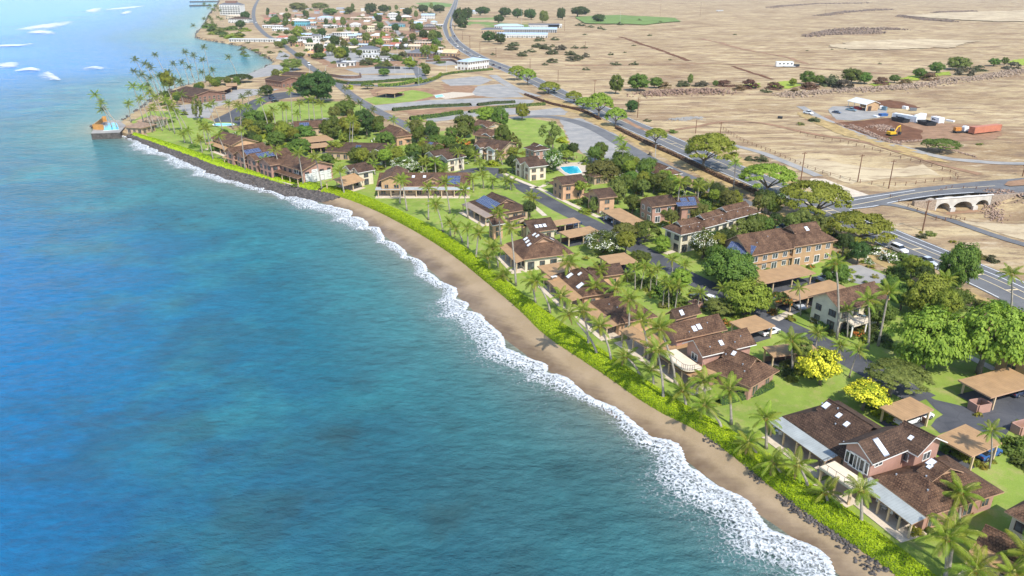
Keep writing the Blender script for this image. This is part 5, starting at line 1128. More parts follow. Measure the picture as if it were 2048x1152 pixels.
# ------------------------------------------------------------------ shrubs
random.seed(3)
for a in [(1460,560,60,'green'),(1500,545,26,'white'),(1530,540,26,'olive'),(1470,585,40,'green'),(1830,872,0,'x')]:
    if a[2]: bush(a[0], a[1], a[2], 1.0, a[3])
for px, py, wv, tn in [(1745,505,44,'white'),(1715,510,40,'white'),(1700,512,30,'olive'),(1780,520,50,'white'),(1800,525,44,'green'),(1740,535,20,'croton'),(1815,545,60,'green'),(1790,552,50,'green'),(1860,575,60,'green'),(1880,590,40,'green'),(1930,600,44,'green'),(1960,615,40,'olive'),(1985,620,40,'green'),(1990,655,60,'green'),(2025,660,60,'dark'),(1975,640,26,'croton'),(2030,720,70,'white'),
    (1700,655,34,'green'),(1715,670,30,'orange'),(1690,668,26,'green'),(1740,665,40,'dark'),(1760,680,50,'dark'),(1650,655,36,'green'),(1630,645,30,'olive'),(1660,668,26,'green'),(1615,600,18,'green'),(1580,640,22,'croton'),(1545,627,24,'croton'),
    (1900,905,40,'green'),(1930,918,36,'bright'),(1950,930,26,'croton'),(1965,935,22,'croton'),(1985,925,18,'croton'),(2030,900,70,'green'),(2045,930,60,'green'),(1955,832,20,'croton'),(2035,850,24,'croton'),(1760,830,40,'lime'),(1785,845,30,'lime'),(1745,815,36,'green'),(1830,1068,34,'croton'),(1855,1062,26,'green'),(1935,1025,24,'croton'),(1950,1015,22,'croton'),(1975,1000,18,'green'),
    (1500,640,30,'green'),(1600,735,40,'green'),(1575,730,30,'olive'),(1560,745,40,'dark'),(1620,750,36,'green'),(1395,608,20,'croton'),(1215,500,20,'green'),(1178,475,40,'white'),(1100,470,30,'white'),(1085,480,36,'olive'),(1245,520,30,'croton'),(1265,560,30,'green'),(1320,590,44,'green'),(1355,610,44,'green'),(1380,620,36,'olive'),(1290,575,50,'green'),
    (1168,425,26,'bright'),(1175,428,22,'bright'),(1100,470,20,'green'),(1050,434,26,'green'),(1040,428,22,'white'),(962,430,20,'dark'),(1130,385,26,'olive'),(1115,378,22,'white'),(1145,395,24,'croton'),(1165,405,26,'olive'),(1180,415,20,'croton'),(1205,428,24,'white'),(1215,420,18,'croton'),(1310,440,24,'croton'),(1330,436,24,'croton'),(1370,450,30,'olive'),(1410,490,26,'green'),(1440,480,34,'green'),(1465,470,34,'olive'),(1490,478,40,'olive'),(1520,470,36,'green'),(1355,490,18,'croton'),
    (1005,345,24,'green'),(1045,350,24,'green'),(1075,348,28,'bright'),(985,332,30,'lime'),(965,338,20,'green'),(1095,345,24,'green'),(1060,352,18,'green'),(640,255,24,'lime'),(555,262,40,'lime'),(520,272,40,'bright'),(580,300,30,'green'),(630,300,30,'green'),(690,300,34,'bright'),(735,318,34,'olive'),(770,320,36,'green'),(810,318,30,'green'),(860,332,40,'green'),(830,348,40,'white'),(900,300,34,'orange'),(905,285,30,'orange'),(930,292,26,'orange'),(870,272,20,'rust'),
    (590,372,16,'green'),(480,240,20,'olive'),(260,256,14,'green'),(274,258,12,'bright'),(560,152,22,'lime'),(615,158,26,'lime'),(590,158,24,'olive'),(600,170,20,'dark'),(560,172,16,'green'),(340,245,20,'green'),(370,230,20,'olive'),(400,245,18,'green'),(435,300,40,'green'),(460,300,30,'green'),(390,295,26,'green'),(640,165,20,'bright'),(700,178,20,'lime'),
    (1300,310,12,'grey'),(1255,320,20,'grey'),(1125,285,28,'lime'),(1245,300,18,'olive'),(1220,330,40,'green'),(1255,345,40,'bright'),(1300,375,40,'green'),(1190,365,30,'green'),(1340,400,36,'green'),(1380,405,40,'bright'),(1410,415,40,'green'),(1445,420,44,'bright'),(1480,415,36,'lime'),(1560,395,30,'white'),(1580,410,36,'dark'),(1545,400,30,'dark'),(1640,470,44,'dark'),(1665,480,44,'dark'),(1690,492,40,'dark'),(1650,455,34,'white'),(1610,435,30,'dark'),(1530,398,26,'rust')]:
    bush(px, py, wv, random.uniform(.75, 1.15), tn)
# scrub of the dry fields
for px, py, wv, tn in [(1090,98,30,'scrub'),(1105,108,30,'scrub'),(1120,100,26,'grey'),(1140,110,26,'scrub'),(1155,118,30,'scrub'),(1075,95,26,'scrub'),(1045,112,24,'scrub'),(1060,104,24,'scrub'),(1028,92,26,'scrub'),(1022,100,30,'scrub'),(1080,82,22,'scrub'),(1110,80,20,'scrub'),(1106,94,14,'scrub'),(1127,96,14,'grey'),(1149,97,18,'scrub'),(1168,97,16,'scrub'),(1172,114,20,'grey'),(1145,122,30,'grey'),(1105,125,26,'scrub'),(1230,130,24,'scrub'),(1268,130,20,'scrub'),(1209,60,10,'scrub'),(1278,42,12,'scrub'),(1300,72,10,'scrub'),(1268,92,10,'scrub'),
   (1172,140,18,'scrub'),(1222,110,14,'scrub'),(1090,130,14,'scrub'),(986,110,12,'scrub'),(1345,265,22,'green'),(1295,242,18,'scrub'),(1500,320,26,'scrub'),(1520,322,30,'scrub'),(1465,308,14,'scrub'),(1628,243,26,'scrub'),(1600,250,18,'olive'),(1590,185,26,'rust'),(1550,178,40,'rust'),(1500,176,40,'rust'),(1450,172,40,'rust'),(1400,172,36,'grey'),(1660,172,50,'scrub'),(1760,168,34,'rust'),(1690,176,44,'grey'),(1810,168,30,'rust'),(1860,160,36,'rust'),(1930,150,40,'grey'),(1960,142,36,'scrub'),(2020,138,40,'grey'),
   (1330,176,30,'rust'),(1365,172,30,'scrub'),(1480,180,30,'rust'),(1530,184,24,'scrub'),(1620,178,40,'rust'),(1780,278,12,'olive'),(1960,290,16,'olive'),(1840,475,24,'scrub'),(1860,470,26,'olive'),(1925,490,18,'scrub'),(1960,515,30,'olive'),(1985,522,30,'scrub'),(1905,485,16,'croton'),(1842,466,12,'croton'),(1200,58,14,'scrub'),(1240,50,16,'scrub'),(1160,52,20,'scrub'),(1180,54,18,'scrub'),(1320,46,12,'scrub'),(1170,70,10,'scrub'),(1340,120,8,'scrub'),(1250,106,8,'scrub'),(1470,70,8,'scrub'),(1760,128,8,'scrub'),(1690,98,6,'scrub'),(1614,101,6,'scrub'),(1664,99,6,'scrub')]:
    bush(px, py, wv, random.uniform(.6, .95), tn, field=True)
# small greenery and shrubs among the town lots
random.seed(8)
TOWN = [(520,30),(620,16),(880,14),(880,90),(900,130),(700,140),(560,95)]
nb = 0
while nb < 190:
    px, py = random.uniform(470, 900), random.uniform(14, 142)
    if inpoly(np.array([px]), np.array([py]), TOWN)[0]:
        bush(px, py, random.uniform(8, 20)*(.6+py/160), random.uniform(.6, 1.2), random.choice(['green', 'olive', 'dark', 'scrub', 'scrub', 'green', 'olive'])); nb += 1
nb = 0
while nb < 62:
    px, py = random.uniform(470, 900), random.uniform(12, 130)
    if inpoly(np.array([px]), np.array([py]), TOWN)[0]:
        f = .55+py/110; wv = random.uniform(9, 17)*f; hv = wv*random.uniform(.7, 1.0); tree(px, py, px, py-hv*.75, wv, hv, 'round', random.choice(['dark', 'green', 'olive', 'green', 'bright'])); nb += 1
for k in range(26):
    t_ = k/25; bush(400+random.uniform(-4, 60)+40*t_, 64+random.uniform(-8, 14), random.uniform(14, 30), .7, random.choice(['green', 'olive', 'dark', 'bright']))
for k in range(18): bush(480+random.uniform(0, 90), 95+random.uniform(-12, 20)+0.2*k, random.uniform(8, 18), .7, random.choice(['green', 'olive', 'scrub']))

# ------------------------------------------------------------------ the dense garden planting between the houses
random.seed(55)
LN = smooth([G(*p) for p in LANE], 4)
def inhouse(x_, y_, m_=.6):
    if any(math.dist((x_, y_), G(*q)) < r for q, r in (((1140,342), 10), ((1150,460), 9), ((1160,380), 0), ((1120,445), 7))): return True
    for w_ in WINGS:
        q = Vector((x_, y_))-w_.a; l = q.dot(w_.d); v = q.dot(w_.n)
        if -m_ < l < w_.L+m_ and -m_ < v < w_.W+m_: return True
    return False
def scatter(poly, n, tones, sz, ptree=.25, asp=(.7, 1.2)):
    P = [G(*p) for p in poly]; xs = [p[0] for p in P]; ys = [p[1] for p in P]; k = 0; tr = 0
    while k < n and tr < n*25:
        tr += 1; x_, y_ = random.uniform(min(xs), max(xs)), random.uniform(min(ys), max(ys))
        if not inpoly(np.array([x_]), np.array([y_]), P)[0] or inhouse(x_, y_): continue
        if pdist(np.array([x_]), np.array([y_]), LN)[0][0] < 4.6: continue
        px, py = proj(x_, y_, 0); s = CF/(y_*_c+CH*_s); k += 1; tn = random.choice(tones)
        if random.random() < ptree and tn in ('green', 'bright', 'dark', 'olive'):
            r = random.uniform(1.9, 3.2); hh = random.uniform(3.2, 5.5); cy = proj(x_, y_, hh)[1]; tree(px, py, px, cy, 2*r*s, r*1.7*s, 'round', tn)
        else: bush(px, py, random.uniform(*sz)*s, random.uniform(*asp), tn)
GR = ['green', 'green', 'bright', 'olive', 'dark', 'green', 'bright']; FL = GR+['croton', 'white', 'orange', 'lime']
scatter([(1180,305),(1290,348),(1400,388),(1500,424),(1440,432),(1340,402),(1250,384),(1195,365)], 60, GR+['white'], (2.4, 4.4), .3)
scatter([(1460,445),(1540,425),(1570,470),(1500,490),(1450,480)], 16, GR, (2, 3.6), .4)
scatter([(505,252),(700,240),(800,262),(930,285),(940,340),(780,345),(650,318),(520,285)], 95, GR+['lime', 'white'], (2.6, 5.0), .3)
scatter([(820,275),(1010,285),(1030,345),(960,350),(830,345)], 45, FL, (2.0, 4.0), .4)
scatter([(1790,545),(1900,592),(2000,640),(1970,700),(1850,660),(1760,605)], 34, GR, (2.0, 3.6), .35)
scatter([(1255,525),(1320,540),(1420,590),(1400,625),(1320,605),(1250,570)], 26, GR, (1.5, 3.0), .1)
scatter([(1112,376),(1232,434),(1222,440),(1100,384)], 26, FL, (1.2, 2.4), .05)
scatter([(1400,500),(1500,520),(1520,550),(1430,540)], 12, GR, (1.6, 3), .2)
scatter([(1560,442),(1745,522),(1725,535),(1660,510),(1545,462)], 30, ['green', 'dark', 'olive', 'white', 'dark'], (2.0, 3.6), .25)
scatter([(300,205),(420,170),(490,165),(440,185),(380,205),(335,228)], 30, GR, (2.0, 4.6), .3)
scatter([(1680,640),(1790,660),(1780,700),(1700,680)], 14, FL+['dark', 'dark'], (1.4, 3), .1)
scatter([(1545,720),(1640,735),(1620,765),(1560,760)], 10, GR, (1.3, 2.6), .1)
scatter([(1870,905),(1960,935),(1990,930),(1900,895)], 10, ['croton', 'green', 'bright'], (.9, 1.7), 0)
scatter([(1040,430),(1100,445),(1090,480),(1050,465)], 10, FL, (1.3, 2.4), .1)
scatter([(440,285),(560,265),(600,300),(560,312),(480,295)], 26, GR+['lime'], (2.0, 4.0), .35)
scatter([(1255,425),(1330,436),(1345,455),(1310,450)], 12, FL, (1.2, 2.4), .1)
scatter([(1230,500),(1330,512),(1290,520),(1240,512)], 6, GR, (1.4, 2.6), .2)
scatter([(540,140),(620,145),(600,178),(540,172)], 16, GR+['lime'], (2.0, 4.4), .3)
scatter([(1010,300),(1130,300),(1190,330),(1290,348),(1400,388),(1560,430),(1560,470),(1430,490),(1340,470),(1280,432),(1200,428),(1090,375),(1020,348)], 150, FL+['dark', 'olive'], (1.3, 2.9), .06)
scatter([(430,270),(700,245),(930,285),(1000,340),(900,362),(780,352),(650,340),(560,315)], 110, GR+['lime', 'white', 'olive'], (1.6, 3.6), .06)
scatter([(1480,480),(1690,480),(1760,560),(1600,640),(1500,600),(1440,560)], 50, FL+['dark'], (1.2, 2.6), .03)
scatter([(1080,440),(1200,450),(1260,500),(1420,600),(1520,640),(1480,660),(1330,620),(1240,560),(1120,500)], 60, FL, (1.2, 2.6), .0)
plant_bushes()
# ------------------------------------------------------------------ hedges
def hedge(name, inner_, outer_, hgt, dens, leaf, m, core, label, cat='hedge', z0=0.0, zout=None, seed=1):
    """clipped or sprawling hedge between two lines: a low core and a skin of leaves"""
    A = np.asarray(inner_); B = np.asarray(outer_); n = len(A); zo = z0 if zout is None else zout
    t_ = empty(name, (float(A[0, 0]), float(A[0, 1]), 0)); o = np.array([A[0, 0], A[0, 1], 0])
    def prof(f, u):                                       # f across 0..1, u index along
        h_ = hgt*np.clip(1-np.abs(2*f-1)**3.2, 0, 1)**.6; xx = A[u, 0]*(1-f)+B[u, 0]*f; yy = A[u, 1]*(1-f)+B[u, 1]*f
        return xx, yy, z0*(1-f)+zo*f+h_*(.86+.26*fbm(xx/1.7, yy/1.7, 60+seed))
    fr = np.linspace(0, 1, 9); U_, F_ = np.meshgrid(np.arange(n), fr); xx, yy, zz = prof(F_.ravel(), U_.ravel())
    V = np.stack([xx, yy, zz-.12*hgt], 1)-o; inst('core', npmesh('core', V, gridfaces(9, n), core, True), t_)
    seg = np.linalg.norm(np.diff(A, axis=0), axis=1); wd = np.linalg.norm(A-B, axis=1); wgt = seg*(wd[:-1]+hgt*1.5); N_ = int(wgt.sum()*dens); p = wgt/wgt.sum()
    u = RG.choice(n-1, N_, p=p); f = RG.beta(.75, .75, N_); k = RG.random(N_); a = prof(f, u); b_ = prof(f, u+1); C = np.stack([a[i]*(1-k)+b_[i]*k for i in range(3)], 1)
    C[:, 2] += RG.normal(0, .05, N_)*hgt; d = (B-A)[u]; d = d/(np.linalg.norm(d, axis=1)[:, None]+1e-9); tilt = (2*f-1)**3*1.5
    Nn = unit(np.stack([d[:, 0]*tilt, d[:, 1]*tilt, np.ones(N_)*.9], 1)+RG.normal(size=(N_, 3))*.45); V, F = leafquads(C-o, Nn, leaf*RG.uniform(.6, 1.4, N_))
    tag(inst('foliage', npmesh('foliage', V, F, m), t_), kind='stuff'); tag(t_, label, cat); return t_
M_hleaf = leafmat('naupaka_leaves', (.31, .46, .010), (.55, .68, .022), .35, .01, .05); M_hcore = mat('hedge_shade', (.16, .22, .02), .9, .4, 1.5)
i0 = NP*0; i1 = NP*19
hin = HD*.93+TB*.07; hou = TB.copy()
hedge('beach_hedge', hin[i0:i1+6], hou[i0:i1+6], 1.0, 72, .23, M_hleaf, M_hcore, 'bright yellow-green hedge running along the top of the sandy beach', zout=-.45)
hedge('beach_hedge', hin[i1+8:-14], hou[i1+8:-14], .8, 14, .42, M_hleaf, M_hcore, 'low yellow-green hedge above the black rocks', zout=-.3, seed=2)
def line2(px, wd, step=1.2):
    P = smooth([G(*p) for p in px], step); T = np.gradient(P, axis=0); T /= np.linalg.norm(T, axis=1)[:, None]; Nn = np.stack([-T[:, 1], T[:, 0]], 1); return P+Nn*wd/2, P-Nn*wd/2
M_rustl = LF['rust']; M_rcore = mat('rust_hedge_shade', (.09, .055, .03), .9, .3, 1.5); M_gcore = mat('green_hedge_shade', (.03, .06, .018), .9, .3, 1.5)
for px, wd, hg_, m, cm, lab in (
  ([(1232,257),(1290,286),(1360,317),(1430,352),(1500,382),(1560,410)], 1.5, 1.2, M_rustl, M_rcore, 'long pinkish brown hedge between the highway and the old road'),
  ([(1050,190),(1100,208),(1160,222),(1200,240)], 1.5, 1.1, M_rustl, M_rcore, 'dry brown hedge beside the highway above the grey lots'),
  ([(672,164),(700,168),(760,165),(800,162),(830,160)], 2.0, 1.6, LF['green'], M_gcore, 'clipped green hedge along the far side of the entrance street'),
  ([(756,173),(790,172),(825,165),(842,160)], 2.2, 1.8, LF['bright'], M_gcore, 'clipped green hedge on the near side of the entrance drive'), ([(832,168),(856,163),(874,157),(882,150)], 2.2, 1.8, LF['bright'], M_gcore, 'curved clipped hedge at the corner of the entrance drive'),
  ([(880,152),(910,147),(950,143),(985,140)], 2.0, 1.5, LF['olive'], M_gcore, 'olive hedge below the two-storey white house by the highway'),
  ([(785,222),(850,216),(930,212),(940,212)], 2.4, 1.5, LF['scrub'], M_gcore, 'farther dark shrub row along the ditch'), ([(955,212),(990,208),(1030,206)], 2.4, 1.4, LF['scrub'], M_gcore, 'short shrub row at the ditch end near the highway'), ([(820,240),(870,235),(925,227)], 2.6, 1.8, LF['green'], M_gcore, 'nearer green shrub row along the ditch'),
  ([(938,226),(990,218),(1060,212),(1090,210)], 2.2, 1.4, LF['olive'], M_gcore, 'pale shrub row along the ditch near the highway'),
  ([(1436,808),(1470,800),(1510,788),(1542,772)], 1.5, 1.2, LF['green'], M_gcore, 'clipped dark green hedge beside the pink stepped house')):
    a, b_ = line2(px, wd); dist = G(*px[0])[1]; hedge('hedge', a, b_, hg_, 30 if dist < 160 else (12 if dist < 320 else 6), .22 if dist < 160 else (.45 if dist < 320 else .7), m, cm, lab, seed=len(lab))
# ------------------------------------------------------------------ lava rocks
def rocks(name, C, S, m, label):
    ico = np.array([(0, 0, 1), (.9, 0, .4), (.28, .85, .4), (-.72, .53, .4), (-.72, -.53, .4), (.28, -.85, .4), (.72, .53, -.4), (-.28, .85, -.4), (-.9, 0, -.4), (-.28, -.85, -.4), (.72, -.53, -.4)])
    fc = [(0, 1, 2), (0, 2, 3), (0, 3, 4), (0, 4, 5), (0, 5, 1), (1, 6, 2), (2, 7, 3), (3, 8, 4), (4, 9, 5), (5, 10, 1), (6, 7, 2), (7, 8, 3), (8, 9, 4), (9, 10, 5), (10, 6, 1)]
    n = len(C); a = RG.random(n)*6.28; ca, sa = np.cos(a)[:, None], np.sin(a)[:, None]; V = ico[None]*RG.uniform(.72, 1.3, (n, 11, 3))*np.array([1, 1, .75])*S[:, None, None]*.5
    V = np.stack([V[..., 0]*ca-V[..., 1]*sa, V[..., 0]*sa+V[..., 1]*ca, V[..., 2]], -1)+C[:, None]; F = (np.array(fc)[None]+np.arange(n)[:, None, None]*11).reshape(-1, 3)
    o = inst(name, npmesh(name, V.reshape(-1, 3), F, m)); return tag(o, label, 'rocks', kind='stuff')
M_lava = mat('black_lava', (.045, .042, .042), .75, .5, 1.2, bmp=.4, c2=(.10, .085, .075)); M_brock = mat('brown_fieldstone', (.20, .12, .08), .9, .4, 1, bmp=.4, c2=(.34, .24, .18))
def band(i0_, i1_, f0, f1, n, s0, s1, pw=1.0):
    u = RG.integers(i0_, i1_, n); f = f0+(f1-f0)*RG.random(n)**pw; q = TB[u]*(1-f)[:, None]+WT[u]*f[:, None]+RG.normal(0, .2, (n, 2)); S = RG.uniform(s0, s1, n)
    return np.column_stack([q, -.45+(SEA+.45)*f+.02*S]), S
C, S = band(i1-14, nU*0+len(TB)-10, .02, 1.12, 4800, .55, 1.5); C[:, 2] += .15*RG.random(len(C)); rocks('lava_rocks', C, S, M_lava, 'black lava boulders of the sea wall north of the beach')
c1 = [band(0, NP*3, -.1, .34, 900, .2, .55, 1.7), band(NP*3, NP*5, -.1, .18, 500, .18, .5, 1.6), band(NP*5, NP*8, -.1, .14, 420, .18, .45, 1.6)]
keep = []
for C, S in c1: k = fbm(C[:, 0]/4, C[:, 1]/4, 130) > .45; keep.append((C[k], S[k]))
rocks('lava_rocks', np.concatenate([k[0] for k in keep]), np.concatenate([k[1] for k in keep]), M_lava, 'dark lava stones scattered below the hedge near the bottom corner')
P = resample(C2, 900); n = 1700; u = RG.integers(0, 620, n); S = RG.uniform(.8, 2.2, n); rocks('lava_rocks', np.column_stack([P[u]+RG.normal(0, 1.0, (n, 2)), RG.uniform(-1.9, -.6, n)]), S, M_lava, 'dark rocks edging the point and the far bay')
# stone walls and piles of the fields
def pile(px, n, s0, s1, hgt, label, m=None, wdm=3):
    P = smooth([GZ(*p)[:2] for p in px], 1.0); u = RG.integers(0, len(P), n); q = P[u]+RG.normal(0, wdm/2, (n, 2)); z = hz(q[:, 0], q[:, 1])+RG.random(n)*hgt*np.exp(-(np.linalg.norm(q-P[u], axis=1)/wdm)**2); S = RG.uniform(s0, s1, n)
    return rocks('stone_row', np.column_stack([q, z]), S, m or M_brock, label)
pile([(1672,248),(1720,262),(1765,281),(1800,289)], 700, .3, .8, .8, 'outer row of brown field stones beside the dirt road', wdm=1.0); pile([(1700,250),(1740,266),(1785,284),(1848,282)], 650, .3, .8, .8, 'inner row of brown field stones around the dug soil', wdm=1.0)
pile([(1745,256),(1765,252),(1775,262)], 350, .3, .9, .7, 'heap of pale stones beside the yellow digger', wdm=4); pile([(1905,300),(1930,308),(1950,314)], 150, .3, .7, .4, 'short row of stones right of the umbrella tree', wdm=.8); pile([(1350,240),(1370,238),(1395,236)], 260, .4, 1.0, .6, 'grey stone heap in the dry field', M_pad, wdm=4)
pile([(1990,440),(1985,405),(2048,415)], 500, .3, .8, .8, 'loose stones beside the arched bridge', wdm=3)
for px, lab, w_ in (([(1618,73),(1680,62),(1800,60)], 'long dark brush heap on the pale field', 12), ([(1640,70),(1760,66)], 'second dark brush heap beside the long one', 9), ([(1640,32),(1700,24),(1780,20)], 'dark brush heap high on the field', 14), ([(1540,16),(1600,10),(1735,6)], 'far dark brush line along the top of the field', 14), ([(1800,32),(1850,40),(1910,44)], 'thin dark brush line near the right top', 8), ([(1870,26),(1950,24)], 'short dark brush line at the far right', 8)):
    pile(px, 900, 1.0, 3.6, 3.0, lab, mat('dry_brush', (.13, .09, .065), .95, .4, .4, c2=(.22, .16, .12)), wdm=w_)
pile([(1290,190),(1340,186),(1400,184),(1450,186)], 900, .5, 1.8, 2.2, 'red soil bank below the gully trees', mat('red_bank', (.17, .10, .07), .95, .35, .4, c2=(.27, .18, .13)), 9); pile([(1560,192),(1660,184),(1780,178),(1900,162),(2048,142)], 2600, .5, 1.8, 1.6, 'long brown soil bank along the gully', mat('brown_bank', (.22, .15, .11), .95, .35, .4, c2=(.32, .24, .17)), 8)
# ------------------------------------------------------------------ bridge with three arches
def bridge():
    t_ = empty('arched_bridge', (*BRG, -3.6)); tag(t_, 'white concrete road bridge with three dark arches', 'bridge'); o = (*BRG, -3.6)
    a = Vector(G(1868,424,-3.4)); b_ = Vector(G(1979,415,-3.4)); d = (b_-a); L_ = d.length; d.normalize(); n = Vector((-d.y, d.x)); n = n if n.y > 0 else -n
    P = lambda l, w_, z: (*(a+d*l+n*w_), z); mb = MB(); zt, zb, th = .75, -3.9, 9.0; sp = [(.02, .28), (.315, .685), (.72, .98)]
    xs = [0]; N_ = 12
    for s0, s1 in sp:
        c_, r_ = (s0+s1)/2*L_, (s1-s0)/2*L_; ring = [(c_-r_*math.cos(math.pi*k/N_), -3.9+3.2*math.sin(math.pi*k/N_)**.7) for k in range(N_+1)]
        for k in range(N_):
            (x0, z0), (x1, z1) = ring[k], ring[k+1]
            mb.face([P(x0, 0, z0), P(x1, 0, z1), P(x1, 0, zt), P(x0, 0, zt)]); mb.face([P(x0, 0, z0), P(x0, th, z0), P(x1, th, z1), P(x1, 0, z1)])
        xs += [c_-r_, c_+r_]
    xs.append(L_)
    for k in range(0, len(xs), 2): mb.face([P(xs[k], 0, zb), P(xs[k+1], 0, zb), P(xs[k+1], 0, zt), P(xs[k], 0, zt)])
    mb.build('arch_wall', mat('bridge_concrete', (.50, .46, .40), .85, .2, .5, bmp=.1), t_, o)
    pc = MB(); pc.slab(clean([P(-.3, -.25, 0)[:2], P(L_+.3, -.25, 0)[:2], P(L_+.3, .3, 0)[:2], P(-.3, .3, 0)[:2]]), .75, .95); pc.build('parapet_cap', T_white, t_, o)
    for k in range(2, len(xs)-2, 2):
        c_ = (xs[k]+xs[k+1])/2; mb = MB(); mb.slab(clean([P(c_-.9, -.8, 0)[:2], P(c_+.9, -.8, 0)[:2], P(c_+.9, 0, 0)[:2], P(c_-.9, 0, 0)[:2]]), -4, -2.3); mb.build('pier_footing', MATS['bridge_concrete'], t_, o)
    fl = MB(); fl.slab(clean([P(0, -2.5, 0)[:2], P(L_, -2.5, 0)[:2], P(L_, 9, 0)[:2], P(0, 9, 0)[:2]]), -4.2, -3.55); fl.build('culvert_floor', M_dirt, t_, o)
    bk = MB(); bk.face([P(0, 8.9, -4), P(L_, 8.9, -4), P(L_, 8.9, .05), P(0, 8.9, .05)]); bk.build('arch_shade_sheet', mat('arch_shade', (.05, .045, .04), .9, .2, 1), t_, o)  # dark sheet behind the open arches, their inner shade put into its colour
    for l0, l1, w1 in ((-8, 0, 1.0), (L_, L_+14, 1.0)):
        wl = MB(); wl.slab(clean([P(l0, -.1, 0)[:2], P(l1, -.1, 0)[:2], P(l1, w1, 0)[:2], P(l0, w1, 0)[:2]]), -4, .5); wl.build('wing_wall', mat('rubble_wall', (.30, .23, .17), .9, .45, 2.5, bmp=.6), t_, o)
bridge()
# ------------------------------------------------------------------ poles and fences
M_pole = mat('brown_pole', (.17, .085, .05), .9, .25, 1.5); M_steel = mat('galvanised_steel', (.5, .5, .5), .5, .1, 1, .4)
def pole(bx, by, tx, ty, arms=1, look='brown wooden utility pole'):
    x_, y_, z0 = GZ(bx, by); z = zat(x_, y_, ty)-z0; t_ = empty('utility_pole', (x_, y_, z0)); mb = MB(); mb.tube([(0, 0, -.3), (0, 0, z)], [.2, .13], 7); mb.build('shaft', M_pole, t_, uv=False)
    for k in range(arms): mb = MB(); mb.box((0, 0, z-.5-k*.9), (2.4, .16, .16), .5); [mb.tube([(math.cos(.5)*q, math.sin(.5)*q, z-.45-k*.9), (math.cos(.5)*q, math.sin(.5)*q, z-.2-k*.9)], [.06, .05], 5) for q in (-1.1, -.5, .5, 1.1)]; mb.build('crossarm', M_pole, t_, uv=False)
    THINGS.append((t_, look, 'pole', bx, by))
for p in [(1601,364,1610,304,1),(1715,364,1725,309,1),(1777,377,1788,320,1),(1845,461,1860,400,1),(2045,352,2049,328,1),(1391,267,1393,240,0),(1440,272,1442,244,1),(1275,235,1277,194,3),(1060,141,1060,117,1),(1116,163,1117,140,0),(1189,186,1190,160,1),(992,114,993,95,1),(960,105,960,85,1),(940,98,939,72,1),(1129,62,1129,40,1),(1400,34,1400,4,1),(1320,34,1320,8,1),(1170,100,1171,82,0),(1650,30,1651,8,0),(925,80,925,62,0),(905,110,905,92,0)]:
    pole(*p)
def lamp(bx, by, tx, ty):
    x_, y_, z0 = GZ(bx, by); z = zat(x_, y_, ty)-z0; t_ = empty('street_lamp', (x_, y_, z0)); mb = MB(); mb.tube([(0, 0, -.2), (0, 0, z), (.6, 0, z+.3), (1.4, 0, z+.35)], [.13, .09, .07, .06], 6); mb.build('shaft', M_steel, t_, uv=False)
    mb = MB(); mb.box((1.6, 0, z+.33), (.7, .3, .16)); mb.build('lamp_head', M_steel, t_, uv=False); THINGS.append((t_, 'grey steel street lamp', 'street lamp', bx, by))
for p in [(811,157,810,133),(837,148,838,125),(893,144,893,124),(652,150,655,132),(795,115,795,96),(862,270,862,255),(838,172,845,152),(1043,52,1043,18),(1240,50,1240,20),(1310,318,1310,290),(790,148,790,130),(620,150,621,132)]: lamp(*p)
def fence(px, label, step=3.0, hgt=1.25, rails=2, wood=True):
    P = smooth([GZ(*p)[:2] for p in px], step); t_ = empty('fence', (float(P[0, 0]), float(P[0, 1]), 0)); tag(t_, label, 'fence'); o = (float(P[0, 0]), float(P[0, 1]), 0); z = hz(P[:, 0], P[:, 1])
    pm_ = MB(); pm_.box((0, 0, hgt/2-.1), (.16, .16, hgt+.2)); me = pm_.mesh('post', M_pole, uv=False)
    for k in range(len(P)): inst('post', me, t_, (P[k, 0]-o[0], P[k, 1]-o[1], float(z[k])))
    for r_ in range(rails):
        mb = MB(); mb.tube([(P[k, 0], P[k, 1], z[k]+hgt*(.45+.45*r_)) for k in range(len(P))], [.04]*len(P), 4); mb.build('rail', M_pole, t_, o, uv=False)
fence([(1442,256),(1480,280),(1540,304),(1600,330),(1660,352),(1720,366),(1790,372),(1850,366),(1900,360)], 'wooden post fence along the path and dry paddock', 3.5)
fence([(1600,268),(1680,285),(1760,305),(1840,326),(1900,346),(1915,358)], 'wire post fence between dirt track and paddock', 4)
fence([(1868,398),(1900,391),(1950,386),(1998,383),(2048,390)], 'low brown rail fence along the bridge edge', 2.5, 1.0)
fence([(1780,395),(1850,430),(1890,442),(1930,436)], 'short post fence beside the bike path', 4, 1.1)
fence([(1180,328),(1165,318),(1140,318),(1115,326)], 'dark fence around the swimming pool', 2.5, 1.2)
# ------------------------------------------------------------------ vehicles
M_tyre = mat('tyre_rubber', (.02, .02, .02), .8, .1, 3); M_rim = mat('wheel_rim', (.45, .45, .46), .35, .05, 3, .7); M_lamp = mat('lamp_lens', (.75, .75, .7), .2, .05, 3); M_tail = mat('tail_lens', (.4, .02, .02), .3, .05, 3)
m, t, b = nodes('car_glass'); b.inputs['Base Color'].default_value = (.02, .025, .03, 1); b.inputs['Roughness'].default_value = .06; M_cglass = m
def paint(nm, c):
    if 'paint_'+nm in MATS: return MATS['paint_'+nm]
    m, t, b = nodes('paint_'+nm); n_ = noise(t, geo_pos(t), 3, 3); t.links.new(ramp(t, n_, [(.3, tuple(x*.92 for x in c)), (.7, c)]).outputs[0], b.inputs['Base Color']); b.inputs['Roughness'].default_value = .3; b.inputs['Coat Weight'].default_value = .6; MATS['paint_'+nm] = m; return m
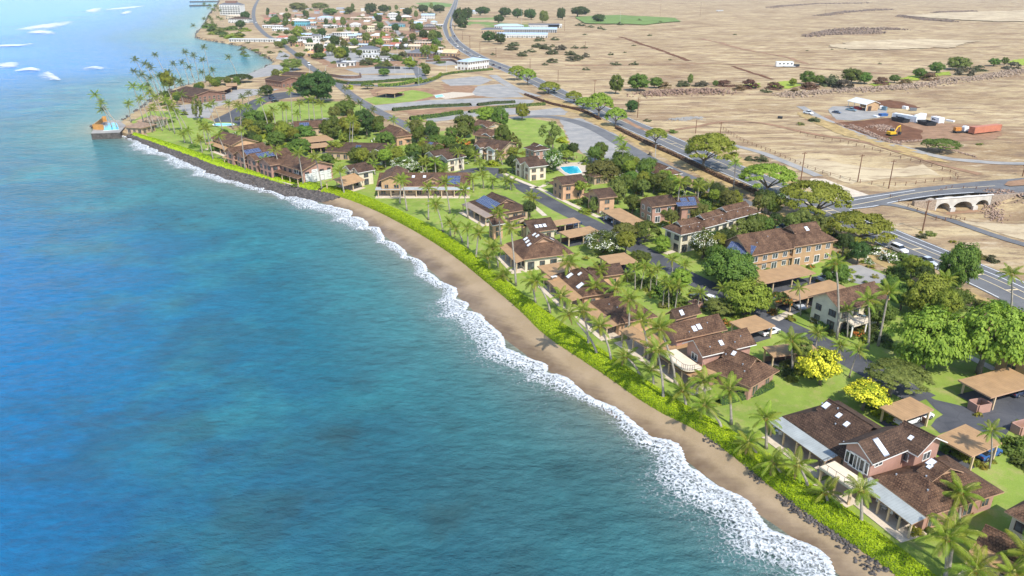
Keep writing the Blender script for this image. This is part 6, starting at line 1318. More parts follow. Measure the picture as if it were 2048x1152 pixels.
PAINT = {'white': (.78, .78, .77), 'silver': (.48, .50, .52), 'black': (.02, .02, .022), 'blue': (.03, .10, .28), 'navy': (.03, .045, .09), 'green': (.05, .12, .12), 'grey': (.16, .17, .18), 'red': (.35, .03, .03), 'slate': (.14, .22, .27)}
CARM = {}
def loft(mb, st, mi=0):
    """closed body through cross-sections (x, half width, z low, z high, top half width)"""
    R_ = []
    for x_, hw_, z0, z1, tw in st: R_.append([(x_, -hw_, z0), (x_, -hw_*1.0, z0+(z1-z0)*.6), (x_, -tw, z1), (x_, tw, z1), (x_, hw_, z0+(z1-z0)*.6), (x_, hw_, z0)])
    for a_, b_ in zip(R_, R_[1:]):
        for k in range(6): j = (k+1) % 6; mb.face([a_[k], b_[k], b_[j], a_[j]], mi)
    mb.face(R_[0][::-1], mi); mb.face(R_[-1], mi)
def carmeshes(kind, colr):
    if (kind, colr) in CARM: return CARM[kind, colr]
    pm_ = paint(colr, PAINT[colr]); L_, hw_, zt, zb = {'suv': (4.8, .94, 1.78, 1.05), 'sedan': (4.6, .9, 1.45, .92), 'pickup': (5.4, .97, 1.82, 1.08), 'van': (5.2, .98, 2.1, 1.15)}[kind]; h_ = L_/2
    b_ = MB(); loft(b_, [(-h_, hw_*.9, .38, zb-.08, hw_*.8), (-h_+.15, hw_, .3, zb, hw_*.9), (h_*.35, hw_, .28, zb, hw_*.92), (h_*.5, hw_, .28, zb-.04, hw_*.9), (h_-.2, hw_*.96, .3, zb-.16, hw_*.84), (h_, hw_*.86, .36, zb-.3, hw_*.7)])
    g = MB(); r_ = MB()
    c0, c1, f0, f1 = {'suv': (-h_+.12, -h_+.45, h_*.2, h_*.44), 'sedan': (-h_+.55, -h_*.45, h_*.12, h_*.42), 'pickup': (-h_*.28, -h_*.2, h_*.22, h_*.45), 'van': (-h_+.08, -h_+.2, h_*.5, h_*.75)}[kind]
    loft(g, [(c0, hw_*.88, zb-.05, zb, hw_*.86), (c1, hw_*.9, zb-.05, zt-.06, hw_*.74), (f0, hw_*.9, zb-.05, zt-.06, hw_*.74), (f1, hw_*.88, zb-.05, zb, hw_*.84)]); loft(r_, [(c1-.08, hw_*.74, zt-.08, zt-.03, hw_*.6), ((c1+f0)/2, hw_*.78, zt-.08, zt, hw_*.66), (f0+.08, hw_*.74, zt-.08, zt-.03, hw_*.6)])
    bed = None
    if kind == 'pickup': bed = MB(); bed.box(((-h_+c0)/2+.05, 0, zb+.0), (c0+h_-.35, hw_*1.6, .03)); bed = bed.mesh('load_bed', M_tyre, uv=False)
    wm = MB(); wm.tube([(0, -.12, 0), (0, .12, 0)], [.36, .36], 12); wt = wm.mesh('wheel', M_tyre, uv=False); rm = MB(); rm.tube([(0, -.13, 0), (0, .13, 0)], [.21, .21], 8); rm = rm.mesh('rim', M_rim, uv=False)
    hl = MB(); hl.box((0, 0, 0), (.08, .32, .16)); hl1 = hl.mesh('headlight', M_lamp, uv=False); hl2 = hl.mesh('tail_light', M_tail, uv=False)
    CARM[kind, colr] = (b_.mesh('body', pm_, uv=False), g.mesh('windows', M_cglass, uv=False), r_.mesh('roof_panel', pm_, uv=False), bed, wt, rm, hl1, hl2, h_, hw_, zb); return CARM[kind, colr]
def car(px, py, tx, ty, kind, colr, label, z=.09, field=False, group=None, flip=False):
    x_, y_, zz = GZ(px, py) if field else (*G(px, py), 0); q = G(tx, ty); a = math.atan2(q[1]-y_, q[0]-x_)+(math.pi if flip else 0); bo, gl, rf, bed, wt, rm, h1, h2, h_, hw_, zb = carmeshes(kind, colr)
    t_ = empty({'suv': 'parked_car', 'sedan': 'parked_car', 'pickup': 'pickup_truck', 'van': 'van'}[kind], (x_, y_, zz+z), a); inst('body', bo, t_); inst('windows', gl, t_); inst('roof_panel', rf, t_)
    if bed: inst('load_bed', bed, t_)
    for sx in (-.62, .62):
        for sy in (-1, 1): w_ = inst('wheel', wt, t_, (h_*sx, sy*(hw_-.1), .36)); inst('rim', rm, w_)
    for sy in (-1, 1): inst('headlight', h1, t_, (h_-.03, sy*hw_*.6, zb-.38)); inst('tail_light', h2, t_, (-h_+.02, sy*hw_*.68, zb-.2))
    tag(t_, label, {'suv': 'car', 'sedan': 'car', 'pickup': 'pickup', 'van': 'van'}[kind], group); return t_
car(1797,503,1852,526,'suv','white','white sport utility car on the highway beside the blossoming shrubs'); car(1852,528,1797,503,'pickup','silver','silver pickup on the highway behind the white car', flip=True)
car(1417,606,1400,600,'suv','white','leftmost white car in the lane-side parking bay'); car(1427,611,1412,604,'suv','white','middle white car in the lane-side parking bay'); car(1438,615,1424,608,'sedan','white','rightmost white car in the lane-side parking bay', flip=True); car(1398,600,1382,594,'sedan','black','black car at the end of the parking bay')
car(1238,447,1222,450,'sedan','silver','silver car under the long carport by the lane'); car(1222,438,1208,440,'sedan','white','white car deep under the long carport by the lane'); car(1814,846,1826,842,'sedan','white','left white car under the leaf-strewn carport'); car(1838,838,1852,834,'sedan','white','right white car under the leaf-strewn carport'); car(1974,912,1990,905,'sedan','blue','dark blue car under the carport beside the bending palm'); car(2036,788,2060,778,'sedan','navy','navy car under the wide carport at the right edge')
car(1566,458,1548,462,'sedan','green','dark green car beside the carport near the highway trees'); car(1593,614,1605,622,'sedan','silver','silver car under the carport beside the orange-flowering tree'); car(1655,560,1672,556,'pickup','white','white pickup on the court beside the grey gravel lot'); car(1538,668,1552,664,'sedan','white','white car behind the tan carport of the pink house'); car(1148,452,1136,455,'sedan','navy','navy car under the farther of two parallel carports')
car(1616,228,1634,232,'pickup','white','white pickup left of the gravel apron in the field', field=True); car(1673,227,1688,230,'sedan','navy','dark car on the gravel apron in the field', field=True); car(1702,222,1716,225,'pickup','slate','blue-grey pickup parked against the open shed', field=True)
car(618,131,630,140,'van','white','white van on the street beside the bay'); car(700,168,720,167,'sedan','black','black car at the street bend by the hedge'); car(545,198,565,194,'suv','navy','dark car on the drive left of the huge tree'); car(585,168,595,168,'sedan','blue','blue car under the carport by the street'); car(512,46,514,55,'van','white','white van on the far street near the hotel'); car(550,204,566,202,'sedan','black','second dark car on the drive left of the huge tree')
HC = [(999,137),(986,131),(974,124),(959,118),(942,111),(935,106),(927,101),(915,94),(910,88),(898,81),(909,73),(914,83),(907,49),(900,56),(1106,184)]
HCc = ['navy', 'black', 'white', 'white', 'silver', 'grey', 'white', 'white', 'silver', 'blue', 'black', 'navy', 'white', 'black', 'slate']; HCk = ['sedan', 'sedan', 'van', 'van', 'sedan', 'suv', 'sedan', 'suv', 'sedan', 'sedan', 'suv', 'sedan', 'sedan', 'sedan', 'suv']
OrdW = ['first', 'second', 'third', 'fourth', 'fifth', 'sixth', 'seventh', 'eighth', 'ninth', 'tenth', 'eleventh', 'twelfth', 'thirteenth', 'fourteenth', 'fifteenth', 'sixteenth', 'seventeenth', 'eighteenth', 'nineteenth', 'twentieth']
order = sorted(range(len(HC)-1), key=lambda i: -HC[i][1])
for r_, i in enumerate(order+[14]):
    k = int(np.argmin(np.hypot(HW[:, 0]-G(*HC[i])[0], HW[:, 1]-G(*HC[i])[1]))); k2_ = min(k+1, len(HW)-1); q = proj(HW[k2_, 0]+G(*HC[i])[0]-HW[k, 0], HW[k2_, 1]+G(*HC[i])[1]-HW[k, 1], 0)
    car(*HC[i], q[0], q[1], HCk[i], HCc[i], f'{HCc[i]} car in the far highway queue, {OrdW[r_]} from the near end' if i != 14 else 'blue-grey car on the highway behind a roadside umbrella tree', group='cars queueing on the far highway' if i != 14 else None)
# ------------------------------------------------------------------ the soil yard
M_cont = seammat('white_container', (.72, .74, .75), .28, True, .6, .8); M_contr = seammat('red_container', (.48, .17, .095), .28, True, .6, .75); M_black = mat('black_steel', (.03, .033, .038), .6, .2, 1); M_digger = mat('digger_yellow', (.62, .36, .015), .5, .12, 1)
def container(A, B, C, h_, m, label, name='shipping_container', door=True, mark=False, z0=.1):
    x_, y_, zz = GZ(*A); zz += z0; w_ = Wing(None, A, B, C, zz); t_ = empty(name, (*w_.mid(), zz)); o = tuple(t_.location); pt = w_.pt; tag(t_, label, 'container'); L_, W_ = w_.L, w_.W
    mb = MB(); mb.slab(clean([pt(0, 0, 0)[:2], pt(L_, 0, 0)[:2], pt(L_, W_, 0)[:2], pt(0, W_, 0)[:2]]), zz+.15, zz+h_); mb.build('shell', m, t_, o)
    fr = MB(); a = math.atan2(w_.d.y, w_.d.x)
    for l, q in ((0, 0), (L_, 0), (L_, W_), (0, W_)): p = pt(l, q, 0); fr.box((p[0], p[1], zz+h_/2), (.18, .18, h_+.06), a)
    fr.build('corner_posts', m, t_, o)
    if door:
        for q in (.27, .73): p = pt(L_+.03, W_*q, 0); d_ = MB(); d_.box((p[0], p[1], zz+h_/2+.05), (.06, W_*.42, h_*.86), a); d_.build('door', m, t_, o)
    if mark:
        mk = MB(); nrm_ = -w_.n*.03
        for k, (s_, ww, hh) in enumerate([(.2, .9, .95)]+[(.29+.035*j, .3, .5) for j in range(7)]):
            p = pt(L_*s_, 0, 0); mk.box((p[0]+nrm_.x, p[1]+nrm_.y, zz+h_*.55), (ww, .02, hh), a)
        mk.build('lettering', mat('container_print', (.05, .06, .09), .7, .1, 2), t_, o)
    return t_
container((1783,238),(1831,246),2.7,2.9,M_cont,'long white shipping container with dark lettering', mark=True); container((1834,245),(1851,239),2.7,2.9,M_cont,'second white container standing behind the lettered one')
container((1861,243),(1877,247),2.7,2.6,mat('white_box', (.78, .78, .78), .6, .08, .6),'small white storage box on the bare soil', door=False, mark=True)
container((1948,268),(2001,262),2.7,2.9,M_contr,'rust-red shipping container on a trailer in the field', z0=.5)
def skip(A, B, C, label):
    x_, y_, zz = GZ(*A); w_ = Wing(None, A, B, C, zz); t_ = empty('dumpster', (*w_.mid(), zz)); o = tuple(t_.location); tag(t_, label, 'dumpster', 'black dumpsters'); pt = w_.pt; L_, W_ = w_.L, w_.W
    mb = MB(); T = [(0, 0), (L_, 0), (L_, W_), (0, W_)]; S_ = [(.4, .2), (L_-.4, .2), (L_-.4, W_-.2), (.4, W_-.2)]
    for k in range(4): j = (k+1) % 4; mb.face([pt(*S_[k], zz+.1), pt(*S_[j], zz+.1), pt(*T[j], zz+1.7), pt(*T[k], zz+1.7)])
    mb.face([pt(*q, zz+.12) for q in S_]); mb.build('hopper', M_black, t_, o, uv=False); mb = MB(); mb.tube([pt(*q, zz+1.7) for q in T+T[:1]], [.09]*5, 5); mb.build('rim', M_black, t_, o, uv=False)
skip((1781,241),(1806,247),(1784,238),'black open dumpster left, beside the lettered white container'); skip((1833,247),(1853,253),(1840,243),'black open dumpster right, below the second white container')
def shed():
    x_, y_, zz = GZ(1695,214); t_ = empty('open_shed', (x_, y_, zz)); tag(t_, 'open work shed with white sheet roof and orange end wall', 'shed'); w_ = Wing(t_, (1696,214), (1731,222), 7.5, zz); w_.h = t_; o = tuple(t_.location); pt = w_.pt; L_, W_ = w_.L, w_.W
    mb = MB(); quadslab(mb, [pt(-.6, -.8, zz+3.3), pt(L_+.6, -.8, zz+3.3), pt(L_+.6, W_*.62, zz+5.0), pt(-.6, W_*.62, zz+5.0)], .15); quadslab(mb, [pt(L_+.6, W_+.6, zz+3.6), pt(-.6, W_+.6, zz+3.6), pt(-.6, W_*.62, zz+5.0), pt(L_+.6, W_*.62, zz+5.0)], .15); mb.build('roof', [R_white, T_white], t_, o)
    mb = MB(); mb.face([pt(L_, 0, zz), pt(L_, W_, zz), pt(L_, W_, zz+3.5), pt(L_, W_*.62, zz+4.8), pt(L_, 0, zz+3.3)]); mb.face([pt(0, W_, zz), pt(L_, W_, zz), pt(L_, W_, zz+3.4), pt(0, W_, zz+3.4)]); mb.build('wall', W_orange, t_, o)
    a = math.atan2(w_.d.y, w_.d.x); p = pt(L_+.05, W_*.3, 0); mb = MB(); mb.box((p[0], p[1], zz+1.2), (.08, 2.0, 2.4), a); mb.build('doorway', T_dark, t_, o)
    for f in (0, .33, .66, 1): p = pt(L_*f, 0, 0); mb = MB(); mb.box((p[0], p[1], zz+1.6), (.2, .2, 3.2), a); mb.build('post', T_white, t_, o)
shed()
def clutter(lst):
    for px, py, c_, sx, sy, sz, lab, nm, cat in lst:
        x_, y_, zz = GZ(px, py); t_ = empty(nm, (x_, y_, zz)); tag(t_, lab, cat); a = random.uniform(0, 3); m_ = mat('clutter_%s' % c_, PAINT.get(c_, (.5, .25, .05)), .6, .2, 1)
        mb = MB(); mb.box((0, 0, sz*.4), (sx, sy, sz*.8), a); mb.build('body', m_, t_, uv=False); mb = MB(); mb.box((0, 0, sz*.85), (sx*1.05, sy*1.05, sz*.1), a); mb.build('lid', m_, t_, uv=False)
clutter([(1766,232,'blue',4.2,2.2,1.4,'blue tarped stack on the gravel apron','tarped_stack','stack'),(1752,234,'white',3.0,1.6,.8,'white sheets beside the blue tarped stack','sheet_stack','stack'),(1715,219,'red',4,2,1.6,'red and orange goods inside the open shed','goods_stack','stack'),(1738,222,'black',2,1.4,1.2,'black drum rack in front of the shed doorway','drum_rack','rack'),(1762,219,'white',3,1.4,2.0,'white tanks right of the orange shed wall','tank_stack','tank'),(1768,221,'slate',2.4,1.4,2.2,'blue-grey cabinet right of the orange shed wall','cabinet','cabinet'),(1810,218,'white',3,1.5,1.6,'white scrap heap above the containers','scrap_heap','scrap'),(1826,221,'grey',3,2,1.4,'grey scrap heap above the containers','scrap_heap','scrap'),(1900,243,'white',4,1.2,.8,'white pipes lying on bare soil','pipe_stack','pipes'),(1560,237,'black',2.2,1.5,1.2,'black box alone in the dry paddock','box','box')])
def digger():
    x_, y_, zz = GZ(1783,272); t_ = empty('excavator', (x_, y_, zz), .35); tag(t_, 'yellow excavator with folded arm on the dug soil', 'excavator')
    for sy in (-1, 1): mb = MB(); loft(mb, [(-1.9, .28, .1, .6, .28), (-1.6, .28, 0, .85, .28), (1.6, .28, 0, .85, .28), (1.9, .28, .1, .6, .28)]); inst('track', mb.mesh('track', M_tyre, uv=False), t_, (0, sy*1.15, 0))
    mb = MB(); loft(mb, [(-2.1, 1.2, .95, 2.0, 1.1), (-1.8, 1.3, .95, 2.15, 1.2), (.6, 1.3, .95, 2.0, 1.2), (1.3, 1.2, .95, 1.7, 1.1)]); mb.build('body', M_digger, t_, uv=False)
    mb = MB(); loft(mb, [(-.4, .55, 1.9, 3.0, .5), (.9, .55, 1.7, 3.0, .5), (1.3, .5, 1.7, 2.2, .5)]); o_ = mb.build('cab', M_cglass, t_, uv=False); o_.location = (0, .7, 0)
    mb = MB(); mb.tube([(1.0, -.3, 1.7), (2.4, -.3, 3.9), (3.8, -.3, 4.4)], [.28, .34, .24], 4); mb.build('boom', M_digger, t_, uv=False); mb = MB(); mb.tube([(3.7, -.3, 4.5), (4.6, -.3, 1.6)], [.24, .18], 4); mb.build('stick', M_digger, t_, uv=False)
    mb = MB(); loft(mb, [(4.0, .5, .5, 1.5, .5), (4.5, .55, .3, 1.6, .5), (4.9, .5, .9, 1.6, .45)]); mb.build('bucket', M_black, t_, uv=False)
digger()
def loader():
    x_, y_, zz = GZ(1925,266); t_ = empty('flatbed_truck', (x_, y_, zz), .13); tag(t_, 'white truck with orange load and black flatbed beside the red container', 'truck')
    mb = MB(); mb.box((0, 0, .9), (9, 2.4, .25)); mb.build('flatbed', M_black, t_, uv=False)
    for sx in (-3.4, -2.4, 2.6, 3.6):
        for sy in (-1, 1): mb = MB(); mb.tube([(sx, sy*1.0-.15, .5), (sx, sy*1.0+.15, .5)], [.5, .5], 10); mb.build('wheel', M_tyre, t_, uv=False)
    mb = MB(); loft(mb, [(-.2, 1.1, 1.0, 2.6, 1.0), (.2, 1.15, 1.0, 3.1, 1.0), (1.6, 1.15, 1.0, 3.1, 1.0), (2.2, 1.1, 1.0, 1.9, 1.0), (3.2, 1.0, 1.0, 1.7, .9)]); mb.build('cab', paint('white', PAINT['white']), t_, uv=False); mb = MB(); mb.box((1.95, 0, 2.5), (.1, 1.8, .7)); mb.build('windscreen', M_cglass, t_, uv=False); mb = MB(); mb.box((-2.6, .4, 1.8), (2.8, 1.8, 1.5)); mb.build('load', mat('orange_load', (.5, .2, .04), .7, .2, 1), t_, uv=False)
loader()
def trailer():
    x_, y_, zz = GZ(1568,134); t_ = empty('field_trailer', (x_, y_, zz), -.05); tag(t_, 'white field trailer alone on the pale dry slope', 'trailer'); mb = MB(); mb.box((0, 0, 2.3), (13, 4, 3.4)); mb.build('body', paint('white', PAINT['white']), t_, uv=False)
    for k in (-4, -1, 2, 5): w_ = inst('window', WINF['d'], t_, (k, -2.02, 2.7), (0, 0, 0), (1.4, 1, 1.1)); inst('pane', PANE, w_)
    mb = MB(); mb.box((9.5, 0, 1.3), (4, 2.2, 1.6)); mb.build('generator', M_black, t_, uv=False); mb = MB(); mb.box((3, -3.5, .9), (9, 1.6, .7)); mb.build('step_deck', W_grey, t_, uv=False)
trailer()
# ------------------------------------------------------------------ pools and garden furniture
m, t, b = nodes('pool_water'); p = geo_pos(t); n_ = noise(t, p, .6, 3); t.links.new(ramp(t, n_, [(.35, (.01, .30, .42)), (.7, (.03, .46, .58))]).outputs[0], b.inputs['Base Color']); b.inputs['Roughness'].default_value = .08; bump(t, b, noise(t, p, 3, 3), .15, .05); M_pool = m
M_deckp = mat('pool_deck_stone', (.50, .42, .32), .85, .12, .8)
def pool(px, deckpx, label, z=0.0, cop=.35, mdeck=None):
    poly = clean([G(*p, z+.2) for p in px]); cx_ = sum(p[0] for p in poly)/len(poly); cy_ = sum(p[1] for p in poly)/len(poly); t_ = empty('swimming_pool', (cx_, cy_, z)); tag(t_, label, 'pool'); o = (cx_, cy_, z)
    if deckpx: mb = MB(); mb.slab(clean([G(*p, z+.1) for p in deckpx]), z+.05, z+.14); mb.build('pool_deck', mdeck or M_deckp, t_, o)
    out = [(cx_+(x_-cx_)*1.0+(x_-cx_)/math.hypot(x_-cx_, y_-cy_)*cop, cy_+(y_-cy_)+(y_-cy_)/math.hypot(x_-cx_, y_-cy_)*cop) for x_, y_ in poly]
    mb = MB(); mb.slab(out, z+.1, z+.2); mb.build('coping', T_white, t_, o); mb = MB(); mb.slab(poly, z+.12, z+.215); mb.build('water', M_pool, t_, o)
    return t_
pool([(1120,334),(1147,332),(1155,333),(1164,345),(1140,348),(1130,344)], [(1113,328),(1135,325),(1172,325),(1188,336),(1178,348),(1160,352),(1135,354),(1112,338)], 'turquoise swimming pool with pale stone deck')
th_ = [2*math.pi*k/28 for k in range(28)]; cxp, cyp = 447, 249
pool([(cxp+20*math.cos(a), cyp+2.6*math.sin(a)) for a in th_], None, 'oval pale pool with green rim beside the drive', cop=.6); sheet('green_rim', [(cxp+28*math.cos(a), cyp+4.4*math.sin(a)) for a in th_], M_lawn, .07)
pool([(870,191),(884,189),(888,193),(872,195)], [(865,190),(905,184),(945,186),(950,190),(890,198)], 'abandoned pale blue pool among the bare lots')
# oceanside pool platform
tp = pool([(207,261),(238,259),(234,245),(211,246)], None, 'oceanside pool behind an orange timber screen on the point', .6)
ox, oy, oz = tp.location
q = [G(*p, .5) for p in ((182,268),(240,266),(252,252),(238,241),(196,243))]
mb = MB(); mb.slab(clean(q), -3, .68); mb.build('sea_wall', M_lava, tp, (ox, oy, oz)); mb = MB(); mb.slab(clean([(x_*.995+ox*.005, y_*.995+oy*.005) for x_, y_ in q]), .66, .72); mb.build('pool_deck', M_pad, tp, (ox, oy, oz))
M_oscr = seammat('orange_timber', (.52, .25, .065), .3, True, .8, .7)
def screen(A, B, hgt, parent, o, z=.7):
    a = Vector(G(*A, z)); b_ = Vector(G(*B, z)); d = b_-a; c_ = (a+b_)/2; mb = MB(); mb.box((c_.x, c_.y, z+hgt/2), (d.length, .25, hgt), math.atan2(d.y, d.x)); mb.build('timber_screen', M_oscr, parent, o)
screen((187,259), (208,260), 2.4, tp, (ox, oy, oz)); screen((187,259), (206,244), 2.0, tp, (ox, oy, oz)); screen((206,244), (214,243), 2.6, tp, (ox, oy, oz))
def lounger(px, py, rz, z, label, c_='white', world=None):
    x_, y_ = world or G(px, py, z); t_ = empty('sun_lounger', (x_, y_, z), rz); tag(t_, label, 'sun lounger', 'sun loungers'); m_ = paint(c_, PAINT[c_])
    mb = MB(); mb.box((.25, 0, .32), (1.3, .65, .09)); mb.build('seat', m_, t_, uv=False); mb = MB(); mb.face([(-.4, -.32, .34), (-.4, .32, .34), (-1.0, .32, .85), (-1.0, -.32, .85)]); mb.face([(-.44, .32, .28), (-.44, -.32, .28), (-1.04, -.32, .79), (-1.04, .32, .79)]); mb.build('backrest', m_, t_, uv=False)
    for sx, sy in ((-.3, -.28), (-.3, .28), (.8, -.28), (.8, .28)): mb = MB(); mb.box((sx, sy, .14), (.07, .07, .28)); mb.build('leg', M_steel, t_, uv=False)
for k, (px, py) in enumerate([(1121,328),(1127,328),(1134,327),(1158,327),(1164,328)]): lounger(px, py, 1.6, .14, f'white lounger on the far pool deck, {OrdW[k]} from left')
lounger(1718,632, 2.4, 2.86, 'left blue-grey lounger on the upstairs terrace', 'slate'); lounger(1726,634, 2.4, 2.86, 'right blue-grey lounger on the upstairs terrace', 'slate'); lounger(1106,556, .4, 3.2, 'white lounger on the tan flat roof deck', 'white')
def tableset(px, py, label, z=.17):
    x_, y_ = G(px, py, z); t_ = empty('patio_table', (x_, y_, z)); tag(t_, label, 'table', 'patio tables'); mb = MB(); mb.tube([(0, 0, .68), (0, 0, .73)], [.6, .6], 12); mb.build('top', T_white, t_, uv=False); mb = MB(); mb.tube([(0, 0, 0), (0, 0, .7)], [.06, .06], 6); mb.build('stem', M_steel, t_, uv=False)
def chair(px, py, rz, label, z=.17, m_=None):
    x_, y_ = G(px, py, z); t_ = empty('patio_chair', (x_, y_, z), rz); tag(t_, label, 'chair', 'patio chairs'); mb = MB(); mb.box((0, 0, .42), (.55, .55, .07)); mb.build('seat', m_ or T_white, t_, uv=False); mb = MB(); mb.box((-.27, 0, .72), (.06, .55, .6)); mb.build('backrest', m_ or T_white, t_, uv=False)
    for sx in (-.22, .22):
        for sy in (-.22, .22): mb = MB(); mb.box((sx, sy, .2), (.05, .05, .4)); mb.build('leg', M_steel, t_, uv=False)
tableset(1546,858,'white round table under the left grey lanai roof'); tableset(1765,1015,'white round table under the right grey lanai roof')
for k, (px, py, rz) in enumerate([(1540,852,.5),(1553,866,2.5),(1560,872,1.2),(1757,1008,.4),(1768,1020,2.2),(1780,1030,1.0)]): chair(px, py, rz, f'white patio chair under the {"left" if k < 3 else "right"} grey lanai roof, {OrdW[k % 3]} from left')
def grill():
    x_, y_ = G(1797,1046); t_ = empty('kettle_grill', (x_, y_, .16)); tag(t_, 'round black kettle grill at the terrace end', 'grill'); mb = MB(); mb.tube([(0, 0, .5), (0, 0, .62), (0, 0, .85), (0, 0, 1.08), (0, 0, 1.2)], [.2, .5, .62, .45, .1], 12); mb.build('bowl', M_black, t_, uv=False, smoothf=True)
    for a in (0, 2.1, 4.2): mb = MB(); mb.tube([(.35*math.cos(a), .35*math.sin(a), 0), (.2*math.cos(a), .2*math.sin(a), .6)], [.03, .03], 4); mb.build('leg', M_steel, t_, uv=False)
grill()
def enclosure(A, B, C, label):
    w_ = Wing(None, A, B, C, 1.5); t_ = empty('bin_enclosure', (*w_.mid(), 0)); tag(t_, label, 'enclosure'); o = tuple(t_.location); pt = w_.pt; L_, W_ = w_.L, w_.W; a = math.atan2(w_.d.y, w_.d.x)
    for (l0, q0), (l1, q1) in (((0, 0), (L_, 0)), ((L_, 0), (L_, W_)), ((L_, W_), (0, W_)), ((0, W_), (0, 0))):
        p0, p1 = Vector(pt(l0, q0, 0)), Vector(pt(l1, q1, 0)); c_ = (p0+p1)/2; d = p1-p0; mb = MB(); mb.box((c_.x, c_.y, .75), (d.length-.2, .2, 1.5), math.atan2(d.y, d.x)); mb.build('wall', W_pink, t_, o)
enclosure((1938,800),(1958,812),(1976,802),'low pink bin enclosure at the car park corner'); enclosure((2024,845),(2044,856),(2070,842),'low pink bin enclosure at the right edge of the car park'); enclosure((1376,602),(1392,610),(1402,604),'small red-brown bin enclosure beside the white cars')
def cone(px, py, label):
    x_, y_ = G(px, py); t_ = empty('traffic_cone', (x_, y_, .06)); tag(t_, label, 'cone'); m_ = mat('cone_orange', (.75, .14, .03), .6, .1, 2); mb = MB(); mb.box((0, 0, .03), (.6, .6, .06)); mb.build('base', m_, t_, uv=False); mb = MB(); mb.tube([(0, 0, .05), (0, 0, 1.0)], [.24, .05], 10); mb.build('body', m_, t_, uv=False); mb = MB(); mb.tube([(0, 0, .5), (0, 0, .68)], [.155, .125], 10); mb.build('band', T_white, t_, uv=False)
cone(1738,763,'orange traffic cone on the lane by the olive tree'); cone(1003,346,'orange traffic cone at the lane bend')
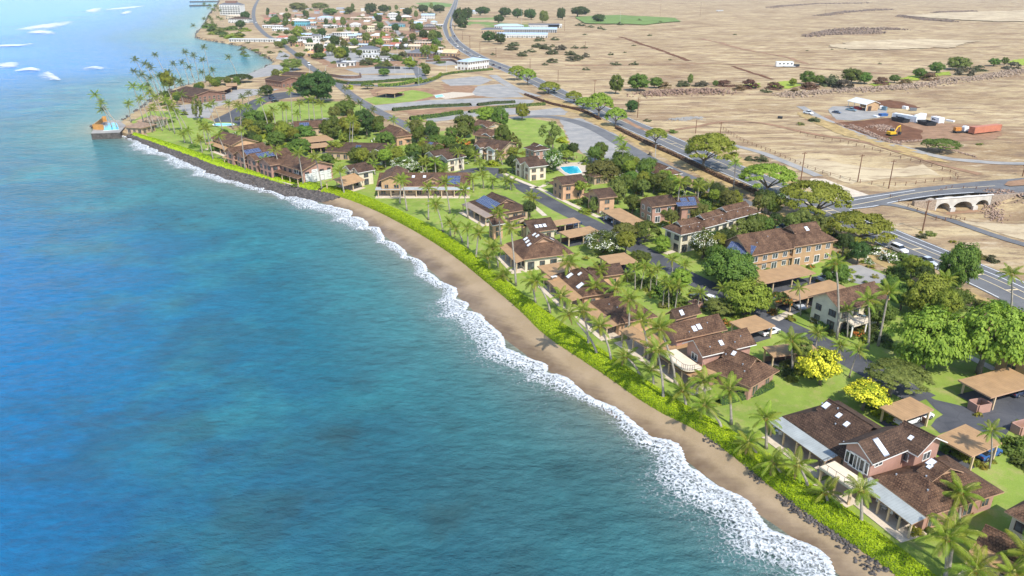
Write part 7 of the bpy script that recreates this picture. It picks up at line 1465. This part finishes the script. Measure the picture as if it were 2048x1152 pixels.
# ------------------------------------------------------------------ the town beyond
def box_house(px, py, L_, W_, ang, z, rise, kind, wl, rm, label, wins=True, name='town_house', cat='house', group='houses of the far town'):
    x_, y_ = G(px, py); h = empty(name, (x_, y_, 0)); tag(h, label, cat, group); d = Vector((math.cos(ang), math.sin(ang))); n = Vector((-d.y, d.x)); c_ = Vector((x_, y_+W_/2))
    A = c_-d*L_/2-n*W_/2; B = c_+d*L_/2-n*W_/2; C = c_-d*L_/2+n*W_/2
    return wing(h, A, B, C, z, kind, rise, wl, rm, T_white, .5, wins=wins, win='d', winh=1.4)
TH = [(638,110,15,10,-.2,3.4,2.4,'hip',W_white,R_red,'white bungalow with red roof beside the bay'),(600,52,24,14,-.1,7,2.5,'hip',W_teal,R_white,'teal two-storey building with white roof'),(626,102,15,10,-.2,6.5,.4,'flat',W_cream,R_beige,'pale two-storey block house beside the street'),(633,83,9,8,-.2,6,1.6,'gable',W_white,R_slate,'white two-storey house with slate gable'),(590,80,42,6,-.15,3.6,.2,'flat',W_grey,R_white,'long grey roofless block wall building'),
 (632,114,16,7,-.2,3,1.4,'gable',W_orange,mat('orange_roof', (.55, .32, .13), .8, .15, .4),'low orange-roofed house below the pale block house'),(735,106,20,13,-.1,3.4,2.6,'hip',W_white,R_slate,'white bungalow with blue-grey hipped roof'),(690,102,26,9,-.05,3,1.2,'gable',W_tan,R_beige,'long beige low house beside the blue-grey roof'),(757,78,20,12,-.1,3.8,2.0,'hip',W_peach,R_white,'white-roofed house above the long peach house'),(752,87,30,8,-.05,3.6,.8,'gable',W_peach,R_beige,'long peach house framed in new timber'),
 (740,64,12,8,-.05,6,1.2,'gable',W_cream,mat('cream_roof', (.66, .52, .28), .8, .1, .4),'cream two-storey box house in mid town'),(697,132,11,6,-.1,3.2,.3,'flat',W_white,R_white,'white box building on the grey lot'),(683,134,8,5,-.1,3,.6,'gable',W_white,R_slate,'small boat shed beside the white box building'),(842,114,24,14,-.15,3.4,2.8,'hip',W_brown,R_slate,'dark bungalow with wide charcoal hipped roof'),(902,114,14,12,-.3,3.4,2.6,'gable',W_orange,mat('new_plywood', (.6, .42, .24), .8, .15, .4),'unfinished plywood-roofed house near the highway'),(882,112,14,10,-.3,3.2,1.2,'gable',W_white,R_white,'white sheet-roofed house beside the unfinished one'),
 (741,116,16,4,-.05,3.4,.2,'flat',W_white,R_white,'white house trailer on the grey lot'),(776,122,20,3,-.05,1.8,.1,'flat',W_white,R_white,'low white wall building beside the trailer'),(650,40,26,14,-.05,4,2.2,'hip',W_white,R_blue,'wide pale house with blue-white roof'),(710,54,16,10,0,3.6,2,'hip',W_white,R_white,'white-roofed house left of mid town street'),(722,40,36,12,0,3.4,1.0,'gable',W_tan,R_beige,'long tan-roofed building in the far town'),(785,36,18,12,0,6.5,2,'hip',W_white,R_white,'tall white far house with white roof'),(811,42,20,12,0,6.5,2,'hip',W_orange,R_white,'orange far house with white roof'),
 (856,38,24,14,0,6,2.4,'gable',W_white,R_blue,'white far house with blue gable'),(793,54,24,12,0,3.6,2,'hip',W_teal,R_slate,'blue-walled far bungalow with slate roof'),(845,62,36,12,.05,3.6,1.2,'gable',W_brown,R_dark,'long brown far building left of the highway'),(858,56,16,10,0,3.4,1.8,'hip',W_grey,R_slate,'small grey far bungalow left of the highway'),(512,84,62,6,-.1,3,.3,'flat',W_white,R_white,'very long low white building beside the bay'),(478,46,34,18,-.1,6,2.5,'hip',W_white,R_dark,'dark-roofed white building below the hotel'),(474,38,40,14,-.1,5,1.4,'hip',W_cream,R_beige,'tan-roofed building below the hotel'),
 (560,62,22,8,-.1,3,.8,'gable',W_white,R_white,'white low house left of the far street'),(545,56,30,7,-.1,3,.6,'gable',W_white,R_white,'white flat house beside the far street'),(660,56,20,8,-.05,3.2,.8,'gable',W_white,R_white,'white low shed right of the teal building'),(622,58,14,8,-.1,3.2,1.2,'gable',W_white,R_slate,'small white house right of the teal building'),(680,70,20,8,-.1,2.6,.2,'flat',W_grey,R_beige,'bare grey foundation walls in mid town'),
 (1045,76,60,14,-.05,4,1.6,'gable',W_white,R_blue,'long white school hall with pale blue roof'),(1060,66,70,16,-.05,4.5,2.0,'gable',W_grey,R_blue,'wide school building with blue-grey roof'),(1018,60,40,16,0,5,2.4,'hip',W_white,R_blue,'pale blue hipped school block'),(985,66,30,12,0,4,2,'hip',W_tan,R_slate,'slate-roofed school annex building'),(1088,56,44,14,0,4,1.6,'gable',W_white,R_slate,'far school block beside the sports field'),(1110,56,20,10,0,4,1,'gable',W_white,R_white,'small white block beside the sports field'),(945,28,20,12,0,5,1.8,'hip',W_white,R_blue,'far pale house right of the highway'),(960,26,22,12,0,5,1.8,'hip',W_cream,R_beige,'far cream house right of the highway'),
 (1440,24,14,6,0,3,.5,'flat',W_white,R_white,'tiny white hut on the far slope'),(870,100,16,6,-.2,2.4,.2,'flat',W_tan,R_beige,'bare tan foundation walls near the round dark tree'),(845,90,18,8,-.1,2.6,.3,'flat',W_peach,R_beige,'low pink ruin near the round dark tree')]
for a in TH: box_house(*a)
def two_storey():
    h = begin('town_house', 'white and orange two-storey house with pale roof beside the highway', at(928,132)); wing(h, (912,122), (936,124), (948,116), 6.4, 'hip', 2.2, W_white, R_blue, T_white, win='t'); wing(h, (928,128), (942,129), (948,124), 3.4, 'flat', .2, W_orange, R_white, T_white)
    x_, y_ = G(938,137); mb = MB(); mb.box((x_, y_, .9), (22, .4, 1.8), -.1); mb.build('garden_wall', W_white, h, org(h))
two_storey()
random.seed(31); TT = ['white-walled', 'grey-walled', 'tan-walled', 'peach-walled']; TM = [W_white, W_grey, W_tan, W_peach]; RN = ['white', 'beige', 'slate', 'red', 'pale blue']; RM = [R_white, R_beige, R_slate, R_red, R_blue]
spots = []
while len(spots) < 80:
    px, py = random.uniform(520, 890), random.uniform(12, 100)
    if inpoly(np.array([px]), np.array([py]), TOWN)[0] and all(abs(px-q[0]) > 12 or abs(py-q[1]) > 3 for q in spots) and all(abs(px-q[0]) > 20 or abs(py-q[1]) > 5 for q in TH): spots.append((px, py))
for px, py in spots:
    i, j = random.randrange(4), random.randrange(5); o_ = box_house(px, py, random.uniform(8, 17), random.uniform(6, 10), random.uniform(-.25, .1), random.choice([2.4, 2.8, 3, 3.2, 5.2]), random.uniform(.4, 2.0), random.choice(['gable', 'hip', 'flat']), TM[i], RM[j], None, wins=py > 50); THINGS.append((o_.h, f'small {TT[i]} house with {RN[j]} roof', 'house', px, py))
def hotel():
    x_, y_ = G(462, 31); h = empty('hotel', (x_, y_, 0)); tag(h, 'white multi-storey hotel with rows of dark balconies by the sea', 'hotel'); a = -.12; d = Vector((math.cos(a), math.sin(a))); n = Vector((-d.y, d.x)); c_ = Vector((x_, y_+12)); L_, W_ = 42, 22
    w_ = wing(h, c_-d*L_/2-n*W_/2, c_+d*L_/2-n*W_/2, c_-d*L_/2+n*W_/2, 19, 'hip', 4.5, W_white, R_slate, T_white, .6, wins=False)
    for fl_ in range(5):
        for k in range(8):
            f = (k+.5)/8; l, q = .6+f*(L_-1.2), .6; p = w_.pt(l, q, 3+fl_*3.3); wo = inst('window', WINF['w'], h, (p[0]-x_-n.x*.05, p[1]-y_-n.y*.05, 3.2+fl_*3.3), (0, 0, a), (3.6, 1, 1.9)); inst('pane', PANE, wo)
        mb = MB(); p0 = w_.pt(L_/2, -.2, 0); mb.box((p0[0], p0[1], 1.7+fl_*3.3), (L_-1, 1.6, .5), a); mb.build('balcony', W_white, h, org(h))
    mb = MB(); p0 = w_.pt(L_/2, W_/2, 0); mb.box((p0[0], p0[1], 23), (L_*.5, 8, 5), a); mb.build('roof_tower', W_brown, h, org(h))
hotel()
mb = MB()
for A, B in (((380,4),(440,3)), ((380,12),(420,11))):
    a = Vector(G(*A, -1)); b_ = Vector(G(*B, -1)); d = b_-a; c_ = (a+b_)/2; o_ = MB(); o_.box((c_.x, c_.y, -.6), (d.length, 8, 3.0), math.atan2(d.y, d.x)); oo = o_.build('breakwater', M_lava, uv=False); tag(oo, 'farther dark harbour breakwater' if A[1] == 4 else 'nearer dark harbour breakwater at the top left', 'breakwater')
# low ruin walls and garden walls in the lots
for px, lab in (([(857,118),(905,116),(925,124)], 'brown lava-stone wall around the terraced lot'), ([(852,124),(900,122),(918,130)], 'second brown lava-stone wall on the terraced lot'), ([(655,152),(690,157),(720,156),(720,150)], 'curved brown stone wall at the street bend'), ([(750,138),(800,138)], 'long black wall on the grey lot')):
    P = smooth([G(*p) for p in px], 3); t_ = empty('stone_wall', (float(P[0, 0]), float(P[0, 1]), 0)); tag(t_, lab, 'wall'); o = tuple(t_.location); mb = MB()
    for a, b_ in zip(P, P[1:]): d = b_-a; mb.box(((a[0]+b_[0])/2, (a[1]+b_[1])/2, .9), (float(np.hypot(*d))+.1, .7, 1.8), math.atan2(d[1], d[0]))
    mb.build('courses', M_black if 'black' in lab else mat('lava_wall', (.16, .10, .075), .9, .35, .8, bmp=.5), t_, o, uv=False)
# ------------------------------------------------------------------ whitecaps far out: low foaming mounds on the water
def whitecap(px, label):
    P = [G(*p, SEA) for p in px]; n = len(P)//2; top, bot = P[:n], P[n:][::-1]; K_ = 24; R_ = 5
    T = resample(np.array(top), K_); B = resample(np.array(bot), K_); T = T+(T-B)*.35; B = B-(T-B)*.25; V = []; A_ = []
    for r_ in range(R_):
        f = r_/(R_-1); q = T*(1-f)+B*f; e_ = np.sin(np.linspace(0, math.pi, K_))**.5; z = SEA+.06+.9*math.sin(math.pi*f)**.7*e_*(.6+.6*vn(q[:, 0]/9, q[:, 1]/9, 7)); V.append(np.column_stack([q, z])); A_.append(np.clip(.25+.75*e_*(1.1*math.sin(math.pi*min(1, f+.1))), 0, 1))
    o_ = inst('breaking_wave', npmesh('breaking_wave', np.concatenate(V), gridfaces(R_, K_), MATS['foam_far'], True, {'foam': np.concatenate(A_)})); tag(o_, label, 'wave', kind='stuff')
m, t, b = nodes('far_foam'); L = t.links; a = N(t, 'ShaderNodeAttribute', attribute_name='foam'); mpf = N(t, 'ShaderNodeMapping'); mpf.inputs['Scale'].default_value = (.35, 1, 1); L.new(geo_pos(t), mpf.inputs[0]); n_ = noise(t, mpf.outputs[0], .16, 6, .7)
s1 = N(t, 'ShaderNodeMath', operation='MULTIPLY_ADD'); L.new(n_, s1.inputs[0]); s1.inputs[1].default_value = 2.2; L.new(a.outputs['Fac'], s1.inputs[2]); mr = N(t, 'ShaderNodeMapRange'); mr.inputs[1].default_value = 1.55; mr.inputs[2].default_value = 2.5; L.new(s1.outputs[0], mr.inputs[0]); L.new(mr.outputs[0], b.inputs['Alpha']); b.inputs['Base Color'].default_value = (.85, .86, .87, 1); b.inputs['Roughness'].default_value = .7; MATS['foam_far'] = m
for px, lab in (([(30,58),(90,50),(152,43),(120,57),(60,61),(25,62)], 'long white breaker in the upper left sea'), ([(48,65),(80,62),(108,63),(118,70),(90,69),(55,68)], 'second breaker just below the long one'), ([(168,22),(190,18),(206,16),(203,25),(190,26),(170,24)], 'small white breaker near the top'), ([(205,19),(250,15),(298,11),(270,17),(235,20),(205,22)], 'thin white breaker streak near the top'), ([(240,27),(255,23),(266,22),(264,26),(250,29),(242,30)], 'short white streak below the thin breaker'),
   ([(-10,90),(40,90),(70,87),(50,94),(20,95),(-10,95)], 'white breaker at the left edge'), ([(-10,130),(20,127),(42,128),(38,137),(15,138),(-10,139)], 'broad white foam patch at the left edge'), ([(26,141),(60,136),(84,140),(82,144),(60,144),(30,144)], 'white breaker right of the broad foam patch'), ([(72,150),(95,145),(124,160),(118,164),(95,157),(75,154)], 'curling white breaker nearest the point'), ([(160,137),(190,134),(212,136),(208,140),(185,140),(162,140)], 'small white streak left of the palms')):
    whitecap(px, lab)
0 and whitecap([(225,232),(240,222),(262,226),(255,240),(245,243),(228,244)], 'surf breaking on the rocks behind the oceanside pool')
# ------------------------------------------------------------------ labels of the many alike things, by their neighbours
LM = [(200,255,'the oceanside pool'),(285,245,'the point clubhouse'),(360,185,'the dark point house'),(447,250,'the oval pool'),(400,275,'the low rock hedge'),(490,320,'the pink terrace'),(600,345,'the white-walled house'),(705,350,'the two-gabled cream house'),(770,365,'the orange gable'),(880,370,'the long house'),(950,420,'the solar-strip house'),(1010,430,'the flat-roofed annex'),(1040,510,'the skylight house'),(1130,570,'the tan flat lanai'),(1240,640,'the low sun-deck house'),(1340,720,'the curved white deck'),(1430,790,'the clipped dark hedge'),(1480,720,'the pink stepped house'),(1560,860,'the left grey lanai'),(1640,960,'the upstairs deck'),(1780,1040,'the right grey lanai'),(1900,1100,'the bottom right corner'),(2040,1090,'the corner house'),(1935,910,'the near carport'),(1815,820,'the leafy carport'),(1980,780,'the wide right carport'),(1600,715,'the carport of the yellow tree'),(1690,690,'the lane edge'),(1680,620,'the roof terrace'),(1790,640,'the big leafy trees'),(1950,640,'the hidden bungalow'),(2030,700,'the edge bungalow'),(1880,560,'the highway'' bend'),(1790,520,'the highway shoulder'),(1740,530,'the gravel court'),(1575,505,'the orange townhouse'),(1560,565,'the long lower carport'),(1440,460,'the cream townhouse'),(1430,605,'the white parked cars'),(1340,580,'the palm clump'),(1280,560,'the clump carport'),(1240,490,'the big plumeria'),(1360,500,'the cream townhouse corner'),(1160,460,'the paired carports'),(1240,440,'the long lane carport'),(1310,410,'the pink two-storey house'),(1370,410,'the three-array solar house'),(1195,395,'the flower-hedge house'),(1130,365,'the poolside house'),(1140,340,'the turquoise pool'),(1055,335,'the white-edged gables'),(1065,298,'the pink dark-roofed house'),(970,290,'the three-house row'),(880,312,'the two dark gables'),(785,265,'the steep brown gable'),(710,300,'the long dark roof'),(640,285,'the tree-hidden carport'),(620,255,'the palm lawn'),(640,210,'the huge dark tree'),(700,215,'the street lawn'),(560,160,'the street bend carport'),(430,178,'the point carports'),(545,230,'the palm lawn edge'),(1300,345,'the pale-gabled house'),(1250,330,'the old road lot'),(1400,370,'the old road carport'),(1470,400,'the rust hedge'),(1540,400,'the highway shade trees'),(1640,440,'the side road junction'),(1720,470,'the last roadside shade tree'),(1100,250,'the green field'),(1040,160,'the queue end'),(1120,190,'the grey lots'),(1200,215,'the roadside bank'),(1250,180,'the gully mouth'),(1340,180,'the red bank'),(1460,178,'the gully middle'),(1600,172,'the gully trees'),(1720,165,'the gully thicket'),(1850,155,'the gully bend'),(1960,140,'the upper gully'),(1500,320,'the access path'),(1620,340,'the concrete apron'),(1760,370,'the paddock fence'),(1845,460,'the bike path'),(1890,300,'the soil yard'),(1640,240,'the dirt road head'),(1930,500,'the dry verge'),(1140,105,'the scrub flat'),(1060,100,'the highway scrub'),(1230,110,'the open slope'),(1200,60,'the sports field edge'),(1340,60,'the far slope'),(1680,100,'the pale slope'),(1060,65,'the school'),(990,70,'the school annex'),(930,45,'the far highway trees'),(880,75,'the median road'),(850,112,'the charcoal roof'),(820,135,'the entrance junction'),(770,90,'the peach timber house'),(735,108,'the blue-grey roof'),(740,62,'the cream box house'),(800,45,'the blue bungalow'),(860,30,'the blue gable'),(700,35,'the long tan roof'),(650,40,'the blue-white roof'),(600,50,'the teal building'),(560,60,'the far street'),(500,40,'the hotel'),(430,50,'the harbour palms'),(410,75,'the bay headland'),(510,85,'the long white building'),(560,105,'the bay shore'),(630,100,'the pale block house'),(690,130,'the grey lot'),(610,20,'the far tree belt'),(640,78,'the slate gable'),(690,75,'the bare foundation'),(820,170,'the clipped drive hedge')]
from collections import defaultdict
cl = defaultdict(list)
for i, (o_, look, cat, px, py) in enumerate(THINGS):
    lm = min(LM, key=lambda q: (q[0]-px)**2+((q[1]-py)*1.6)**2); cl[look, lm[2], cat].append((px, py, i))
for (look, lm, cat), L_ in cl.items():
    L_.sort()
    for k, (px, py, i) in enumerate(L_):
        lab = f'{look} near {lm}' if len(L_) == 1 else f'{look} near {lm}, {OrdW[min(k, 19)]} from left'
        tag(THINGS[i][0], lab, cat, {'palm': 'coconut and feathery palms', 'tree': 'trees', 'shrub': 'shrubs', 'pole': 'utility poles', 'street lamp': 'street lamps', 'house': 'houses of the far town'}.get(cat))

# ------------------------------------------------------------------ the air: one even, thin haze round everything
mb = MB(); mb.box((0, 6500, 33.5), (34000, 17500, 87)); hz_o = mb.build('haze', bpy.data.materials.new('haze_air'), uv=False); tag(hz_o, kind='stuff')
hm_ = hz_o.data.materials[0]; hm_.use_nodes = True; t = hm_.node_tree; t.nodes.remove(t.nodes['Principled BSDF']); pv = N(t, 'ShaderNodeVolumePrincipled'); pv.inputs['Density'].default_value = .00005; pv.inputs['Color'].default_value = (.86, .93, 1, 1); t.links.new(pv.outputs[0], t.nodes['Material Output'].inputs['Volume'])
